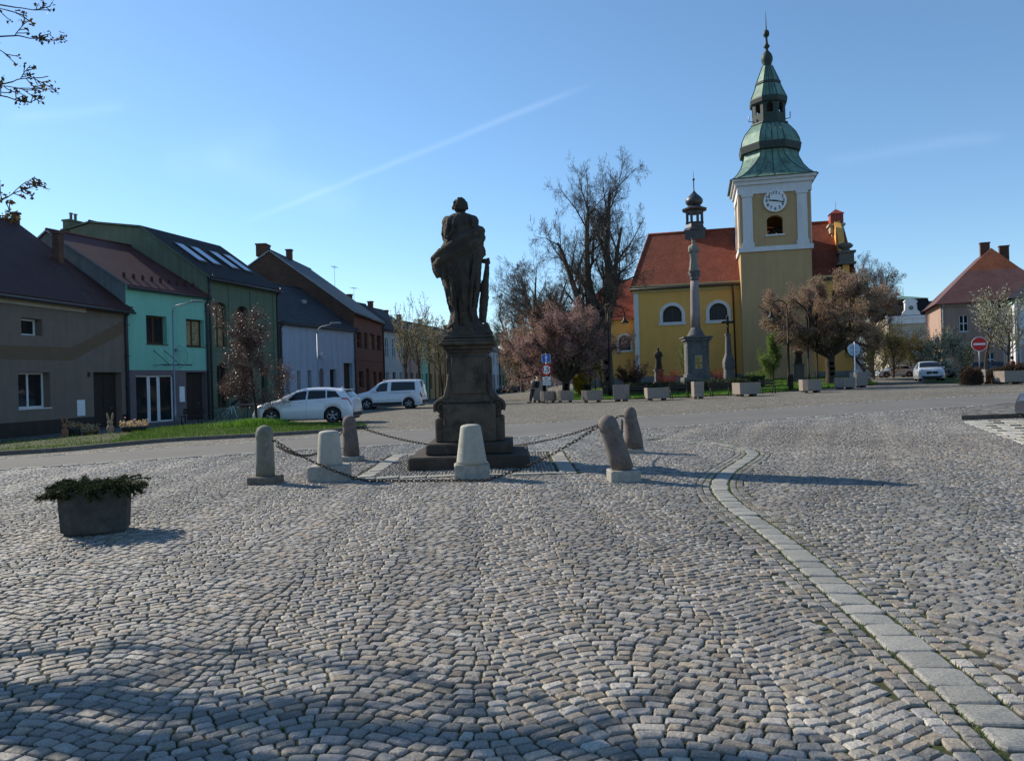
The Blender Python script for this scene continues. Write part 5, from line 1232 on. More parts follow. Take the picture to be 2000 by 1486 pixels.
M['pale_granite'] = surf('pale weathered granite', (.40, .385, .335), .85, .14, 8, .3, 80, c2=(.26, .26, .21), spot=-.1, stain=.45)
M['granite_lichen'] = surf('lichen granite', (.22, .215, .18), .88, .2, 10, .4, 70, c2=(.13, .14, .10), spot=.1, stain=.5)
M['granite_pink'] = surf('brownish granite', (.17, .14, .125), .9, .25, 9, .5, 60, c2=(.10, .085, .08), spot=0, stain=.4)
bA = round_bollard('upright round headed stone bollard, leftmost of those round the monument, on a dark square block', 519, 943, .86, .155, .14, R(0), 'granite_lichen', .235, .12)
bC = round_bollard('dark round headed stone bollard standing behind the left conical bollard', 687, 899, .87, .17, .14, R(-2.5), 'granite_pink', .215, .10)
bE = round_bollard('strongly leaning round headed stone bollard broken from its block, right of the monument', 1218, 938, .90, .17, .15, R(-17), 'granite_pink', .23, .17)
bF = round_bollard('slightly leaning round headed stone bollard behind the strongly leaning one', 1240, 884, .90, .19, .135, R(-6), 'granite_pink', .20, .09)
bB = cone_bollard('pale conical stone bollard on a wide granite block, left front of the monument', 645, 937, .84, .215, .165, .33, .255)
bD = cone_bollard('pale conical stone bollard directly in front of the monument steps', 922, 934, .895, .255, .165, .29, .25)
def chain(label, P0, P1, sag, ground=None, nl=None):
    """hanging chain of interlocked oval links; parabola by sag"""
    P0, P1 = Vector(P0), Vector(P1); n = 160; pts = []
    for k in range(n + 1):
        t = k / n; p = P0.lerp(P1, t); p.z -= 4 * sag * t * (1 - t); p.z = max(p.z, gz(p.x, p.y) + .025); pts.append(p)
    L = sum((b - a).length for a, b in zip(pts, pts[1:])); step = .062; N_ = int(L / step); Q = resample(pts, N_ + 1); b = MB()
    for k in range(N_):
        c = (Q[k] + Q[k + 1]) / 2; d = (Q[k + 1] - Q[k]).normalized(); up = Vector((0, 0, 1)); s = d.cross(up).normalized(); u = s.cross(d)
        if k % 2: s, u = (s + u * .45).normalized(), (u - s * .45).normalized()
        else: s, u = (u * .9 + s * .4).normalized(), (s * .9 - u * .4).normalized()
        ring_ = []
        for j in range(10):
            a = 2 * math.pi * j / 10; ring_.append(c + d * (.046 * math.cos(a)) + s * (.024 * math.sin(a)))
        vs = []; fs = []
        for j in range(10):
            a = 2 * math.pi * j / 10; o = (d * math.cos(a) + s * math.sin(a)).normalized()
            for m in range(5):
                t = 2 * math.pi * m / 5; vs.append(ring_[j] + o * (0.0068 * math.cos(t)) + u * (0.0068 * math.sin(t)))
        for j in range(10):
            for m in range(5): fs.append((j * 5 + m, ((j + 1) % 10) * 5 + m, ((j + 1) % 10) * 5 + (m + 1) % 5, j * 5 + (m + 1) % 5))
        b.add(vs, fs, 0, True)
    return tag(b.build('chain', M['rust']), label, 'chain', 'iron chains between the bollards')
def top(e, dx, z, dy=0): return Vector(e.location) + Vector((dx, dy, z))
def ringeye(e, P, Q):
    b = MB(); P, Q = Vector(P) - e.location, Vector(Q) - e.location; M3 = Matrix.Rotation(-e.rotation_euler.z, 4, 'Z'); b.tube([M3 @ P, M3 @ Q], .016, 6); b.build('eye_bolt', M['rust'], e)
pA1, pA2 = top(bA, .19, .70, -.02), top(bA, .19, .62, .05); pC1 = top(bC, .18, .70); pC2 = top(bC, -.18, .62)
pE1 = top(bE, -.40, .84, -.02); pE2 = top(bE, -.06, .86, .05); pF1 = top(bF, -.30, .78); pF2 = top(bF, -.25, .70)
ringeye(bA, pA1, pA1 - Vector((.08, 0, 0))); ringeye(bC, pC1, pC1 - Vector((.08, 0, 0))); ringeye(bE, pE1, pE1 + Vector((.14, 0, 0))); ringeye(bF, pF1, pF1 + Vector((.16, 0, 0)))
mid = Vector((SC[0] - .0, SC[1] - 2.45, 0))
chain('long front chain sagging to the ground between the leftmost and the strongly leaning bollards', pA1, pE1, .86)
chain('short left chain from the leftmost bollard back to the dark one behind', pA2, pC2, .32)
chain('back chain running behind the monument between the two rear bollards', pC1, pF1, .55)
chain('short chain hanging between the two leaning bollards on the right', pF2, pE2, .35)

# ------------------------------------------------------------ foreground planter
pp = at(188, 1038); pe = thing('stone_planter', 'dark mossy concrete planter overgrown with juniper in the left foreground', 'planter', pp, R(17))
b = MB()
def oct_(w, d, c): return [(-w + c, -d), (w - c, -d), (w, -d + c), (w, d - c), (w - c, d), (-w + c, d), (-w, d - c), (-w, -d + c)]
def frustum(b, o0, o1, z0, z1, mi=0):
    n = len(o0); b.add([(p[0], p[1], z0) for p in o0] + [(p[0], p[1], z1) for p in o1], [(i, (i + 1) % n, (i + 1) % n + n, i + n) for i in range(n)] + [tuple(range(n - 1, -1, -1))], mi)
frustum(b, oct_(.335, .28, .15), oct_(.36, .30, .16), .03, .50); frustum(b, oct_(.30, .22, .08), oct_(.30, .22, .08), 0, .04)
o8_, i8_ = oct_(.36, .30, .16), oct_(.305, .245, .13); b.add([(p[0], p[1], .50) for p in o8_] + [(p[0], p[1], .50) for p in i8_], [(i, (i + 1) % 8, (i + 1) % 8 + 8, i + 8) for i in range(8)])
b.add([(p[0], p[1], .46) for p in i8_], [tuple(range(8))], 1)
b.build('tub', [M['concrete_dark'], M['soil']], pe)
# juniper: sprays of scale leaves on arching stems, rooted in the tub
M['juniper'] = leafmat('juniper needles', [(.014, .022, .009), (.03, .045, .016), (.055, .07, .025), (.07, .062, .03)], .12, .7)
def spray_plant(name, label, cat, par, loc, rz, rx, ry, z0, nst, L, droop, mat, leaf=.02, wid=.006, dens=60, up=.5, asg=None):
    js = random.Random(11); V = []; F = []; C = []; st = MB()
    for k in range(nst):
        x, y = js.uniform(-rx, rx), js.uniform(-ry, ry); a = math.atan2(y / max(ry, .01), x / max(rx, .01)) + js.uniform(-.6, .6) if js.random() < .75 else js.uniform(0, 6.28)
        d = Vector((math.cos(a), math.sin(a), js.uniform(up * .3, up * 1.6))).normalized(); p = Vector((x, y, z0 - .03)); l = L * js.uniform(.5, 1.25); pts = [p.copy()]
        for s in range(7): p = p + d * l / 7; d = (d + Vector((js.uniform(-.15, .15), js.uniform(-.15, .15), -droop * (.5 + s * .18)))).normalized(); pts.append(p.copy())
        st.tube(pts, [.006 * (1 - s / 9) for s in range(8)], 4, 0, True, False)
        for q in range(dens):
            t = js.uniform(.1, 1); i = min(6, int(t * 7)); c = pts[i].lerp(pts[i + 1], t * 7 - i); dd = (pts[i + 1] - pts[i]).normalized()
            o = Vector((js.gauss(0, 1), js.gauss(0, 1), js.gauss(0, .8) + .2)).normalized(); ld = (dd * 1.0 + o * .9).normalized(); sd = ld.cross(Vector((js.gauss(0, 1), js.gauss(0, 1), js.gauss(0, 1)))).normalized() * wid; ll = leaf * js.uniform(1.2, 3)
            n = len(V); V += [c - sd, c + sd, c + ld * ll * .7 + sd * .8, c + ld * ll - sd * .2]; F.append((n, n + 1, n + 2, n + 3)); u = js.random(); C += [(u, u, u, 1)] * 4
    e = thing(name, label, cat, loc, rz)
    npmesh('foliage', [tuple(v) for v in V], F, 4, mat, col=C, parent=e); st.build('stem', M['twig_brown'], e); return e
spray_plant('juniper', 'creeping dark green juniper spilling over the foreground planter', 'shrub', None, pp, R(17), .29, .21, .5, 150, .31, .17, M['juniper'], .022, .005, 150, .55)

# ------------------------------------------------------------ concrete planters along the park edge
def park_planter(label, px, py, w, top_py, kind, rz=0):
    p = at(px, py - 1); D = p.y; s = D / FOC; hw = w * s / 2; h = (py - top_py) * s
    e = thing('concrete_planter', label, 'planter', p, R(rz), 'exposed aggregate concrete planters along the park edge'); b = MB()
    dpt = hw if kind == 'tall' else min(hw, .55)
    c = hw * .38 if kind == 'hex' else .015
    o0, o1 = oct_(hw * .97, dpt * .97, c), oct_(hw, dpt, c); frustum(b, o0, o1, .14, h)
    ii = oct_(hw - .09, dpt - .09, c * .8); b.add([(q[0], q[1], h) for q in o1] + [(q[0], q[1], h) for q in ii], [(i, (i + 1) % 8, (i + 1) % 8 + 8, i + 8) for i in range(8)]); b.add([(q[0], q[1], h - .07) for q in ii], [tuple(range(8))], 1)
    b.build('tub', [M['concrete'], M['soil']], e)
    for sx in (-1, 1): f = MB(); f.box(sx * hw * .62 - .09, sx * hw * .62 + .09, -dpt * .6, dpt * .6, -.02, .16); f.build('foot', M['granite_dark'], e)
    return e
pps = [('tall dark concrete planter the person leans against', 1049, 787, 19, 744, 'tall', 12), ('low faceted concrete planter just right of the tall leaned-on one', 1071, 788, 30, 765, 'hex', 0),
       ('low faceted concrete planter, second right of the weight limit sign', 1104, 787, 32, 764, 'hex', 0), ('wide faceted concrete planter in front of the cherry trunks', 1157, 787, 40, 763, 'hex', 0),
       ('tall square concrete planter at the foot of the bare lime tree', 1214, 785, 25, 752, 'tall', -30), ('wide low concrete planter left of the Marian column', 1283, 783, 43, 758, 'box', 0),
       ('tall narrow concrete planter right in front of the Marian column', 1363, 780, 20, 746, 'tall', 4), ('wide low concrete planter below the stone cross with a sunlit left end', 1458, 775, 43, 748, 'box', 8),
       ('faceted concrete planter right of the arched park lamp', 1583, 768, 38, 742, 'hex', 0), ('faceted concrete planter right of the big cherry trunk', 1650, 761, 33, 738, 'hex', 6), ('tall concrete planter beside the round blue sign at the park corner', 1679, 758, 22, 728, 'tall', 10),
       ('pale tall concrete planter holding the no entry sign pole', 1925, 751, 21, 722, 'tall', 15), ('wide low concrete planter on the right edge beyond the no entry sign', 1973, 751, 44, 725, 'box', 0)]
PPL = [park_planter(*a) for a in pps]
# benches, hedges and beds behind the planters
def bench(label, px, py, w, group='dark slatted benches along the park edge', rz=0):
    p = at(px, py); s = p.y / FOC; L = w * s; e = thing('park_bench', label, 'bench', p, rz, group)
    for k in range(3): b = MB(); b.box(-L / 2, L / 2, -.22 + k * .15, -.10 + k * .15, .42, .46); b.build('seat_slat', M['dark_wood'], e)
    for k in range(2): b = MB(); b.box(-L / 2, L / 2, .27 + k * .03, .30 + k * .03, .58 + k * .17, .70 + k * .17); b.build('back_slat', M['dark_wood'], e)
    for sx in (-.8, .8): b = MB(); b.tube([(sx * L / 2, -.2, 0), (sx * L / 2, -.2, .42), (sx * L / 2, .25, .42), (sx * L / 2, .34, .9)], .03, 5); b.tube([(sx * L / 2, .25, .42), (sx * L / 2, .3, 0)], .03, 5); b.build('leg', M['iron'], e)
    return e
bench('dark slatted bench between the tall square planter and the wide low one', 1247, 779, 46); bench('dark slatted bench left of the Marian column pedestal', 1328, 778, 40); bench('dark slatted bench right of the Marian column pedestal', 1408, 774, 44); bench('dark slatted bench left of the arched park lamp', 1500, 769, 30)
def bin_(name, label, px, py, w, h_py, mat='iron'):
    p = at(px, py); s = p.y / FOC; r = w * s / 2; h = (py - h_py) * s; e = thing(name, label, 'litter bin', p)
    b = MB(); b.lathe([(r * .85, .12), (r * .9, .15), (r, h * .85), (r * 1.05, h * .86), (r * 1.05, h * .9), (r * .8, h * .95)], 14); b.build('body', M[mat], e); b = MB(); b.lathe([(r * 1.1, h * .96), (r * .9, h), (.02, h * 1.02)], 14); b.build('lid', M['dark_metal'], e); b = MB(); b.lathe([(.05, -.05), (.05, .14)], 8); b.build('post', M['dark_metal'], e); return e
bin_('litter_bin', 'small dark litter bin behind the wide faceted planter', 1147, 776, 12, 750); bin_('litter_bin', 'dark litter bin standing beside the arched park lamp post', 1545, 764, 10, 730)

# ------------------------------------------------------------ Marian column
c = at(1362, 757); CD = c.y; cs = CD / FOC
COLM = thing('marian_column', 'tall slender Marian column with a gilded relief on its square pedestal', 'column', c, R(-4))
def cZ(py): return zat(1358, py, CD) - c.z
M['column_stone'] = surf('dark grey column stone', (.13, .13, .135), .88, .2, 3, .3, 30, c2=(.08, .08, .085), stain=.5)
M['column_pink'] = surf('pinkish grey column shaft', (.27, .23, .235), .8, .12, 2, .15, 30, stain=.3)
b = MB(); h = 26 * cs
b.box(-h * 1.55, h * 1.55, -h * 1.55, h * 1.55, -.3, .22, bev=.03); b.box(-h * 1.12, h * 1.12, -h * 1.12, h * 1.12, .22, cZ(737), bev=.03)
b.build('pedestal_base', M['column_stone'], COLM)
b = MB(); b.box(-h * .80, h * .80, -h * .80, h * .80, cZ(737), cZ(670)); b.box(-h * .9, h * .9, -h * .9, h * .9, cZ(737), cZ(731), bev=.02); b.box(-h * .55, h * .55, -h * .83, h * .83, cZ(728), cZ(676)); b.box(-h * .83, h * .83, -h * .55, h * .55, cZ(728), cZ(676)); b.build('pedestal', M['column_stone'], COLM)
b = MB(); b.box(-h * .85, h * .85, -h * .85, h * .85, cZ(670), cZ(666), bev=.02); b.box(-h * .98, h * .98, -h * .98, h * .98, cZ(666), cZ(661), bev=.03); b.box(-h * 1.08, h * 1.08, -h * 1.08, h * 1.08, cZ(661), cZ(658), bev=.02); b.build('pedestal_cornice', M['column_stone'], COLM)
b = MB(); b.lathe([(h * .66, cZ(658)), (h * .66, cZ(655)), (h * .56, cZ(652)), (h * .52, cZ(648)), (h * .40, cZ(644)), (h * .36, cZ(640))], 20); b.build('column_base', M['column_stone'], COLM)
b = MB(); b.lathe([(h * .36, cZ(641)), (h * .355, cZ(610)), (h * .32, cZ(570)), (h * .29, cZ(547))], 24); b.build('column_shaft', M['column_pink'], COLM)
b = MB(); b.lathe([(h * .31, cZ(548)), (h * .34, cZ(546)), (h * .30, cZ(544)), (h * .42, cZ(538)), (h * .34, cZ(536)), (h * .46, cZ(533))], 16); b.box(-h * .40, h * .40, -h * .40, h * .40, cZ(533), cZ(530), bev=.02)
for k in range(8): a = k * math.pi / 4; b.ball((h * .38 * math.cos(a), h * .38 * math.sin(a), cZ(538)), .10, 6, 5)
b.build('capital', M['column_stone'], COLM)
def robed(b, H_, w, fr_=.5, seed=1):
    g = random.Random(seed); pr = [(0, .95), (.06, 1.0), (.2, .88), (.4, .74), (.55, .80), (.66, .95), (.75, .98), (.81, .80), (.84, .40), (.87, .34)]; vs = []; n = 24
    for z, f in pr:
        for i in range(n):
            a = 2 * math.pi * i / n; k = 1 + .10 * math.sin(5 * a + z * 6) + .06 * math.sin(9 * a - z * 9); vs.append((w * f * k * math.cos(a), w * f * .75 * k * math.sin(a), z * H_))
    b.add(vs, [(k * n + i, k * n + (i + 1) % n, (k + 1) * n + (i + 1) % n, (k + 1) * n + i) for k in range(len(pr) - 1) for i in range(n)] + [tuple(range(n - 1, -1, -1)), tuple((len(pr) - 1) * n + i for i in range(n))], 0, True)
    b.ball((0, 0, H_ * .93), H_ * .07, 10, 8, sc=(.85, .95, 1.15)); b.tube([(w * .8, 0, H_ * .76), (w * 1.05, -w * .3, H_ * .62), (w * .35, -w * .8, H_ * .60)], [w * .25, w * .22, w * .15], 7); b.tube([(-w * .8, 0, H_ * .76), (-w * 1.0, -w * .3, H_ * .60), (-w * .3, -w * .8, H_ * .66)], [w * .25, w * .22, w * .15], 7)
b = MB(); robed(b, cZ(468) - cZ(530), .40, seed=2); sts = b.build('crowned_figure', M['column_stone_pale'] if 'column_stone_pale' in M else surf('pale weathered figure', (.27, .25, .21), .88, .25, 4, .4, 30, stain=.5), COLM, (0, 0, cZ(530)))
b = MB(); b.lathe([(.17, 0), (.2, .05), (.16, .1), (.24, .22)], 8, sm=False); b.build('crown', M['column_stone'], sts, (0, 0, cZ(468) - cZ(530) - .04))
M['gilt'] = surf('worn gilded relief', (.36, .26, .10), .5, .4, 9, .6, 25, c2=(.16, .12, .06), metal=.4)
b = MB(); z0, z1 = cZ(721), cZ(694); b.box(-7.5 * cs, 7.5 * cs, -h * .86, -h * .831, z0, z1); b.build('relief_frame', M['column_pink'], COLM)
b = MB(); b.box(-6.2 * cs, 6.2 * cs, -h * .875, -h * .861, z0 + .06, z1 - .06); 
b.tube([(0, -h * .88, z0 + .1), (0, -h * .88, z1 - .3)], .05, 6); b.ball((0, -h * .88, z1 - .28), .07, 8, 6); b.tube([(-.18, -h * .88, z0 + .5), (0, -h * .89, z0 + .6), (.18, -h * .88, z0 + .45)], .035, 5); b.build('gilded_relief', M['gilt'], COLM)
# stone cross
c = at(1424, 757); c = W(1424, 66); e = thing('stone_cross', 'dark stone wayside cross on a tapering waisted pillar by the church tower', 'cross', c); q = 66 / FOC
def xZ(py): return zat(1422, py, 66) - c.z
b = MB()
for (y0, w0, y1, w1) in ((760, 13, 742, 12), (742, 9.5, 722, 8.5)): frustum(b, oct_(w0 * q, w0 * q, .1), oct_(w1 * q, w1 * q, .1), xZ(y0), xZ(y1))
prof = [(722, 8.5), (716, 10), (708, 10.2), (702, 9.2), (696, 7), (690, 5.6), (670, 4.8), (655, 4.3)]
for (a, c2_) in zip(prof, prof[1:]): frustum(b, oct_(a[1] * q, a[1] * q, .06), oct_(c2_[1] * q, c2_[1] * q, .06), xZ(a[0]), xZ(c2_[0]))
b.box(-5.4 * q, 5.4 * q, -5.4 * q, 5.4 * q, xZ(655), xZ(652)); b.build('pillar', M['column_stone'], e)
b = MB(); b.box(-2 * q, 2 * q, -.07, .07, xZ(652), xZ(620)); b.box(-10 * q, 10 * q, -.068, .068, xZ(631), xZ(627))
for (dx, z) in ((-10, xZ(629)), (10, xZ(629)), (0, xZ(619))): b.ball((dx * q, 0, z), .12, 8, 6)
b.tube([(0, -.09, xZ(645)), (0, -.1, xZ(633))], [.05, .08], 6); b.tube([(-7 * q, -.09, xZ(629)), (0, -.11, xZ(632)), (7 * q, -.09, xZ(629))], .035, 5); b.ball((0, -.12, xZ(629.5)), .07, 7, 6); b.build('crucifix', M['iron'], e)
def small_statue(label, px, D, py_top, py_mid, w, statue_w, ped=True):
    c = W(px, D); e = thing('park_statue', label, 'statue', c); q = D / FOC; zt = zat(px, py_top, D) - c.z; zm = zat(px, py_mid, D) - c.z
    b = MB(); b.box(-w * q * .75, w * q * .75, -w * q * .75, w * q * .75, -.2, .3, bev=.03); b.box(-w * q * .5, w * q * .5, -w * q * .5, w * q * .5, .3, zm - .12, bev=.02); b.box(-w * q * .62, w * q * .62, -w * q * .62, w * q * .62, zm - .12, zm, bev=.02); b.build('pedestal', M['column_stone'], e)
    b = MB(); robed(b, zt - zm, statue_w * q / 2, seed=px); b.build('figure', M['sandstone'], e, (0, 0, zm)); return e
small_statue('small dark statue against the yellow nave wall, left of the Marian column', 1287, 71, 679, 722, 15, 14)
small_statue('small dark statue with a raised head on a grey pedestal below the big cherry', 1561, 66, 676, 711, 15, 15)
b = MB()
w1 = W(1680, 71); e = thing('memorial_pillar', 'pale slender stone memorial pillar behind the round blue sign', 'pillar', w1); q = 71 / FOC
def mZ(py): return zat(1674, py, 71) - w1.z
b.box(-16 * q, 16 * q, -.6, .6, -.3, mZ(728), bev=.03); b.box(-11 * q, 11 * q, -.45, .45, mZ(728), mZ(722), bev=.03); b.build('base', M['church_white'], e)
b = MB(); b.box(-4.8 * q, 4.8 * q, -.22, .22, mZ(722), mZ(668)); b.build('shaft', M['church_white'], e)

# ------------------------------------------------------------ lamps, poles and signs
def street_lamp(label, px, base_py, top_py, D=None, arm=2.0, rz=0, group='grey street lamps in front of the left hand houses'):
    c = W(px, D) if D else at(px, base_py); D = c.y; h = zat(px, top_py, D) - c.z; e = thing('street_lamp', label, 'street lamp', c, rz, group)
    b = MB(); b.tube([(0, 0, 0), (0, 0, 1.0), (0, 0, 1.01), (0, 0, h - .5)], [.075, .07, .055, .045], 8); b.build('pole', M['zinc'], e)
    b = MB(); b.tube([(0, 0, h - .5), (.05, 0, h - .25), (.25, 0, h - .08), (.7, 0, h), (arm - .4, 0, h + .12)], .035, 6); b.build('arm', M['zinc'], e)
    b = MB(); b.box(arm - .5, arm + .15, -.11, .11, h + .08, h + .18, bev=.03); b.build('lamp_head', M['zinc'], e)
    b = MB(); z = h * .55
    for k in range(9): a = math.pi * (.1 + .8 * k / 8); b.tube([(.06, 0, z + .5), (.06 + .75 * math.sin(a), 0, z + .1 + .75 * math.cos(a) * .9)], .012, 3)
    b.tube([(.06 + .75 * math.sin(math.pi * (.1 + .8 * k / 12)), 0, z + .1 + .68 * math.cos(math.pi * (.1 + .8 * k / 12))) for k in range(13)], .016, 4); b.build('christmas_ornament', M['zinc'], e); return e
street_lamp('grey street lamp with fan shaped ornament in front of the turquoise house', 343, 830, 594, arm=1.6)
street_lamp('grey street lamp with fan shaped ornament in front of the pale bluish house', 622, 800, 636, D=48, arm=1.35)
def park_lamp(label, px, base_py, D, top_py, side=-1):
    c = W(px, D); h = zat(px, top_py, D) - c.z; e = thing('park_lamp', label, 'street lamp', c, 0, 'black park lamps with arched necks')
    b = MB(); b.lathe([(.14, 0), (.14, .9), (.10, 1.0), (.085, h * .5), (.10, h * .5 + .02), (.10, h * .5 + .1), (.06, h * .5 + .15), (.05, h - .6)], 10); b.build('pole', M['iron'], e)
    b = MB(); r = .62; b.tube([(0, 0, h - .65)] + [(side * r * (1 - math.cos(a)), 0, h - r + r * math.sin(a)) for a in [math.pi * k / 10 for k in range(11)]] + [(side * 2 * r, 0, h - r - .25)], .04, 6); b.build('arched_neck', M['iron'], e)
    b = MB(); b.lathe([(.05, h - r - .2), (.09, h - r - .3), (.13, h - r - .5), (.32, h - r - .66), (.33, h - r - .72)], 12, 0, (side * 2 * r, 0)); sh = b.build('lamp_shade', M['iron'], e)
    b = MB(); b.ball((side * 2 * r, 0, h - r - .68), .17, 10, 6, sc=(1, 1, .8)); b.build('bulb_glass', M['white_frame'], sh); return e
park_lamp('black park lamp with arched neck in front of the church tower', 1541, 757, 59, 586)
park_lamp('black park lamp with arched neck beside the bare lime tree trunk', 1191, 765, 58, 597, side=1)
for (px, lb) in ((1580, 'slim black pole left of the big cherry trunk, nearer the small statue'), (1597, 'slim black pole left of the big cherry trunk, nearer the trunk')):
    c = W(px, 60); e = thing('pole', lb, 'pole', c, 0, 'slim black poles left of the big cherry trunk'); b = MB(); b.lathe([(.10, 0), (.10, .9), (.06, 1.0), (.05, 5.2)], 8); b.build('post', M['iron'], e); b = MB(); b.lathe([(.06, 5.2), (.16, 5.3), (.12, 5.6), (.02, 5.7)], 8); b.build('finial', M['iron'], e)
M['sign_blue'] = surf('sign blue', (.02, .10, .42), .45, .06, 3, 0); M['sign_red'] = surf('sign red', (.52, .02, .02), .45, .06, 3, 0); M['sign_white'] = surf('sign white', (.72, .72, .72), .45, .04, 3, 0); M['sign_grey'] = surf('bare aluminium sign back', (.30, .42, .52), .5, .1, 3, 0, metal=.2)
c = at(1069, 789); D = c.y; q = D / FOC
SG = thing('road_sign', 'road sign pole with blue one way arrow, round weight limit and white text plate', 'road sign', c)
def gZ(py): return zat(1068, py, D) - c.z
b = MB(); b.tube([(0, 0, -.05), (0, 0, gZ(690))], .035, 8); b.build('pole', M['zinc'], SG)
b = MB(); b.box(-8.4 * q, 8.4 * q, -.07, -.05, gZ(708), gZ(692)); s1 = b.build('one_way_sign', M['sign_white'], SG)
b = MB(); b.box(-7.7 * q, 7.7 * q, -.076, -.071, gZ(707.4), gZ(692.6)); b.build('blue_field', M['sign_blue'], s1)
b = MB(); b.prism([(-1.1 * q, gZ(706)), (1.1 * q, gZ(706)), (1.1 * q, gZ(698.5)), (3.2 * q, gZ(698.5)), (0, gZ(694)), (-3.2 * q, gZ(698.5)), (-1.1 * q, gZ(698.5))], 'y', -.082, -.077); b.build('arrow', M['sign_white'], s1)
def disc(b, r, y0, y1, cz_, mi=0, n=36): b.prism([(r * math.cos(2 * math.pi * i / n), cz_ + r * math.sin(2 * math.pi * i / n)) for i in range(n)], 'y', y0, y1, mi)
b = MB(); disc(b, 11.4 * q, -.07, -.05, gZ(722)); s2 = b.build('weight_limit_sign', M['sign_red'], SG); b = MB(); disc(b, 8.2 * q, -.078, -.071, gZ(722)); b.build('white_field', M['sign_white'], s2)
text_mesh('3,5t', .44, M['ink'], s2, (0, -.084, gZ(722)), (R(90), 0, 0), ext=.003)
b = MB(); b.box(-7.8 * q, 7.8 * q, -.07, -.05, gZ(752), gZ(736)); s3 = b.build('text_plate', M['sign_white'], SG)
for k, w in enumerate(('MIMO', 'DOPRAVNÍ', 'OBSLUHY')): text_mesh(w, .125, M['ink'], s3, (0, -.076, gZ(739.5 + k * 4.6)), (R(90), 0, 0), ext=.002, scx=.82)
# no entry sign
c = Vector(PPL[11].location); D = c.y; q = D / FOC; e = thing('no_entry_sign', 'red round no entry sign on a grey pole rising from the pale tall planter', 'road sign', (c.x - .35, c.y, c.z), R(-12))
def nZ(py): return zat(1914, py, D) - c.z
b = MB(); b.tube([(0, 0, .3), (0, 0, nZ(663))], .035, 8); b.build('pole', M['zinc'], e)
b = MB(); disc(b, 14.3 * q, -.07, -.05, nZ(672)); s1 = b.build('disc', M['sign_white'], e); b = MB(); disc(b, 13.2 * q, -.078, -.071, nZ(672)); b.build('red_field', M['sign_red'], s1); b = MB(); b.box(-10.6 * q, 10.6 * q, -.084, -.079, nZ(672) - 1.9 * q, nZ(672) + 1.9 * q); b.build('white_bar', M['sign_white'], s1)
c = Vector(PPL[10].location); D = c.y; q = D / FOC; e = thing('round_sign', 'round sign seen from its bluish back on a pale pole at the park corner', 'road sign', (c.x - .42, c.y - .25, c.z), R(6))
def rZ(py): return zat(1667, py, D) - c.z
b = MB(); b.tube([(0, -.05, 0), (0, -.05, rZ(668))], .035, 8); b.build('pole', M['white_metal'], e); b = MB(); disc(b, 12.6 * q, .0, .02, rZ(683)); b.build('disc', M['sign_grey'], e)
b = MB(); b.box(-7 * q, 7 * q, -.03, -.001, rZ(679) - .03, rZ(679) + .03); b.build('bracket', M['zinc'], e); b = MB(); b.box(-7 * q, 7 * q, -.03, -.001, rZ(688) - .03, rZ(688) + .03); b.build('bracket', M['zinc'], e)

# ------------------------------------------------------------ things in front of the left hand houses
c = at(44, 852); q = c.y / FOC; e = thing('standpipe', 'white cylindrical post with a rounded cap in front of the grey house', 'post', c); b = MB(); b.lathe([(8.2 * q, -.1), (8.2 * q, 44 * q)], 20); b.build('shaft', M['white_metal'], e); b = MB(); b.lathe([(9 * q, 44 * q), (9 * q, 46 * q), (7 * q, 49 * q), (.02, 50 * q)], 20); b.build('cap', M['white_metal'], e)
M['petal'] = leafmat('bedding flowers', [(.55, .30, .10), (.6, .5, .15), (.5, .12, .12), (.6, .55, .5), (.06, .12, .03), (.05, .1, .02)], .3)
def flowerpot(label, px, py, w, h, mat, cols='petal'):
    c = at(px, py); q = c.y / FOC; r = w * q / 2; hh = h * q; e = thing('flower_pot', label, 'flower pot', c, 0, 'flower pots in front of the grey house'); b = MB(); b.lathe([(r * .75, 0), (r * .95, hh * .75), (r * 1.05, hh * .78), (r * 1.05, hh), (r * .95, hh), (r * .9, hh * .9)], 16); b.build('pot', M[mat], e)
    V = []; F = []; C = []
    for k in range(420):
        a = rnd.uniform(0, 6.28); d = r * 1.15 * math.sqrt(rnd.random()); p = Vector((d * math.cos(a), d * math.sin(a), hh + abs(rnd.gauss(.09, .07)))); s = rnd.uniform(.015, .035); o = Vector((rnd.gauss(0, 1), rnd.gauss(0, 1), rnd.gauss(0, 1))).normalized(); o2 = o.orthogonal().normalized(); n = len(V)
        V += [p - o * s, p - o2 * s, p + o * s, p + o2 * s]; F.append((n, n + 1, n + 2, n + 3)); u = rnd.random(); C += [(u, u, u, 1)] * 4
    npmesh('flowers', [tuple(v) for v in V], F, 4, M[cols], col=C, parent=e); return e
M['terracotta'] = surf('terracotta', (.24, .11, .06), .85, .15, 5, .2, 30); M['wicker'] = surf('wicker', (.16, .11, .06), .85, .3, 12, .5, 40)
flowerpot('round dark pot of mixed flowers left of the grey house door, beside the wooden figure', 146, 852, 26, 17, 'concrete_dark'); flowerpot('low yellowish bowl of flowers in front of the grey house door', 176, 851, 30, 10, 'wicker'); flowerpot('wide dark trough of flowers right of the wooden rabbit', 262, 846, 46, 14, 'concrete_dark')
M['carved'] = surf('pale carved wood', (.34, .22, .14), .8, .2, 6, .3, 30)
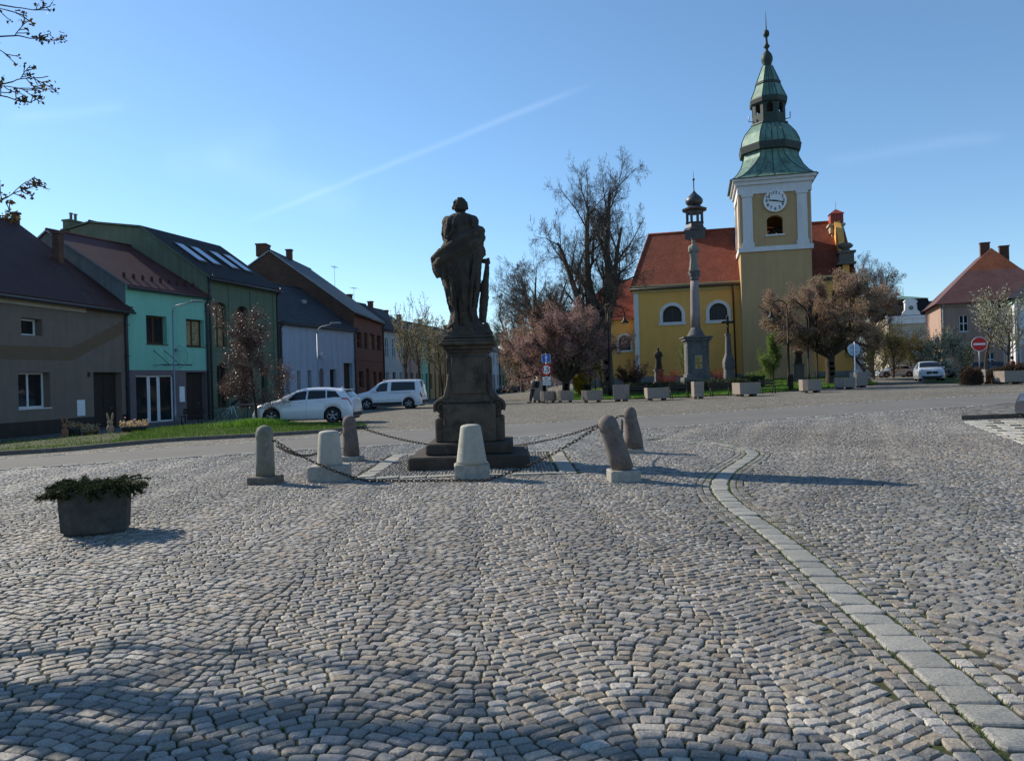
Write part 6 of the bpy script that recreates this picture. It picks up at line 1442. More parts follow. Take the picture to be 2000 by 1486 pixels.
def rabbit(label, px, py, h, mat='carved'):
    c = at(px, py); q = c.y / FOC; H_ = h * q; e = thing('wooden_rabbit', label, 'garden figure', c, R(20)); b = MB()
    b.ball((0, 0, H_ * .25), H_ * .2, 12, 8, sc=(.8, .7, 1.25)); b.ball((0, -.02, H_ * .55), H_ * .13, 12, 8, sc=(.95, .9, 1)); b.ball((-.07, -H_ * .12, H_ * .06), H_ * .08, 8, 6, sc=(.8, 1.3, .7)); b.ball((.07, -H_ * .12, H_ * .06), H_ * .08, 8, 6, sc=(.8, 1.3, .7)); b.build('body', M[mat], e)
    for s in (-1, 1): b = MB(); b.tube([(s * H_ * .06, 0, H_ * .62), (s * H_ * .09, 0, H_ * .8), (s * H_ * .12, 0, H_)], [H_ * .035, H_ * .05, H_ * .02], 8); b.build('ear', M[mat], e)
    return e
rabbit('pale carved wooden rabbit with upright ears by the grey house door', 216, 849, 43); rabbit('dark pinkish rabbit figure among flowers left of the grey house door', 127, 855, 42, 'terracotta')
c = at(372, 829); bench_e = bench('black iron bench outside the turquoise house door', 374, 828, 40, group=None) 
if 'group' in bench_e: del bench_e['group']
# folded parasol bundle on a trestle, bicycle, cafe table beside green house
c = at(448, 818); e = thing('folded_parasol', 'folded dark parasol leaning on pale poles in front of the green house', 'parasol', c, R(5)); q = c.y / FOC
b = MB(); b.tube([(-.5, 0, .25), (.45, 0, 1.15)], .02, 6); b.tube([(-.3, .1, .15), (.3, .1, .95)], .02, 6); b.tube([(.25, 0, .85), (.55, -.1, .05)], .018, 6); b.tube([(.2, 0, .85), (.15, -.15, .05)], .018, 6); b.build('poles', M['white_metal'], e)
b = MB(); b.tube([(.12, 0, .85), (.3, 0, 1.02), (.75, 0, 1.42), (.9, 0, 1.55)], [.05, .13, .08, .02], 8); b.build('canopy', M['dark_metal'], e)
c = at(486, 818); e = thing('cafe_table', 'small round table with a pinkish cloth left of the white hatchback', 'table', c); b = MB(); b.lathe([(.55, .72), (.56, .78), (.3, .79)], 20); b.build('tabletop', surf('pink cloth', (.25, .13, .16), .9, .1, 5, .1), e)
for k in range(3): a = k * 2.1; b = MB(); b.tube([(0.04 * math.cos(a), .04 * math.sin(a), .72), (.4 * math.cos(a), .4 * math.sin(a), 0)], .02, 6); b.build('leg', M['dark_metal'], e)
def bicycle(label, px, py, rz):
    c = at(px, py); e = thing('bicycle', label, 'bicycle', c, rz)
    for x in (-.52, .52):
        b = MB(); pts = [(x + .33 * math.cos(a), 0, .34 + .33 * math.sin(a)) for a in [2 * math.pi * k / 24 for k in range(25)]]; b.tube(pts, .018, 6, cap=False); w = b.build('wheel', M['rubber'], e); b = MB()
        for k in range(10): a = math.pi * 2 * k / 10; b.tube([(x, 0, .34), (x + .32 * math.cos(a), 0, .34 + .32 * math.sin(a))], .004, 3)
        b.build('spokes', M['zinc'], w)
    b = MB(); J = dict(r=(-.52, 0, .34), f=(.52, 0, .34), bb=(-.08, 0, .3), s=(-.22, 0, .82), h=(.36, 0, .84))
    for a_, b_2 in (('r', 'bb'), ('r', 's'), ('bb', 's'), ('bb', 'h'), ('s', 'h'), ('h', 'f')): b.tube([J[a_], J[b_2]], .017, 6)
    b.build('frame', M['dark_metal'], e); b = MB(); b.ball((-.25, 0, .92), .1, 8, 5, sc=(1.3, .7, .35)); b.tube([(-.22, 0, .82), (-.25, 0, .92)], .013, 5); b.build('saddle', M['black_plastic'], e); b = MB(); b.tube([(.36, 0, .84), (.34, 0, .98)], .013, 5); b.tube([(.34, -.27, 1.0), (.38, -.1, .98), (.38, .1, .98), (.34, .27, 1.0)], .014, 6); b.build('handlebar', M['dark_metal'], e)
bicycle('dark bicycle parked in the shade before the green house window', 424, 822, R(10))
# star ornaments on the street lamps among the trees
def star(label, px, py, D, r):
    p = Vector((0, 0, CAMH)) + ray(px, py) * D; b = MB(); q = D / FOC; pts = []
    for k in range(10): a = math.pi / 2 + math.pi * k / 5; rr = r * q * (1 if k % 2 == 0 else .42); pts.append((rr * math.cos(a), rr * math.sin(a)))
    g0 = W(px, D); e = thing('star_lamp_post', label, 'lamp post', g0, 0, 'lamp posts with star ornaments down the street'); h = p.z - g0.z
    b.prism(pts, 'y', -.03, .03, M=Matrix.Translation((0, -.15, h))); b.build('star_ornament', M['white_metal'], e)
    b = MB(); b.tube([(.0, 0, 0), (0, 0, h + 1.2), (.15, 0, h + 1.6), (.9, 0, h + 1.8)], [.07, .05, .04, .03], 6); b.build('pole', M['zinc'], e); b = MB(); b.box(.8, 1.4, -.1, .1, h + 1.75, h + 1.85, bev=.02); b.build('lamp_head', M['zinc'], e)
star('grey lamp post with white star ornament between the budding street trees', 802, 672, 66, 5.5); star('grey lamp post with white star ornament just left of the monument', 850, 686, 75, 5)
# ------------------------------------------------------------ trees
def seg_mesh(name, S, mat, parent, n=4):
    """S: array rows p0(3) p1(3) r0 r1 -> open prisms"""
    S = np.asarray(S, dtype=float)
    if not len(S): return None
    p0, p1, r0, r1 = S[:, 0:3], S[:, 3:6], S[:, 6], S[:, 7]; d = p1 - p0; L = np.linalg.norm(d, axis=1, keepdims=True); d = d / np.maximum(L, 1e-6)
    ref = np.where(np.abs(d[:, 2:3]) > .9, np.array([[1., 0, 0]]), np.array([[0, 0, 1.]])); u = np.cross(d, ref); u /= np.linalg.norm(u, axis=1, keepdims=True); w = np.cross(d, u)
    V = []
    for (p, r) in ((p0 - d * r0[:, None] * .3, r0), (p1 + d * r1[:, None] * .3, r1)):
        for k in range(n): a = 2 * math.pi * k / n; V.append(p + (u * math.cos(a) + w * math.sin(a)) * r[:, None])
    V = np.stack(V, 1); m = len(S); base = np.arange(m)[:, None] * 2 * n; q = np.array([[k, (k + 1) % n, n + (k + 1) % n, n + k] for k in range(n)])
    return npmesh(name, V.reshape(-1, 3), (base[:, :, None] + q[None]).reshape(-1, 4), 4, mat, parent=parent, smooth=True)
def grow(g, p, d, L, r, lev, P, S, tips):
    ns = P['seg'][lev] if lev < len(P['seg']) else 3; p = Vector(p); d = Vector(d).normalized(); rr = r; e = r * P.get('taper', .55); nc = P['kids'][lev] if lev < len(P['kids']) else 0
    start = P.get('start', .3) if lev else P.get('start0', .35)
    for i in range(ns):
        j = P['jit']; nd = Vector((g.gauss(0, j), g.gauss(0, j), g.gauss(0, j))); up = P['up'][lev] if lev < len(P['up']) else P['up'][-1]
        d = (d + nd + Vector((0, 0, up))).normalized(); q = p + d * (L / ns); r2 = r + (e - r) * (i + 1) / ns; S.append((*p, *q, rr, r2, lev)); f = (i + 1) / ns
        if nc and f >= start:
            k = nc / max(1, ns * (1 - start)); k = int(k) + (g.random() < k % 1)
            for _ in range(k):
                o = d.orthogonal().normalized(); o.rotate(Matrix.Rotation(g.uniform(0, 6.283), 3, d)); an = R(g.gauss(P['ang'][min(lev, len(P['ang']) - 1)], 8)); cd_ = d * math.cos(an) + o * math.sin(an)
                grow(g, p.lerp(q, g.random()), cd_, L * P['len'][min(lev, len(P['len']) - 1)] * g.uniform(.65, 1.15) * (1 - .35 * f * P.get('cone', 1)), r2 * P.get('rad', .55), lev + 1, P, S, tips)
        p = q; rr = r2
        if lev >= P['leaflev']: tips.append((*p, *d))
    if nc == 0 or lev >= P['leaflev']: tips.append((*p, *d))
def leaves(name, tips, per, size, spread, mat, parent, g, droop=0):
    T = np.array(tips); n = len(T) * per; T = np.repeat(T, per, 0); rs2 = np.random.RandomState(g.randint(0, 99999)); c = T[:, :3] + rs2.normal(0, spread, (n, 3)); c[:, 2] -= droop * rs2.uniform(0, 1, n)
    a = rs2.normal(0, 1, (n, 3)); a /= np.linalg.norm(a, axis=1, keepdims=True); b_ = np.cross(a, rs2.normal(0, 1, (n, 3))); b_ /= np.linalg.norm(b_, axis=1, keepdims=True); s = size * rs2.uniform(.6, 1.3, (n, 1))
    V = np.stack([c - a * s, c - b_ * s * .6, c + a * s, c + b_ * s * .6], 1).reshape(-1, 3); i = np.arange(n) * 4
    # tint varies by clump as well as by leaf
    cl = np.repeat(rs2.uniform(0, 1, max(1, len(T) // per // 6 + 1)), per * 6)[:n]; u = np.clip(.55 * cl + .45 * rs2.uniform(0, 1, n) + rs2.normal(0, .08, n), 0, 1)
    col = np.repeat(np.stack([u, u, u, np.ones(n)], 1)[:, None], 4, 1).reshape(-1, 4)
    return npmesh(name, V, np.stack([i, i + 1, i + 2, i + 3], 1), 4, mat, parent=parent, col=col)
def tree(name, label, loc, h, r0, P, seed, cat='tree', group=None, bark='bark', twig='twig', lf=None, stems=((0, 0, 1, 1.0),), tl=.42, fit=None, thr=1, th=0, lean=(0, 0)):
    """stems: direction x,y,z and relative length; lf=(per,size,spread,mat,name)"""
    g = random.Random(seed); S = []; tips = []
    tz = h * th; o3 = (lean[0] * tz, lean[1] * tz, tz)
    if th:
        q0 = Vector((0, 0, -.15)); fl = 1.35
        for i in range(6):
            t = (i + 1) / 6; q1 = Vector((lean[0] * tz * t + g.gauss(0, .012) * h * .1, lean[1] * tz * t, tz * t)); S.append((*q0, *q1, r0 * fl, r0 * (1.0 if i < 5 else .95), 0)); q0 = q1; fl = 1.0
        o3 = tuple(q0)
    for (dx, dy, dz, k) in stems: grow(g, (o3[0] + dx * .1, o3[1] + dy * .1, o3[2] - .1), (dx, dy, dz), h * tl * k, r0 * (.6 + .4 * k) / (1 if len(stems) == 1 else 1.15), 0, P, S, tips)
    S = np.array(S); top_ = S[:, 5].max(); k = h / top_; rad = np.percentile(np.abs(np.concatenate([S[:, 3] , S[:, 4]])), 99)
    kx = (fit / rad) if fit else k
    for c in (0, 3): S[:, c] *= kx; S[:, c + 1] *= kx; S[:, c + 2] *= k
    T = np.array(tips); T[:, 0] *= kx; T[:, 1] *= kx; T[:, 2] *= k
    e = thing(name, label, cat, loc, 0, group)
    big = S[S[:, 8] <= thr]; sm = S[S[:, 8] > thr]; sm[:, 6:8] = np.maximum(sm[:, 6:8], P.get('minr', .006))
    seg_mesh('trunk', big[:, :8], M[bark], e, 7); seg_mesh('twigs', sm[:, :8], M[twig], e, 3)
    if lf: leaves(lf[4], T, lf[0], lf[1], lf[2], M[lf[3]], e, g, lf[5] if len(lf) > 5 else 0)
    return e
M['blossom_pink'] = leafmat('pink cherry blossom', [(.22, .12, .11), (.38, .22, .22), (.50, .33, .32), (.2, .13, .07), (.19, .18, .07)], .35)
M['blossom_rust'] = leafmat('bronze cherry leaves', [(.46, .30, .27), (.28, .17, .13), (.26, .21, .09), (.36, .22, .19), (.56, .40, .36)], .35)
M['plum'] = leafmat('dark plum leaves', [(.045, .026, .025), (.085, .048, .043), (.20, .13, .11), (.07, .045, .03)], .25, .4)
M['buds'] = leafmat('pale yellow buds', [(.28, .24, .10), (.42, .38, .22), (.20, .16, .08)], .3)
M['white_blossom'] = leafmat('white blossom', [(.60, .58, .50), (.24, .26, .10), (.66, .63, .56), (.16, .20, .06), (.10, .11, .04)], .35)
M['spring_green'] = leafmat('spring green leaves', [(.10, .17, .03), (.17, .26, .06), (.24, .32, .10)], .4)
M['olive'] = leafmat('dull olive foliage', [(.05, .065, .02), (.09, .10, .03), (.12, .11, .05), (.09, .06, .035)], .3)
M['forsythia'] = leafmat('forsythia yellow', [(.45, .34, .02), (.55, .42, .03), (.25, .26, .04)], .3)
M['red_twigs'] = surf('red twigs', (.22, .045, .03), .8, .3, 4, 0)
M['brown_leaf'] = leafmat('brown red leaves', [(.06, .035, .028), (.11, .065, .045), (.04, .035, .02)], .3)
M['pale_willow'] = leafmat('pale grey green', [(.30, .34, .26), (.40, .44, .34)], .3)
M['dark_leaf'] = leafmat('unfolding dark leaves', [(.05, .035, .02), (.09, .06, .02), (.16, .12, .03)], .3)
big = dict(seg=[9, 7, 6, 5, 4], kids=[11, 8, 7, 6, 0], ang=[40, 46, 46, 44], len=[.60, .60, .58, .62], up=[.004, .012, .012, .012, .012], jit=.105, leaflev=9, taper=.25, rad=.47, start0=.22, start=.15, minr=.0065)
def wpos(px, D): return W(px, D)
tree('lime_tree', 'tallest bare lime tree with several ascending limbs left of the church', wpos(1188, 62), zat(1150, 300, 62) - gz(12, 62), .48, big, 21, bark='bark_grey', stems=((-.85, .1, 1, .95), (-.50, 0, 1, 1.1), (-.2, -.2, 1, 1.15), (-.06, .3, 1, .95), (-1.5, .2, .8, .85)), tl=.62, fit=6.7, th=.22, lean=(-.05, 0))
tree('bare_tree', 'broad bare tree behind the left cherry crown, its top standing clear against the sky', wpos(1062, 84), zat(1060, 466, 84) - .3, .36, big, 5, bark='bark_grey', stems=((-.5, 0, 1, 1), (.45, .1, 1, .95), (.0, .3, 1, .9), (-.1, -.3, 1, .9)), fit=5.2, th=.22, tl=.55)
tree('bare_tree', 'rounded twiggy bare tree low behind the left edge of the cherry crown', wpos(1020, 100), zat(1010, 556, 100) - .2, .28, big, 8, stems=((-.5, 0, 1, 1), (.45, .1, 1, .95), (.0, -.3, 1, .9)), fit=4.3, bark='bark_grey', th=.2, tl=.5)
tree('bare_tree', 'bare tree filling the gap between the lime tree and the church chancel', wpos(1135, 82), zat(1135, 530, 82) - .4, .28, big, 13, stems=((-.4, 0, 1, 1), (.4, .1, 1, .95)), fit=4.4, bark='bark_grey', th=.2, tl=.5)
tree('bare_tree', 'bare tree rising behind the right end of the church', wpos(1702, 98), zat(1702, 494, 98) - .6, .36, big, 17, stems=((-.4, 0, 1, 1), (.4, .1, 1, .85), (.0, -.3, 1, .9)), fit=4.2, bark='bark_grey', th=.22, tl=.5)
cherry = dict(seg=[6, 6, 5, 4], kids=[7, 6, 4, 0], ang=[48, 45, 50], len=[.58, .52, .5], up=[.05, .03, .015, .0], jit=.13, leaflev=2, taper=.45, rad=.55, start0=.22, start=.15, minr=.009)
CST = [(math.cos(a_) * .95, math.sin(a_) * .95, u_, l_) for a_, u_, l_ in ((0.2, .55, 1.0), (1.2, .8, .95), (2.1, .6, 1.0), (3.0, .5, 1.05), (3.9, .9, .9), (4.8, .55, 1.0), (5.6, .85, .95), (.8, 1.8, .9), (3.5, 1.9, .9), (5.2, 2.4, .9))]
tree('cherry_tree', 'wide pink blossoming cherry tree behind the weight limit sign', wpos(1105, 60), zat(1100, 580, 60) - gz(4, 60), .30, cherry, 31, 'tree', 'blossoming cherry trees of the park', stems=CST, lf=(5, .050, .16, 'blossom_pink', 'blossom'), fit=4.3, tl=.6, th=.17)
tree('cherry_tree', 'rust and pink cherry crown leaning left of the pink one over the street mouth', wpos(1062, 68), zat(1050, 590, 68) - .1, .24, cherry, 33, 'tree', 'blossoming cherry trees of the park', stems=CST, lf=(3, .055, .17, 'blossom_rust', 'blossom'), fit=3.5, tl=.6, th=.17)
tree('cherry_tree', 'biggest bronze pink cherry tree on a thick dark trunk right of the church tower', wpos(1622, 61), zat(1640, 528, 61) - gz(25, 61), .36, cherry, 36, 'tree', 'blossoming cherry trees of the park', stems=CST, lf=(7, .055, .18, 'blossom_rust', 'blossom'), fit=4.8, tl=.6, th=.24)
plumP = dict(seg=[4, 5, 4, 3], kids=[11, 8, 5, 0], ang=[60, 50, 50], len=[.85, .5, .5], up=[.02, .0, -.01, -.03], jit=.14, leaflev=2, taper=.5, rad=.5, start0=.40, start=.15, minr=.005)
plum_loc = at(503, 831)
tree('plum_tree', 'small dark purple plum tree on a thin trunk in front of the green house', plum_loc, zat(505, 590, plum_loc.y) - plum_loc.z, .065, plumP, 44, lf=(6, .030, .10, 'plum', 'foliage'), fit=1.55, tl=.62, thr=0)
streetP = dict(seg=[4, 6, 5, 4], kids=[9, 5, 3, 0], ang=[46, 32, 35], len=[1.0, .55, .45], up=[.0, .085, .06, .05], jit=.08, leaflev=2, taper=.4, rad=.45, start0=.75, start=.2, minr=.010)
for (px, D, tp, lb, sd) in ((789, 56, 582, 'budding street tree with upright shoots rising behind the white van roof, left one', 51), (819, 58, 582, 'budding street tree rising behind the rear end of the white van', 52), (866, 66, 625, 'budding street tree partly hidden behind the monument pedestal', 53)):
    tree('street_tree', lb, wpos(px, D), zat(px, tp, D) + .3, .11, streetP, sd, 'tree', 'budding trees along the street', lf=(1, .05, .05, 'buds', 'buds'), fit=1.9, tl=.38, thr=0)
tree('poplar', 'pale grey green feathery tree far down the street beside the monument', wpos(967, 175), zat(967, 640, 175), .3, streetP, 55, lf=(3, .20, .25, 'pale_willow', 'foliage'), fit=2.2, tl=.4, thr=0)
tree('small_street_tree', 'little dark tree at the far end of the street before the white walled house', wpos(1013, 138), 6.0, .12, plumP, 56, lf=(2, .1, .15, 'olive', 'foliage'), fit=1.8, thr=0)
# green and white trees on the right
hedgeP = dict(seg=[4, 5, 4, 3], kids=[9, 7, 5, 0], ang=[40, 40, 45], len=[.8, .55, .5], up=[.03, .04, .02, 0], jit=.1, leaflev=2, taper=.5, rad=.5, start0=.25, start=.15, minr=.010)
for (px, D, tp, fx, lb, sd) in ((1708, 84, 640, 2.0, 'dull green tree just right of the big cherry crown', 61), (1745, 88, 628, 2.3, 'dull green tree below the pale mansion, its left neighbour the church', 62), (1782, 92, 640, 2.4, 'dull green tree in front of the middle of the pale mansion', 63), (1812, 90, 655, 1.9, 'dull green tree in front of the right end of the pale mansion', 64), (1728, 100, 620, 2.6, 'darker tree standing furthest back below the pale mansion roof', 65)):
    tree('garden_tree', lb, wpos(px, D), zat(px, tp, D) - gz(W(px, D).x, D), .14, hedgeP, sd, 'tree', 'dull green trees in front of the mansion', lf=(2, .07, .20, 'olive', 'foliage'), fit=fx, tl=.5, thr=0)
tree('magnolia', 'small white blossoming magnolia above the pale oncoming car', wpos(1822, 74), zat(1822, 655, 74) - .8, .09, plumP, 66, lf=(1, .085, .12, 'white_blossom', 'blossom'), fit=1.5, tl=.5, thr=0)
tree('magnolia', 'slender white blossoming tree at the left corner of the pink house', wpos(1842, 80), zat(1842, 625, 80) - .8, .07, plumP, 67, lf=(1, .05, .12, 'white_blossom', 'blossom'), fit=1.2, tl=.5, thr=0)
tree('blossom_tree', 'bare branched tree with sparse white blossom left of the no entry sign', wpos(1879, 66), zat(1875, 632, 66) - .8, .10, streetP, 68, lf=(1, .07, .06, 'white_blossom', 'blossom'), fit=2.2, tl=.45, thr=0)
tree('blossom_tree', 'taller white blossoming tree rising behind the no entry sign', wpos(1925, 60), zat(1918, 556, 60) - .8, .13, streetP, 69, lf=(1, .065, .08, 'white_blossom', 'blossom'), fit=2.3, tl=.42, thr=0)
tree('blossom_tree', 'white blossoming tree at the right edge in front of the white corner house', wpos(1966, 50), zat(1966, 560, 50) - .6, .13, streetP, 70, lf=(1, .055, .08, 'white_blossom', 'blossom'), fit=2.2, tl=.42, thr=0)
tree('low_blossom_shrub', 'low white flowering shrub left of the no entry sign pole', wpos(1894, 63), 3.0, .05, plumP, 71, 'shrub', lf=(2, .07, .10, 'white_blossom', 'blossom'), fit=.9, thr=0)
tree('young_willow', 'slim fresh green conical tree in front of the church tower wall', wpos(1510, 67), zat(1510, 645, 67) - 1, .06, hedgeP, 72, lf=(4, .045, .12, 'spring_green', 'foliage'), fit=1.05, tl=.7, thr=0)
tree('young_willow', 'slim fresh green tree beside the park lamp left of the chancel', wpos(1178, 66), zat(1178, 640, 66) - 1, .05, hedgeP, 73, lf=(3, .045, .1, 'spring_green', 'foliage'), fit=.8, tl=.7, thr=0)
tree('young_tree', 'slender leafless young tree left of the Marian column pedestal', wpos(1334, 66), zat(1334, 668, 66) - .8, .045, plumP, 74, lf=(1, .03, .05, 'spring_green', 'foliage'), fit=.7, tl=.6, thr=0)
for (px, sd, lb) in ((1163, 75, 'thin straight leafless young tree nearest the church, left of the bare lime trunk'), (1154, 76, 'thin leafless young tree directly right of the yellow forsythia')):
    tree('young_tree', lb, wpos(px, 63), 5.2, .05, plumP, sd, lf=(1, .03, .05, 'spring_green', 'foliage'), fit=.7, tl=.7, thr=0)
def shrub(name, label, px, D, tp, fit, lf, sd, twig='twig_brown', n=9, base=None):
    g = random.Random(sd); st = [(g.uniform(-.6, .6), g.uniform(-.5, .5), 1, g.uniform(.6, 1.1)) for _ in range(n)]
    P = dict(seg=[5, 4, 3], kids=[7, 5, 0], ang=[30, 35], len=[.55, .5], up=[.02, .03, .02], jit=.1, leaflev=1, taper=.4, rad=.5, start0=.2, start=.15, minr=.008)
    return tree(name, label, wpos(px, D), zat(px, tp, D) - gz(W(px, D).x, D), .022, P, sd, 'shrub', None, twig, twig, lf, st, .7, fit, 0)
shrub('forsythia', 'bright yellow forsythia bush beside the cherry trunks', 1136, 66, 712, 1.0, (5, .05, .08, 'forsythia', 'blossom'), 81)
shrub('shrub', 'brown red leafy bush left of the yellow nave wall corner', 1236, 64, 694, 1.25, (3, .05, .08, 'brown_leaf', 'foliage'), 82); shrub('shrub', 'low red dogwood bush below the small statue on the nave wall', 1302, 66, 714, 1.15, None, 83, 'red_twigs', 16); shrub('shrub', 'red dogwood bush between the Marian column and the stone cross', 1400, 67, 716, .95, None, 84, 'red_twigs', 16)
shrub('shrub', 'sparse green brown bush between the young willow and the arched lamp', 1478, 66, 722, .8, (2, .04, .06, 'spring_green', 'foliage'), 85)
# hedges: clipped mounds of small leaves
def mound(name, label, px, D, wid, dep, h, mat, n, sz, seed, cat='hedge', rz=0, group=None):
    c = W(px, D); g = random.Random(seed); rs3 = np.random.RandomState(seed); e = thing(name, label, cat, c, rz, group); a = rs3.uniform(0, 6.283, n); t = rs3.uniform(0, 1, n); el = np.arccos(1 - t) ; q = 1 + .09 * np.sin(a * 5 + seed) + .06 * np.sin(a * 9 + el * 7)
    rr = rs3.uniform(.82, 1.02, n) * q; x = np.cos(a) * np.sin(el) ** .6 * wid * rr; y = np.sin(a) * np.sin(el) ** .6 * dep * rr; z = np.cos(el) ** .6 * h * rr
    T = np.stack([x, y, z, x * 0, x * 0, x * 0 + 1], 1); leaves('foliage', T, 2, sz, .03, M[mat], e, g)
    b = MB(); b.ball((0, 0, 0), 1, 14, 8, sc=(wid * .78, dep * .78, h * .80)); b.build('inner_twigs', M['twig'], e); return e
M['hedge_dark'] = leafmat('dark hedge leaves', [(.018, .03, .012), (.035, .055, .02), (.06, .08, .035), (.05, .035, .02)], .15)
for (px, D, w, lb, sd) in ((1290, 59, 1.9, 'low dark spreading hedge left of the Marian column pedestal', 91), (1420, 60, 2.0, 'low dark spreading hedge between the column and the tower', 92), (1372, 58.5, 1.6, 'low dark hedge right at the foot of the Marian column', 93), (1465, 62, 1.2, 'small dark hedge mound in front of the tower corner', 94), (1240, 60, 1.0, 'small dark hedge mound behind the tall square planter', 95)):
    mound('low_hedge', lb, px, D, w, .8, .85, 'hedge_dark', 3500, .045, sd, group='low dark hedges round the column')
mound('clipped_bush', 'dark brown clipped bush left of the pale planter with the sign pole', 1898, at(1898, 752).y, .62, .6, 1.05, 'brown_leaf', 4500, .04, 96, 'shrub'); mound('clipped_bush', 'dark bush between the two right hand planters', 1948, at(1948, 750).y + .6, .6, .5, .95, 'brown_leaf', 4000, .04, 97, 'shrub'); mound('clipped_bush', 'dark brown bush behind the wide planter at the right edge', 1985, at(1985, 748).y + 1.2, .9, .5, 1.2, 'brown_leaf', 4000, .04, 98, 'shrub')

# foreground lime tree just outside the frame on the left; its twigs hang into the view and shade the cobbles
g = random.Random(101); S = []; tips = []; base = Vector((-8.7, 7.4, 0))
fgP = dict(seg=[5, 6, 6, 5, 4], kids=[0, 3, 3, 4, 0], ang=[40, 42, 42, 42], len=[.6, .55, .5, .5], up=[0, .02, .01, .0, -.01], jit=.08, leaflev=9, taper=.5, rad=.55, start0=.3, start=.2, minr=.004)
def limb(pts, r0, r1, tw, kidL):
    pts = resample(smooth_line(pts, 2), 14)
    for k in range(13):
        ra = r0 + (r1 - r0) * k / 13; rb = r0 + (r1 - r0) * (k + 1) / 13; S.append((*pts[k], *pts[k + 1], ra, rb, 1)); d = (pts[k + 1] - pts[k]).normalized()
        if k >= 3:
            for _ in range(tw):
                o = d.orthogonal().normalized(); o.rotate(Matrix.Rotation(g.uniform(0, 6.28), 3, d)); an = R(g.uniform(25, 55)); grow(g, pts[k].lerp(pts[k + 1], g.random()), d * math.cos(an) + o * math.sin(an), kidL * g.uniform(.6, 1.2), rb * .5, 3, fgP, S, tips)
    if kidL < .5: grow(g, pts[-1], (pts[-1] - pts[-2]).normalized(), kidL * 1.1, r1, 2, fgP, S, tips)
def VP(px, py, D): return Vector((0, 0, CAMH)) + ray(px, py) * D - base
tr0 = [Vector((0, 0, -.1)), Vector((.05, 0, 1.5)), Vector((.2, -.05, 3.0))]
for a, b2_ in zip(tr0, tr0[1:]): S.append((*a, *b2_, .24, .2, 0))
for (tgt, via, r0, tw, kl) in ((VP(15, 385, 7.0), VP(-190, 480, 7.6), .03, 1, .36), (VP(-10, 430, 7.1), VP(-190, 470, 7.6), .02, 1, .32), (VP(25, 160, 7.2), VP(-190, 210, 7.8), .03, 1, .40), (VP(15, 190, 7.1), VP(-190, 150, 7.8), .02, 1, .36), (VP(35, 70, 7.4), VP(-160, 80, 8.0), .03, 1, .38), (VP(30, 15, 7.6), VP(-180, -20, 8.2), .03, 1, .42),
        (Vector((3.5, -.3, 6.3)), Vector((1.5, 0, 5.0)), .10, 2, .9), (Vector((3.0, 1.2, 7.6)), Vector((1.2, .6, 5.6)), .10, 2, .9), (Vector((1.6, -1.2, 7.8)), Vector((.8, -.8, 5.5)), .09, 2, .8), (Vector((4.3, .6, 8.0)), Vector((2.2, .4, 6.2)), .10, 2, .9), (Vector((1.8, -2.2, 5.2)), Vector((1.0, -1.2, 4.2)), .08, 2, .7),
        (Vector((-2.0, .6, 6.6)), Vector((-.8, .2, 4.8)), .10, 2, 1.0), (Vector((-.5, 2.4, 6.8)), Vector((-.2, 1.0, 4.8)), .10, 2, 1.0), (Vector((5.0, 1.8, 8.4)), Vector((2.8, 1.2, 6.6)), .10, 2, .9), (Vector((2.8, -1.6, 6.6)), Vector((1.6, -1.0, 5.0)), .09, 2, .8)):
    limb([tr0[-1], (tr0[-1] + via) / 2 + Vector((0, 0, .15)), via, tgt], r0, .006 if kl < .5 else .012, tw, kl)
S = np.array(S); FT = thing('foreground_lime_tree', 'lime tree outside the left edge whose budding twigs reach into the top left corner', 'tree', base)
seg_mesh('trunk', S[S[:, 8] <= 1][:, :8], M['bark'], FT, 9); sm_ = S[S[:, 8] > 1]; sm_[:, 6:8] = np.maximum(sm_[:, 6:8], .0045); seg_mesh('twigs', sm_[:, :8], M['twig'], FT, 4); leaves('buds', tips, 4, .020, .016, M['dark_leaf'], FT, g)
print('fg segs', len(S), len(tips))

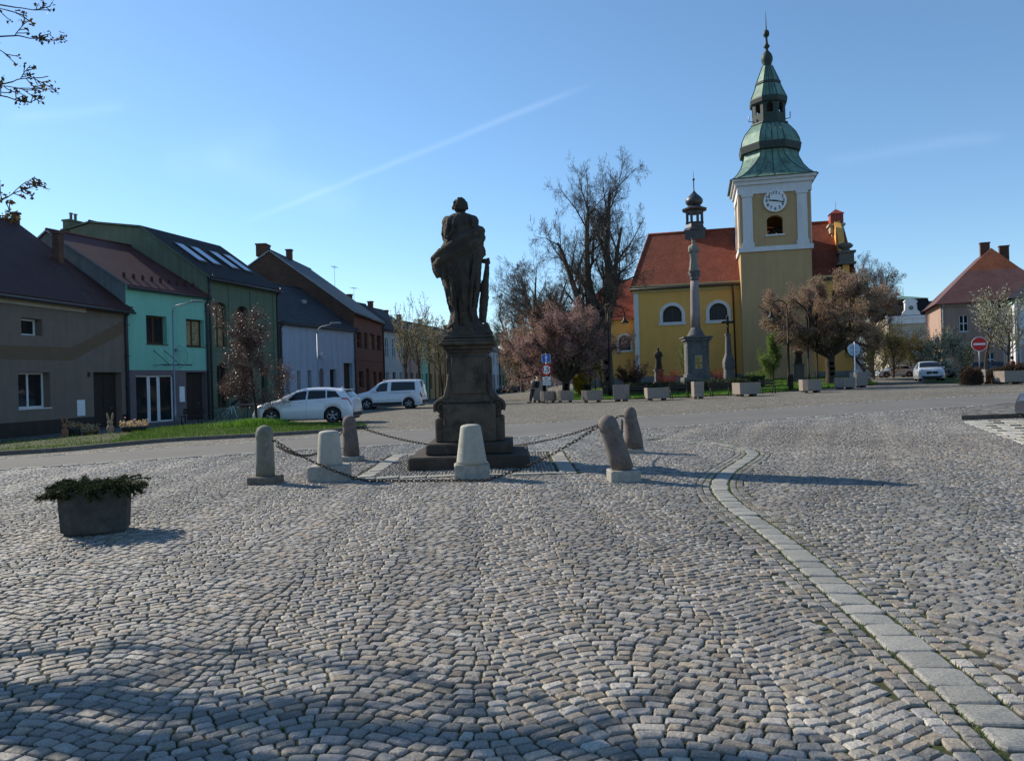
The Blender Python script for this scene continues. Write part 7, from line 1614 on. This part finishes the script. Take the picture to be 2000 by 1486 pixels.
# ------------------------------------------------------------ vehicles
def paint(name, c, rough=.28):
    m = surf(name, c, rough, .03, 2, 0, spec=.5, coat=.6); return m
M['car_white'] = paint('white car paint', (.66, .68, .72)); M['car_silver'] = paint('silver blue car paint', (.42, .48, .56)); M['car_dark'] = paint('dark blue car paint', (.02, .025, .04)); M['tail'] = surf('red tail lamp', (.30, .02, .015), .2, .1, 8, 0, spec=.6); M['headlamp'] = surf('headlamp glass', (.35, .37, .40), .08, .3, 20, 0, spec=.8); M['plate'] = surf('number plate', (.7, .7, .68), .5, .03, 3, 0)
def car(name, label, loc, rz, L, hw, prof, belt, roofw, wheels, wr, paintm, sidewin, ws, rw, group=None, clad=False, front=None, sill=.19):
    """x runs from the nose (0) to the tail (L); prof, belt, roofw: [(x, value)]"""
    e = thing(name, label, 'car', loc, rz, group); fx = lambda t, x: float(np.interp(x, [q[0] for q in t], [q[1] for q in t]))
    st = set([0, .03, .08, .15, .25, L - .25, L - .15, L - .08, L - .03, L]); ar = wr + .055
    for xw in wheels:
        for k in range(17): st.add(round(xw + ar * math.cos(math.pi * k / 16), 4))
        st.add(xw - ar - .01); st.add(xw + ar + .01)
    x = .3
    while x < L: st.add(round(x, 3)); x += .12
    st = sorted(q for q in st if 0 <= q <= L)
    def sec(x):
        zt = fx(prof, x); zb = sill
        ef = min(1, x / .35); er = min(1, (L - x) / .25); w = hw * (1 - .13 * (1 - ef) ** 2 - .09 * (1 - er) ** 2)
        for xw in wheels:
            if abs(x - xw) < ar: zb = max(zb, wr + math.sqrt(max(0, ar * ar - (x - xw) ** 2)))
        zb = zb + .06 * (1 - ef) + .08 * (1 - er); be = min(fx(belt, x), zt - .03); rw_ = min(fx(roofw, x), w - .05); gh = min(1, max(0, (zt - be) / .4))
        return [(w - .05, zb), (w - .005, zb + .03), (w, zb + (be - zb) * .5), (w - .015, be - .07 * min(1, (be - zb) / .3)), (w - .055, be), (rw_ + .03 * gh, zt - .085 * gh - .012), (rw_ - .05, zt - .02 * gh - .004), (rw_ * .55, zt), (0, zt + .008)]
    secs = {x: sec(x) for x in st}; m = MB(); K_ = 9; vs = []
    for x in st:
        s = secs[x]; row = [(x, -p[0], p[1]) for p in s] + [(x, p[0], p[1]) for p in s[-2::-1]]; vs += row
    n = 17; fs = [(k * n + j, (k + 1) * n + j, (k + 1) * n + j + 1, k * n + j + 1) for k in range(len(st) - 1) for j in range(n - 1)]; fs.append(tuple(range(n))); fs.append(tuple((len(st) - 1) * n + j for j in range(n - 1, -1, -1)))
    m.add(vs, fs, 0, True); ctr = MB(); body = m.build('body', M[paintm], e)
    for pl in body.data.polygons:
        if len(pl.vertices) > 4: pl.use_smooth = False
    u = MB(); u.box(.12, L - .12, -hw + .12, hw - .12, .16, .52); 
    u.build('underbody', M['rubber'], e)
    def pt(x, k):
        s = sec(x); i = int(min(7, k)); f = k - i; a, b = s[i], s[i + 1]; return Vector((x, a[0] + (b[0] - a[0]) * f, a[1] + (b[1] - a[1]) * f))
    def patch(nm, mat, x0, x1, k0, k1, side, nx=8, nk=4, off=.006, par=None, xs=None):
        """x0,x1 may be functions of t along k"""
        b = MB(); vs = []
        for i in range(nx + 1):
            for j in range(nk + 1):
                t = j / nk; k = k0 + (k1 - k0) * t; xa = x0(t) if callable(x0) else x0; xb = x1(t) if callable(x1) else x1; x = xa + (xb - xa) * i / nx; p = pt(x, k); q = pt(min(L, x + .02), k); r = pt(x, min(8, k + .05)); nn = (q - p).cross(r - p)
                if nn.length < 1e-9: nn = Vector((0, 1, 0))
                nn.normalize()
                if nn.y < -.01 or (abs(nn.y) <= .01 and nn.z < 0): nn = -nn
                if nn.z < 0 and k > 5: nn = -nn
                p = p + nn * off; vs.append((p.x, p.y * side, p.z))
        fs = [(i * (nk + 1) + j, (i + 1) * (nk + 1) + j, (i + 1) * (nk + 1) + j + 1, i * (nk + 1) + j + 1) for i in range(nx) for j in range(nk)]; b.add(vs, fs, 0, True); return b.build(nm, M[mat], par or e)
    for side in (-1, 1):
        for (a0, a1, b0, b1) in sidewin: patch('side_window', 'carglass', lambda t, a0=a0, a1=a1: a0 + (a1 - a0) * t, lambda t, b0=b0, b1=b1: b0 + (b1 - b0) * t, 4.06, 4.93, side)
    for (nm, (xa, xb)) in (('windscreen', ws), ('rear_window', rw)):
        b = MB(); vs = []; nx, ny = 6, 12
        for i in range(nx + 1):
            x = xa + (xb - xa) * i / nx
            for j in range(ny + 1):
                v = -1 + 2 * j / ny; k = 8 - abs(v) * 2.25; p = pt(x, k); dn = Vector((-(fx(prof, x + .02) - fx(prof, x - .02)), 0, .04)).normalized(); vs.append((p.x + dn.x * .012, math.copysign(p.y, v), p.z + dn.z * .012 + .002))
        b.add(vs, [(i * (ny + 1) + j, (i + 1) * (ny + 1) + j, (i + 1) * (ny + 1) + j + 1, i * (ny + 1) + j + 1) for i in range(nx) for j in range(ny)], 0, True); b.build(nm, M['carglass'], e)
    for xw in wheels:
        for side in (-1, 1):
            Mx = Matrix.Translation((xw, side * (hw - .115), wr)) @ Matrix.Rotation(R(90), 4, 'X'); b = MB(); b.lathe([(wr * .66, -.10), (wr * .9, -.11), (wr, -.085), (wr, .085), (wr * .9, .11), (wr * .66, .10)], 32, M=Mx, cap=False); w_ = b.build('wheel', M['rubber'], e)
            b = MB(); so_ = -side; b.lathe([(wr * .68, -.09), (wr * .68, .09)], 28, 1, M=Mx, cap=False); b.lathe([(wr * .67, .0), (wr * .66, so_ * .02), (.02, so_ * .02)], 28, 1, M=Mx, cap=False)
            for k in range(5):
                for dd in (-.16, .16): a = 2 * math.pi * k / 5 + .3; b.tube([Mx @ Vector((wr * .12 * math.cos(a), wr * .12 * math.sin(a), so_ * .075)), Mx @ Vector((wr * .66 * math.cos(a + dd), wr * .66 * math.sin(a + dd), so_ * .088))], [.028, .02], 5)
            b.lathe([(wr * .68, so_ * .085), (wr * .62, so_ * .098), (wr * .68, so_ * .1)], 28, 0, M=Mx, cap=False); b.lathe([(.055, so_ * .06), (.05, so_ * .1), (.01, so_ * .105)], 10, 0, M=Mx); b.build('rim', [M['alloy'], M['black_plastic']], w_)
    for side in (-1, 1):
        b = MB(); p = pt(sidewin[0][0] + .18, 4.1); b.box(p.x - .06, p.x + .14, side * (p.y + .03), side * (p.y + .2), p.z - .02, p.z + .12, bev=.03); b.build('mirror', M[paintm], e)
        seam = MB()
        for xs_ in [s[3] + .03 for s in sidewin[:2]] + [sidewin[0][0] - .02]:
            pts = [pt(xs_, k) for k in (.9, 1.5, 2, 2.5, 3, 3.5, 4)]; seam.tube([(q.x, side * (q.y + .001), q.z) for q in pts], .004, 4)
        seam.build('door_seam', M['black_plastic'], e)
        for s in sidewin[:2]: h = MB(); p = pt(s[3] - .12, 3.0); h.box(p.x - .16, p.x + .02, side * (p.y), side * (p.y + .03), p.z - .015, p.z + .015); h.build('door_handle', M[paintm], e)
    return e, pt, patch, sec, body
# white hatchback, nose to the left
hl = at(585, 828); hl = Vector((W(497, hl.y + .2).x, hl.y + 0.75, 0)); hl.z = gz(hl.x + 2, hl.y)
e, pt, patch, sec, body = car('hatchback', 'white five door hatchback parked behind the grass verge with its nose to the left', hl, R(-3), 4.32, .90,
    [(0, .62), (.05, .74), (.2, .84), (.6, .95), (.95, 1.02), (1.1, 1.05), (1.45, 1.26), (1.8, 1.43), (2.2, 1.515), (2.6, 1.535), (3.1, 1.52), (3.5, 1.475), (3.85, 1.42), (3.97, 1.37), (4.2, 1.10), (4.28, 1.0), (4.30, .84), (4.32, .7)],
    [(0, .5), (.2, .74), (1.1, .94), (1.5, .97), (3.0, 1.04), (3.6, 1.09), (4.15, 1.06), (4.32, .7)], [(0, .6), (.3, .76), (1.0, .78), (1.6, .68), (2.2, .62), (3.6, .61), (4.1, .70), (4.32, .72)], (.84, 3.47), .335, 'car_white',
    [(1.30, 1.88, 2.32, 2.34), (2.40, 2.40, 3.18, 3.14), (3.24, 3.20, 3.82, 3.56)], (1.12, 1.86), (3.98, 4.22))
for s in (-1, 1):
    patch('tail_lamp', 'tail', 3.86, 4.28, 3.15, 3.92, s, off=.008); patch('headlamp', 'headlamp', .05, .42, 3.1, 3.9, s, off=.008)
    patch('sill_trim', 'black_plastic', 1.28, 3.1, .2, .9, s, off=.004)
b = MB(); b.box(3.82, 4.07, -.56, .56, 1.395, 1.425, bev=.01); b.build('spoiler', M['car_white'], e); b = MB(); b.box(4.31, 4.345, -.28, .28, .60, .71); b.build('number_plate', M['plate'], e); b = MB(); b.box(4.18, 4.35, -.74, .74, .28, .46, bev=.03); b.build('rear_diffuser', M['black_plastic'], e)
b = MB(); b.box(4.1, 4.335, .58, .80, .50, .55); b.build('reflector', M['tail'], e); b = MB(); b.box(4.1, 4.335, -.80, -.58, .50, .55); b.build('reflector', M['tail'], e)
b = MB(); b.prism([(3.5, 1.47), (3.72, 1.44), (3.70, 1.55)], 'y', -.02, .02); b.build('roof_fin', M['car_white'], e)
# white van, nose to the left
vy = 49.5; vl = Vector((W(694, vy).x, vy + .4, 0)); vl.z = gz(vl.x + 2, vy)
e, pt, patch, sec, body = car('white_van', 'white high roofed passenger van with roof rails parked behind the hatchback', vl, R(-4), 4.45, .92,
    [(0, .80), (.06, .93), (.3, 1.02), (.75, 1.12), (.95, 1.17), (1.3, 1.45), (1.62, 1.68), (1.95, 1.80), (2.4, 1.84), (3.4, 1.84), (4.15, 1.82), (4.28, 1.76), (4.36, 1.5), (4.42, 1.1), (4.45, .8)],
    [(0, .6), (.25, .9), (.9, 1.06), (3.8, 1.14), (4.3, 1.12), (4.45, .8)], [(0, .62), (.3, .78), (.95, .82), (1.6, .74), (2.2, .70), (4.2, .70), (4.45, .76)], (.86, 3.56), .335, 'car_white',
    [(1.2, 1.72, 2.18, 2.22), (2.42, 2.46, 4.0, 3.95)], (.98, 1.68), (4.285, 4.38))
for s in (-1, 1):
    patch('tail_lamp', 'tail', 4.3, 4.44, 2.4, 4.0, s, off=.008); patch('headlamp', 'headlamp', .06, .38, 3.1, 3.9, s, off=.008); patch('lower_cladding', 'black_plastic', 1.26, 3.14, .1, 1.5, s, off=.008)
    b = MB(); b.tube([(1.9, s * .66, 1.80), (2.0, s * .66, 1.87), (4.0, s * .66, 1.88), (4.1, s * .66, 1.82)], .02, 6); b.build('roof_rail', M['zinc'], e)
    b = MB(); b.box(2.35, 3.7, s * .925, s * .935, 1.02, 1.04); b.build('slide_rail', M['black_plastic'], e)
b = MB(); b.box(4.30, 4.50, -.84, .84, .30, .55, bev=.04); b.build('rear_bumper', M['black_plastic'], e); b = MB(); b.box(4.45, 4.475, -.26, .26, .75, .86); b.build('number_plate', M['plate'], e)
# pale suv driving towards us on the right
D = 61.5; c = W(1812, D); c.z += .0
e, pt, patch, sec, body = car('oncoming_suv', 'silver blue family car coming towards us on the right', c + Vector((-.5, -1.6, 0)), R(68), 4.4, .92,
    [(0, .72), (.04, .84), (.15, .94), (.5, 1.03), (1.0, 1.08), (1.15, 1.10), (1.5, 1.35), (1.8, 1.50), (2.3, 1.58), (3.2, 1.57), (3.8, 1.48), (4.2, 1.15), (4.35, 1.0), (4.4, .8)],
    [(0, .6), (.2, .85), (1.0, .98), (3.8, 1.06), (4.4, .8)], [(0, .66), (.2, .8), (1.1, .82), (1.8, .70), (3.4, .66), (4.4, .7)], (.86, 3.5), .35, 'car_silver', [(1.4, 1.85, 2.3, 2.3), (2.4, 2.4, 3.6, 3.3)], (1.18, 1.82), (3.85, 4.18))
def nose(nm, mat, y0, y1, z0, z1, x=-.012, t=.03): b = MB(); b.box(x, x + t, y0, y1, z0, z1, bev=.008); return b.build(nm, M[mat], e)
nose('grille', 'black_plastic', -.40, -.02, .58, .78); nose('grille', 'black_plastic', .02, .40, .58, .78); nose('lower_grille', 'black_plastic', -.62, .62, .24, .42); nose('number_plate', 'plate', -.26, .26, .44, .53, -.03)
for s in (-1, 1): patch('headlamp', 'headlamp', .01, .28, 3.0, 3.95, s, off=.01); nose('fog_lamp_recess', 'black_plastic', min(s * .55, s * .74), max(s * .55, s * .74), .32, .44)
# other parked cars, simpler outline
def small_car(name, label, px, D, rz, pm, dx=0, k=1.0, side=False):
    c = W(px, D); r = car(name, label, c, rz, 4.3 * k, .88 * k, [(0, .6), (.1, .8), (.6, .92), (1.1, 1.0), (1.8, 1.36), (2.3, 1.46 * k), (3.3, 1.44 * k), (3.9, 1.2), (4.2, 1.0), (4.3, .75)], [(0, .55), (.2, .76), (1.1, .92), (3.8, 1.02), (4.3, .75)], [(0, .62), (.3, .76), (1.1, .78), (1.9, .62), (3.4, .6), (4.3, .7)], (.85, 3.45), .33, pm, [(1.45, 1.95, 2.4, 2.4), (2.5, 2.5, 3.6, 3.35)], (1.15, 1.8), (3.4, 3.88))
    for s in (-1, 1): r[2]('tail_lamp', 'tail', 4.0, 4.25, 3.2, 3.9, s, off=.008); r[2]('headlamp', 'headlamp', .05, .38, 3.1, 3.9, s, off=.008)
    return r[0]
small_car('parked_car', 'dark car parked far down the street beside the monument', 968, 118, R(0), 'car_dark'); small_car('parked_car', 'dark car with its nose left parked before the pink house behind the oncoming car', 1846, 74, R(-4), 'car_dark', k=1.02); small_car('parked_car', 'dark car behind the young trees left of the no entry sign', 1893, 78, R(0), 'car_dark')
small_car('parked_car', 'pale car half hidden by the green trees left of the oncoming car', 1712, 92, R(-5), 'car_silver')
small_car('parked_car', 'dark car with only its front end showing at the right edge beside the raised pavement', 2020, 20.3, R(3), 'car_dark')

# ------------------------------------------------------------ buildings on the right
def block_house(name, label, pA, pB, dep, eave, mats, wins, y_=.2, fm='white_frame'):
    H = House(name, label, pA, pB, cat='house'); hs = [H.rect(*w) for w in wins]; prof = [(0, eave), (dep, eave)]; b = MB(); gable_body(b, H.w, prof, hs, 0, .25, 0); b.quad((0, 0, eave), (H.w, 0, eave), (H.w, dep, eave), (0, dep, eave)); b.build('wall', M[mats[0]], H.e)
    for w in hs: window(H.e, *w, y_, fm=fm, nx=2, nz=2, t=.09, sill=(.05, 'church_white'))
    return H
M['pink_wall'] = surf('dusty pink render', (.36, .25, .20), .92, .07, 1, .2, 50, stain=.3)
pA = W(1841, 82); pB = W(2075, 78); eP = zat(1880, 588, 81) - pA.z
H = block_house('pink_house', 'dusty pink house with purple brown half hipped roof topped by orange tiles', pA, pB, 13, eP, ['pink_wall'], [(1873, 1891, 615, 648), (1925, 1943, 612, 646), (1873, 1891, 688, 715), (1925, 1943, 688, 716)])
rzP = zat(1945, 490, 86) - pA.z; kn = zat(1905, 531, 84) - pA.z
r = MB(); w = H.w; fz = (kn - eP) / (rzP - eP); xr = (zat, 0)[1]
ux = w * .52; a0 = (-.6, -.6, eP - .2); a1 = (w + .6, -.6, eP - .2); k0 = (ux * fz * .98 - .2, 2.6, kn); k1 = (w - ux * fz * .9, 2.6, kn); tp = (ux, 4.2, rzP); bk0 = (-.6, 13.6, eP - .2); bk1 = (w + .6, 13.6, eP - .2); tb_ = (ux, 13.6, rzP)
r.add([a0, a1, k1, k0], [(0, 1, 2, 3)], 0); r.add([k0, k1, tp], [(0, 1, 2)], 1); r.add([a0, k0, tp, tb_, bk0], [(0, 1, 2, 3, 4)], 0); r.add([a1, bk1, tb_, tp, k1], [(0, 1, 2, 3, 4)], 0); r.add([bk0, tb_, bk1], [(0, 1, 2)], 0); r.build('roof', [M['roof_purple'], M['roof_orange']], H.e)
chimney(H.e, ux - .4, 5.5, rzP - 1.4, zat(1955, 481, 88) - pA.z, .9, .6, 'brick'); chimney(H.e, ux + 1.6, 6.5, rzP - 2.2, zat(1972, 487, 88) - pA.z, .9, .6, 'brick'); downpipe(H.e, .2, 0, 0, eP - .2, .09, 'zinc')
t = MB(); t.box(-.05, w, -.12, .001, eP - .55, eP - .2); t.box(-.04, w, -.07, .001, eP * .5, eP * .5 + .2); t.build('cornice', M['pink_wall'], H.e)
# white corner house with a sunlit side
M['cool_white'] = surf('bluish white render', (.60, .62, .66), .9, .05, 1, .2, 50, stain=.15); M['pale_green_trim'] = surf('pale green trim', (.42, .55, .44), .9, .06, 2, .1, 30)
c0 = W(1985, 57); c1 = c0 + Vector((10.6, -5.6, 0)); eW = zat(1985, 583, 57) - c0.z
H = House('white_corner_house', 'two storey white corner house with pale green trim at the right edge', c0, c1); uw = 12
fw = [(1.0 + 2.0 * k, 2.1 + 2.0 * k, z0, z1) for k in range(5) for (z0, z1) in ((1.1, 2.9), (eW * .58, eW * .58 + 1.9))]
b = MB(); wall_holes(b, 0, H.w, -.5, eW, fw, .25, 0)
s_ = MB(); sw = [(1.0 + 1.9 * k, 1.9 + 1.9 * k, z0, z1) for k in range(4) for (z0, z1) in ((1.1, 2.9), (eW * .58, eW * .58 + 1.9))]; DW = 9; wall_holes(s_, 0, DW, -.5, eW, sw, .25, 0)
Ms = Matrix(((0, 1, 0, 0), (-1, 0, 0, DW), (0, 0, 1, 0), (0, 0, 0, 1))); o = len(b.v); b.v += [tuple(Ms @ Vector(p)) for p in s_.v]; b.f += [tuple(i + o for i in f) for f in s_.f]; b.m += s_.m; b.sm += s_.sm
b.quad((H.w, DW, -.5), (0, DW, -.5), (0, DW, eW), (H.w, DW, eW)); b.quad((H.w, 0, -.5), (H.w, DW, -.5), (H.w, DW, eW), (H.w, 0, eW)); b.build('wall', M['cool_white'], H.e)
for w_ in fw: window(H.e, *w_, .2, fm='white_frame', nx=2, nz=2, t=.08)
sp_ = bpy.data.objects.new('side_windows_holder', None)
for w_ in sw:
    o = window(H.e, *w_, .2, fm='white_frame', nx=2, nz=2, t=.08); o.matrix_local = Ms
t = MB(); t.box(-.15, H.w, -.15, -.001, eW - .3, eW); t.box(-.1, H.w, -.1, -.001, eW * .5, eW * .5 + .18); t.box(-.15, -.001, -.15, DW, eW - .3, eW); t.box(-.1, -.001, -.1, DW, eW * .5, eW * .5 + .18); t.build('cornice', M['pale_green_trim'], H.e)
r = MB(); r.add([(-.5, -.5, eW), (H.w + .5, -.5, eW), (H.w - 3, DW / 2, eW + 2.5), (2.5, DW / 2, eW + 2.5), (-.5, DW + .5, eW), (H.w + .5, DW + .5, eW)], [(0, 1, 2, 3), (3, 2, 5, 4), (4, 0, 3), (1, 5, 2)]); r.build('roof', M['roof_slate'], H.e)
sp2 = MB(); sp2.box(.4, 1.2, -.08, -.001, .05, 2.6); sp2.build('doorway_panel', M['pinkish'], H.e); downpipe(H.e, .15, 0, 0, eW - .1, .08, 'zinc')
bpy.data.objects.remove(sp_)
# pale mansion with mansard roof
pA = W(1738, 132); pB = W(1846, 130); eM = zat(1790, 620, 131) - pA.z
H = block_house('mansion', 'pale neo baroque mansion with dark mansard roof and ornate white dormer', pA, pB, 14, eM, ['cream'], [(1752, 1760, 640, 660), (1772, 1780, 640, 660), (1792, 1800, 640, 660), (1812, 1820, 640, 660), (1752, 1760, 685, 705), (1772, 1780, 685, 705), (1792, 1800, 685, 705), (1812, 1820, 685, 705)])
def mz(py): return zat(1790, py, 132) - pA.z
t = MB(); t.box(-.4, H.w + .4, -.4, .001, mz(622), mz(617)); t.box(-.2, H.w + .2, -.25, .001, mz(632), mz(622)); t.box(-.1, H.w + .1, -.1, .001, mz(676), mz(672)); t.build('cornice', M['church_white'], H.e)
m1 = W(1748, 131).x - pA.x; m2 = W(1823, 131).x - pA.x; r = MB()
frustum(r, [(m1 - .5, -.2), (m2 + .4, -.2), (m2 + .4, 10), (m1 - .5, 10)], [(m1 + .3, 1.4), (m2 - .3, 1.4), (m2 - .3, 9), (m1 + .3, 9)], mz(617), mz(583)); r.add([(m1 + .1, 1.2, mz(583)), (m2 - .1, 1.2, mz(583)), (m2 - .1, 9.2, mz(583)), (m1 + .1, 9.2, mz(583)), ((m1 + m2) / 2, 5, mz(573))], [(0, 1, 4), (1, 2, 4), (2, 3, 4), (3, 0, 4)], 1); r.tube([((m1 + m2) / 2, 5, mz(574)), ((m1 + m2) / 2, 5, mz(556))], .05, 4, 1)
frustum(r, [(m2 + .4, .2), (H.w + .4, .2), (H.w + .4, 12), (m2 + .4, 12)], [(m2 + .4, 2.4), (H.w - 1, 2.4), (H.w - 1, 8), (m2 + .4, 8)], mz(617), mz(588)); r.build('mansard_roof', [M['roof_black'], M['copper']], H.e)
dm_ = MB(); dc = (m1 + m2) / 2 - .1; q = 132 / FOC; pts = [(dc - 17 * q, mz(616)), (dc + 17 * q, mz(616)), (dc + 15 * q, mz(610)), (dc + 11 * q, mz(606)), (dc + 10 * q, mz(592))] + [(dc + 12 * q * math.cos(a), mz(591) + 7 * q * math.sin(a)) for a in [math.pi * k / 8 for k in range(9)]] + [(dc - 10 * q, mz(592)), (dc - 11 * q, mz(606)), (dc - 15 * q, mz(610))]
dm_.prism(pts, 'y', -.35, .6); dmo = dm_.build('dormer', M['church_white'], H.e); dw = MB(); disc(dw, 4.2 * q, -.40, -.352, mz(602)); dw.v = [(p[0] + dc, p[1], p[2]) for p in dw.v]; dw.build('round_window', M['glass'], dmo)

# ------------------------------------------------------------ people
M['skin'] = surf('skin', (.42, .26, .19), .6, .08, 10, 0); M['cloth_dark'] = surf('dark clothing', (.022, .023, .028), .9, .3, 14, .3, 60); M['cloth_grey'] = surf('grey jacket', (.045, .05, .06), .9, .3, 14, .3, 60); M['hair'] = surf('dark hair', (.02, .015, .012), .8, .3, 20, .2, 60); M['cloth_red'] = surf('dark red coat', (.22, .03, .035), .9, .2, 14, .3, 60)
def skin_fig(name, J, E, root, mat, parent, sub=2):
    """J: name -> (pos, radius); one continuous skinned surface"""
    ks = list(J); me = bpy.data.meshes.new(name); me.from_pydata([J[k][0] for k in ks], [(ks.index(a), ks.index(b)) for a, b in E], []); o = bpy.data.objects.new(name, me); COL.objects.link(o); o.parent = parent
    m = o.modifiers.new('skin', 'SKIN'); m.use_smooth_shade = True
    for i, k in enumerate(ks): r = J[k][1]; r = r if isinstance(r, tuple) else (r, r); o.data.skin_vertices[0].data[i].radius = r
    for k in ks: o.data.skin_vertices[0].data[ks.index(k)].use_root = (k == root)
    s = o.modifiers.new('sub', 'SUBSURF'); s.levels = sub; s.render_levels = sub; me.materials.append(mat); return o
def person(label, loc, rz, lean, top, legs, hgt=1.72):
    e = thing('person', label, 'person', loc, rz); k = hgt / 1.75
    def j(x, y, z): return (x * k + lean * z * k, y * k, z * k)
    J = {'pel': (j(0, 0, .95), .13), 'sp': (j(0, 0, 1.15), .125), 'ch': (j(0, -.01, 1.36), (.16, .12)), 'nk': (j(0, 0, 1.50), .055), 'nk2': (j(.01, -.02, 1.56), .052), 'hd': (j(.02, -.03, 1.65), (.075, .088)), 'hd2': (j(.02, -.03, 1.72), (.06, .07))}
    E = [('pel', 'sp'), ('sp', 'ch'), ('ch', 'nk'), ('nk', 'nk2'), ('nk2', 'hd'), ('hd', 'hd2')]
    for s, n in ((-1, 'l'), (1, 'r')):
        J.update({n + 'hip': (j(.0, s * .10, .88), .085), n + 'kn': (j(-.03 * s, s * .11, .48), .058), n + 'an': (j(-.02, s * .12, .10), .040), n + 'ft': (j(-.16, s * .13, .04), (.035, .03)), n + 'sh': (j(0, s * .19, 1.42), .06), n + 'el': (j(-.03, s * .25, 1.14), .042), n + 'wr': (j(-.15, s * .21, .96), .028), n + 'pm': (j(-.20, s * .19, .93), (.018, .036))})
        E += [('pel', n + 'hip'), (n + 'hip', n + 'kn'), (n + 'kn', n + 'an'), (n + 'an', n + 'ft'), ('ch', n + 'sh'), (n + 'sh', n + 'el'), (n + 'el', n + 'wr'), (n + 'wr', n + 'pm')]
        for q in range(4): a = Vector(J[n + 'pm'][0]) + Vector((-.03, s * (-.03 + q * .02), -.01)); b_ = a + Vector((-.045 + abs(q - 1.5) * .006, 0, -.02)); J[n + 'f%d' % q] = (tuple(a), .009); J[n + 'g%d' % q] = (tuple(b_), .007); E += [(n + 'pm', n + 'f%d' % q), (n + 'f%d' % q, n + 'g%d' % q)]
        a = Vector(J[n + 'pm'][0]) + Vector((.0, -s * .035, .01)); J[n + 't'] = (tuple(a + Vector((-.03, -s * .012, 0))), .009); E += [(n + 'pm', n + 't')]
    skin_fig('body', J, E, 'pel', M['skin'], e, 1)
    T = {'pel': (j(0, 0, .90), .145), 'sp': (j(0, 0, 1.15), .15), 'ch': (j(0, -.01, 1.36), (.185, .145)), 'nk': (j(0, 0, 1.48), .08)}; E2 = [('pel', 'sp'), ('sp', 'ch'), ('ch', 'nk')]
    for s, n in ((-1, 'l'), (1, 'r')): T.update({n + 'sh': (j(0, s * .19, 1.42), .08), n + 'el': (j(-.03, s * .25, 1.14), .06), n + 'wr': (j(-.14, s * .21, .97), .046)}); E2 += [('ch', n + 'sh'), (n + 'sh', n + 'el'), (n + 'el', n + 'wr')]
    skin_fig('jacket', T, E2, 'pel', M[top], e, 2)
    T = {'pel': (j(0, 0, .97), .14)}; E2 = []
    for s, n in ((-1, 'l'), (1, 'r')): T.update({n + 'hip': (j(0, s * .10, .86), .10), n + 'kn': (j(-.03 * s, s * .11, .48), .075), n + 'an': (j(-.02, s * .12, .09), .06)}); E2 += [('pel', n + 'hip'), (n + 'hip', n + 'kn'), (n + 'kn', n + 'an')]
    skin_fig('trousers', T, E2, 'pel', M[legs], e, 2)
    b = MB(); c = Vector(j(.035, -.01, 1.705)); b.ball(c, .105, 12, 8, sc=(1.0, .95, 1.05)); b.build('hair', M['hair'], e); f = Vector(j(-.055, -.03, 1.65)); b = MB(); b.ball(f, .018, 6, 5, sc=(1.2, .8, 1.3)); b.build('nose', M['skin'], e)
    for s in (-1, 1): b = MB(); b.box(j(-.2, 0, 0)[0], j(.06, 0, 0)[0], s * .13 * k - .045, s * .13 * k + .045, .0, .085, bev=.02); b.build('shoe', M['black_plastic'], e)
    return e
pw = at(1036, 787); pr = person('person in dark clothes leaning back against the tall planter with a backpack', pw, R(12), .18, 'cloth_grey', 'cloth_dark', 1.76)
bp_ = MB(); bp_.box(-.13, .13, -.17, .17, -.24, .24, bev=.07); o = tag(bp_.build('backpack', M['cloth_dark'], None, (pw.x + .50, pw.y + .1, pw.z + 1.25), (0, R(10), R(12))), 'black backpack on the back of the person leaning against the planter', 'backpack')
pw = W(1979, 50); person('person in a dark red coat standing before the white corner house', pw, R(160), 0.0, 'cloth_red', 'cloth_red', 1.65)
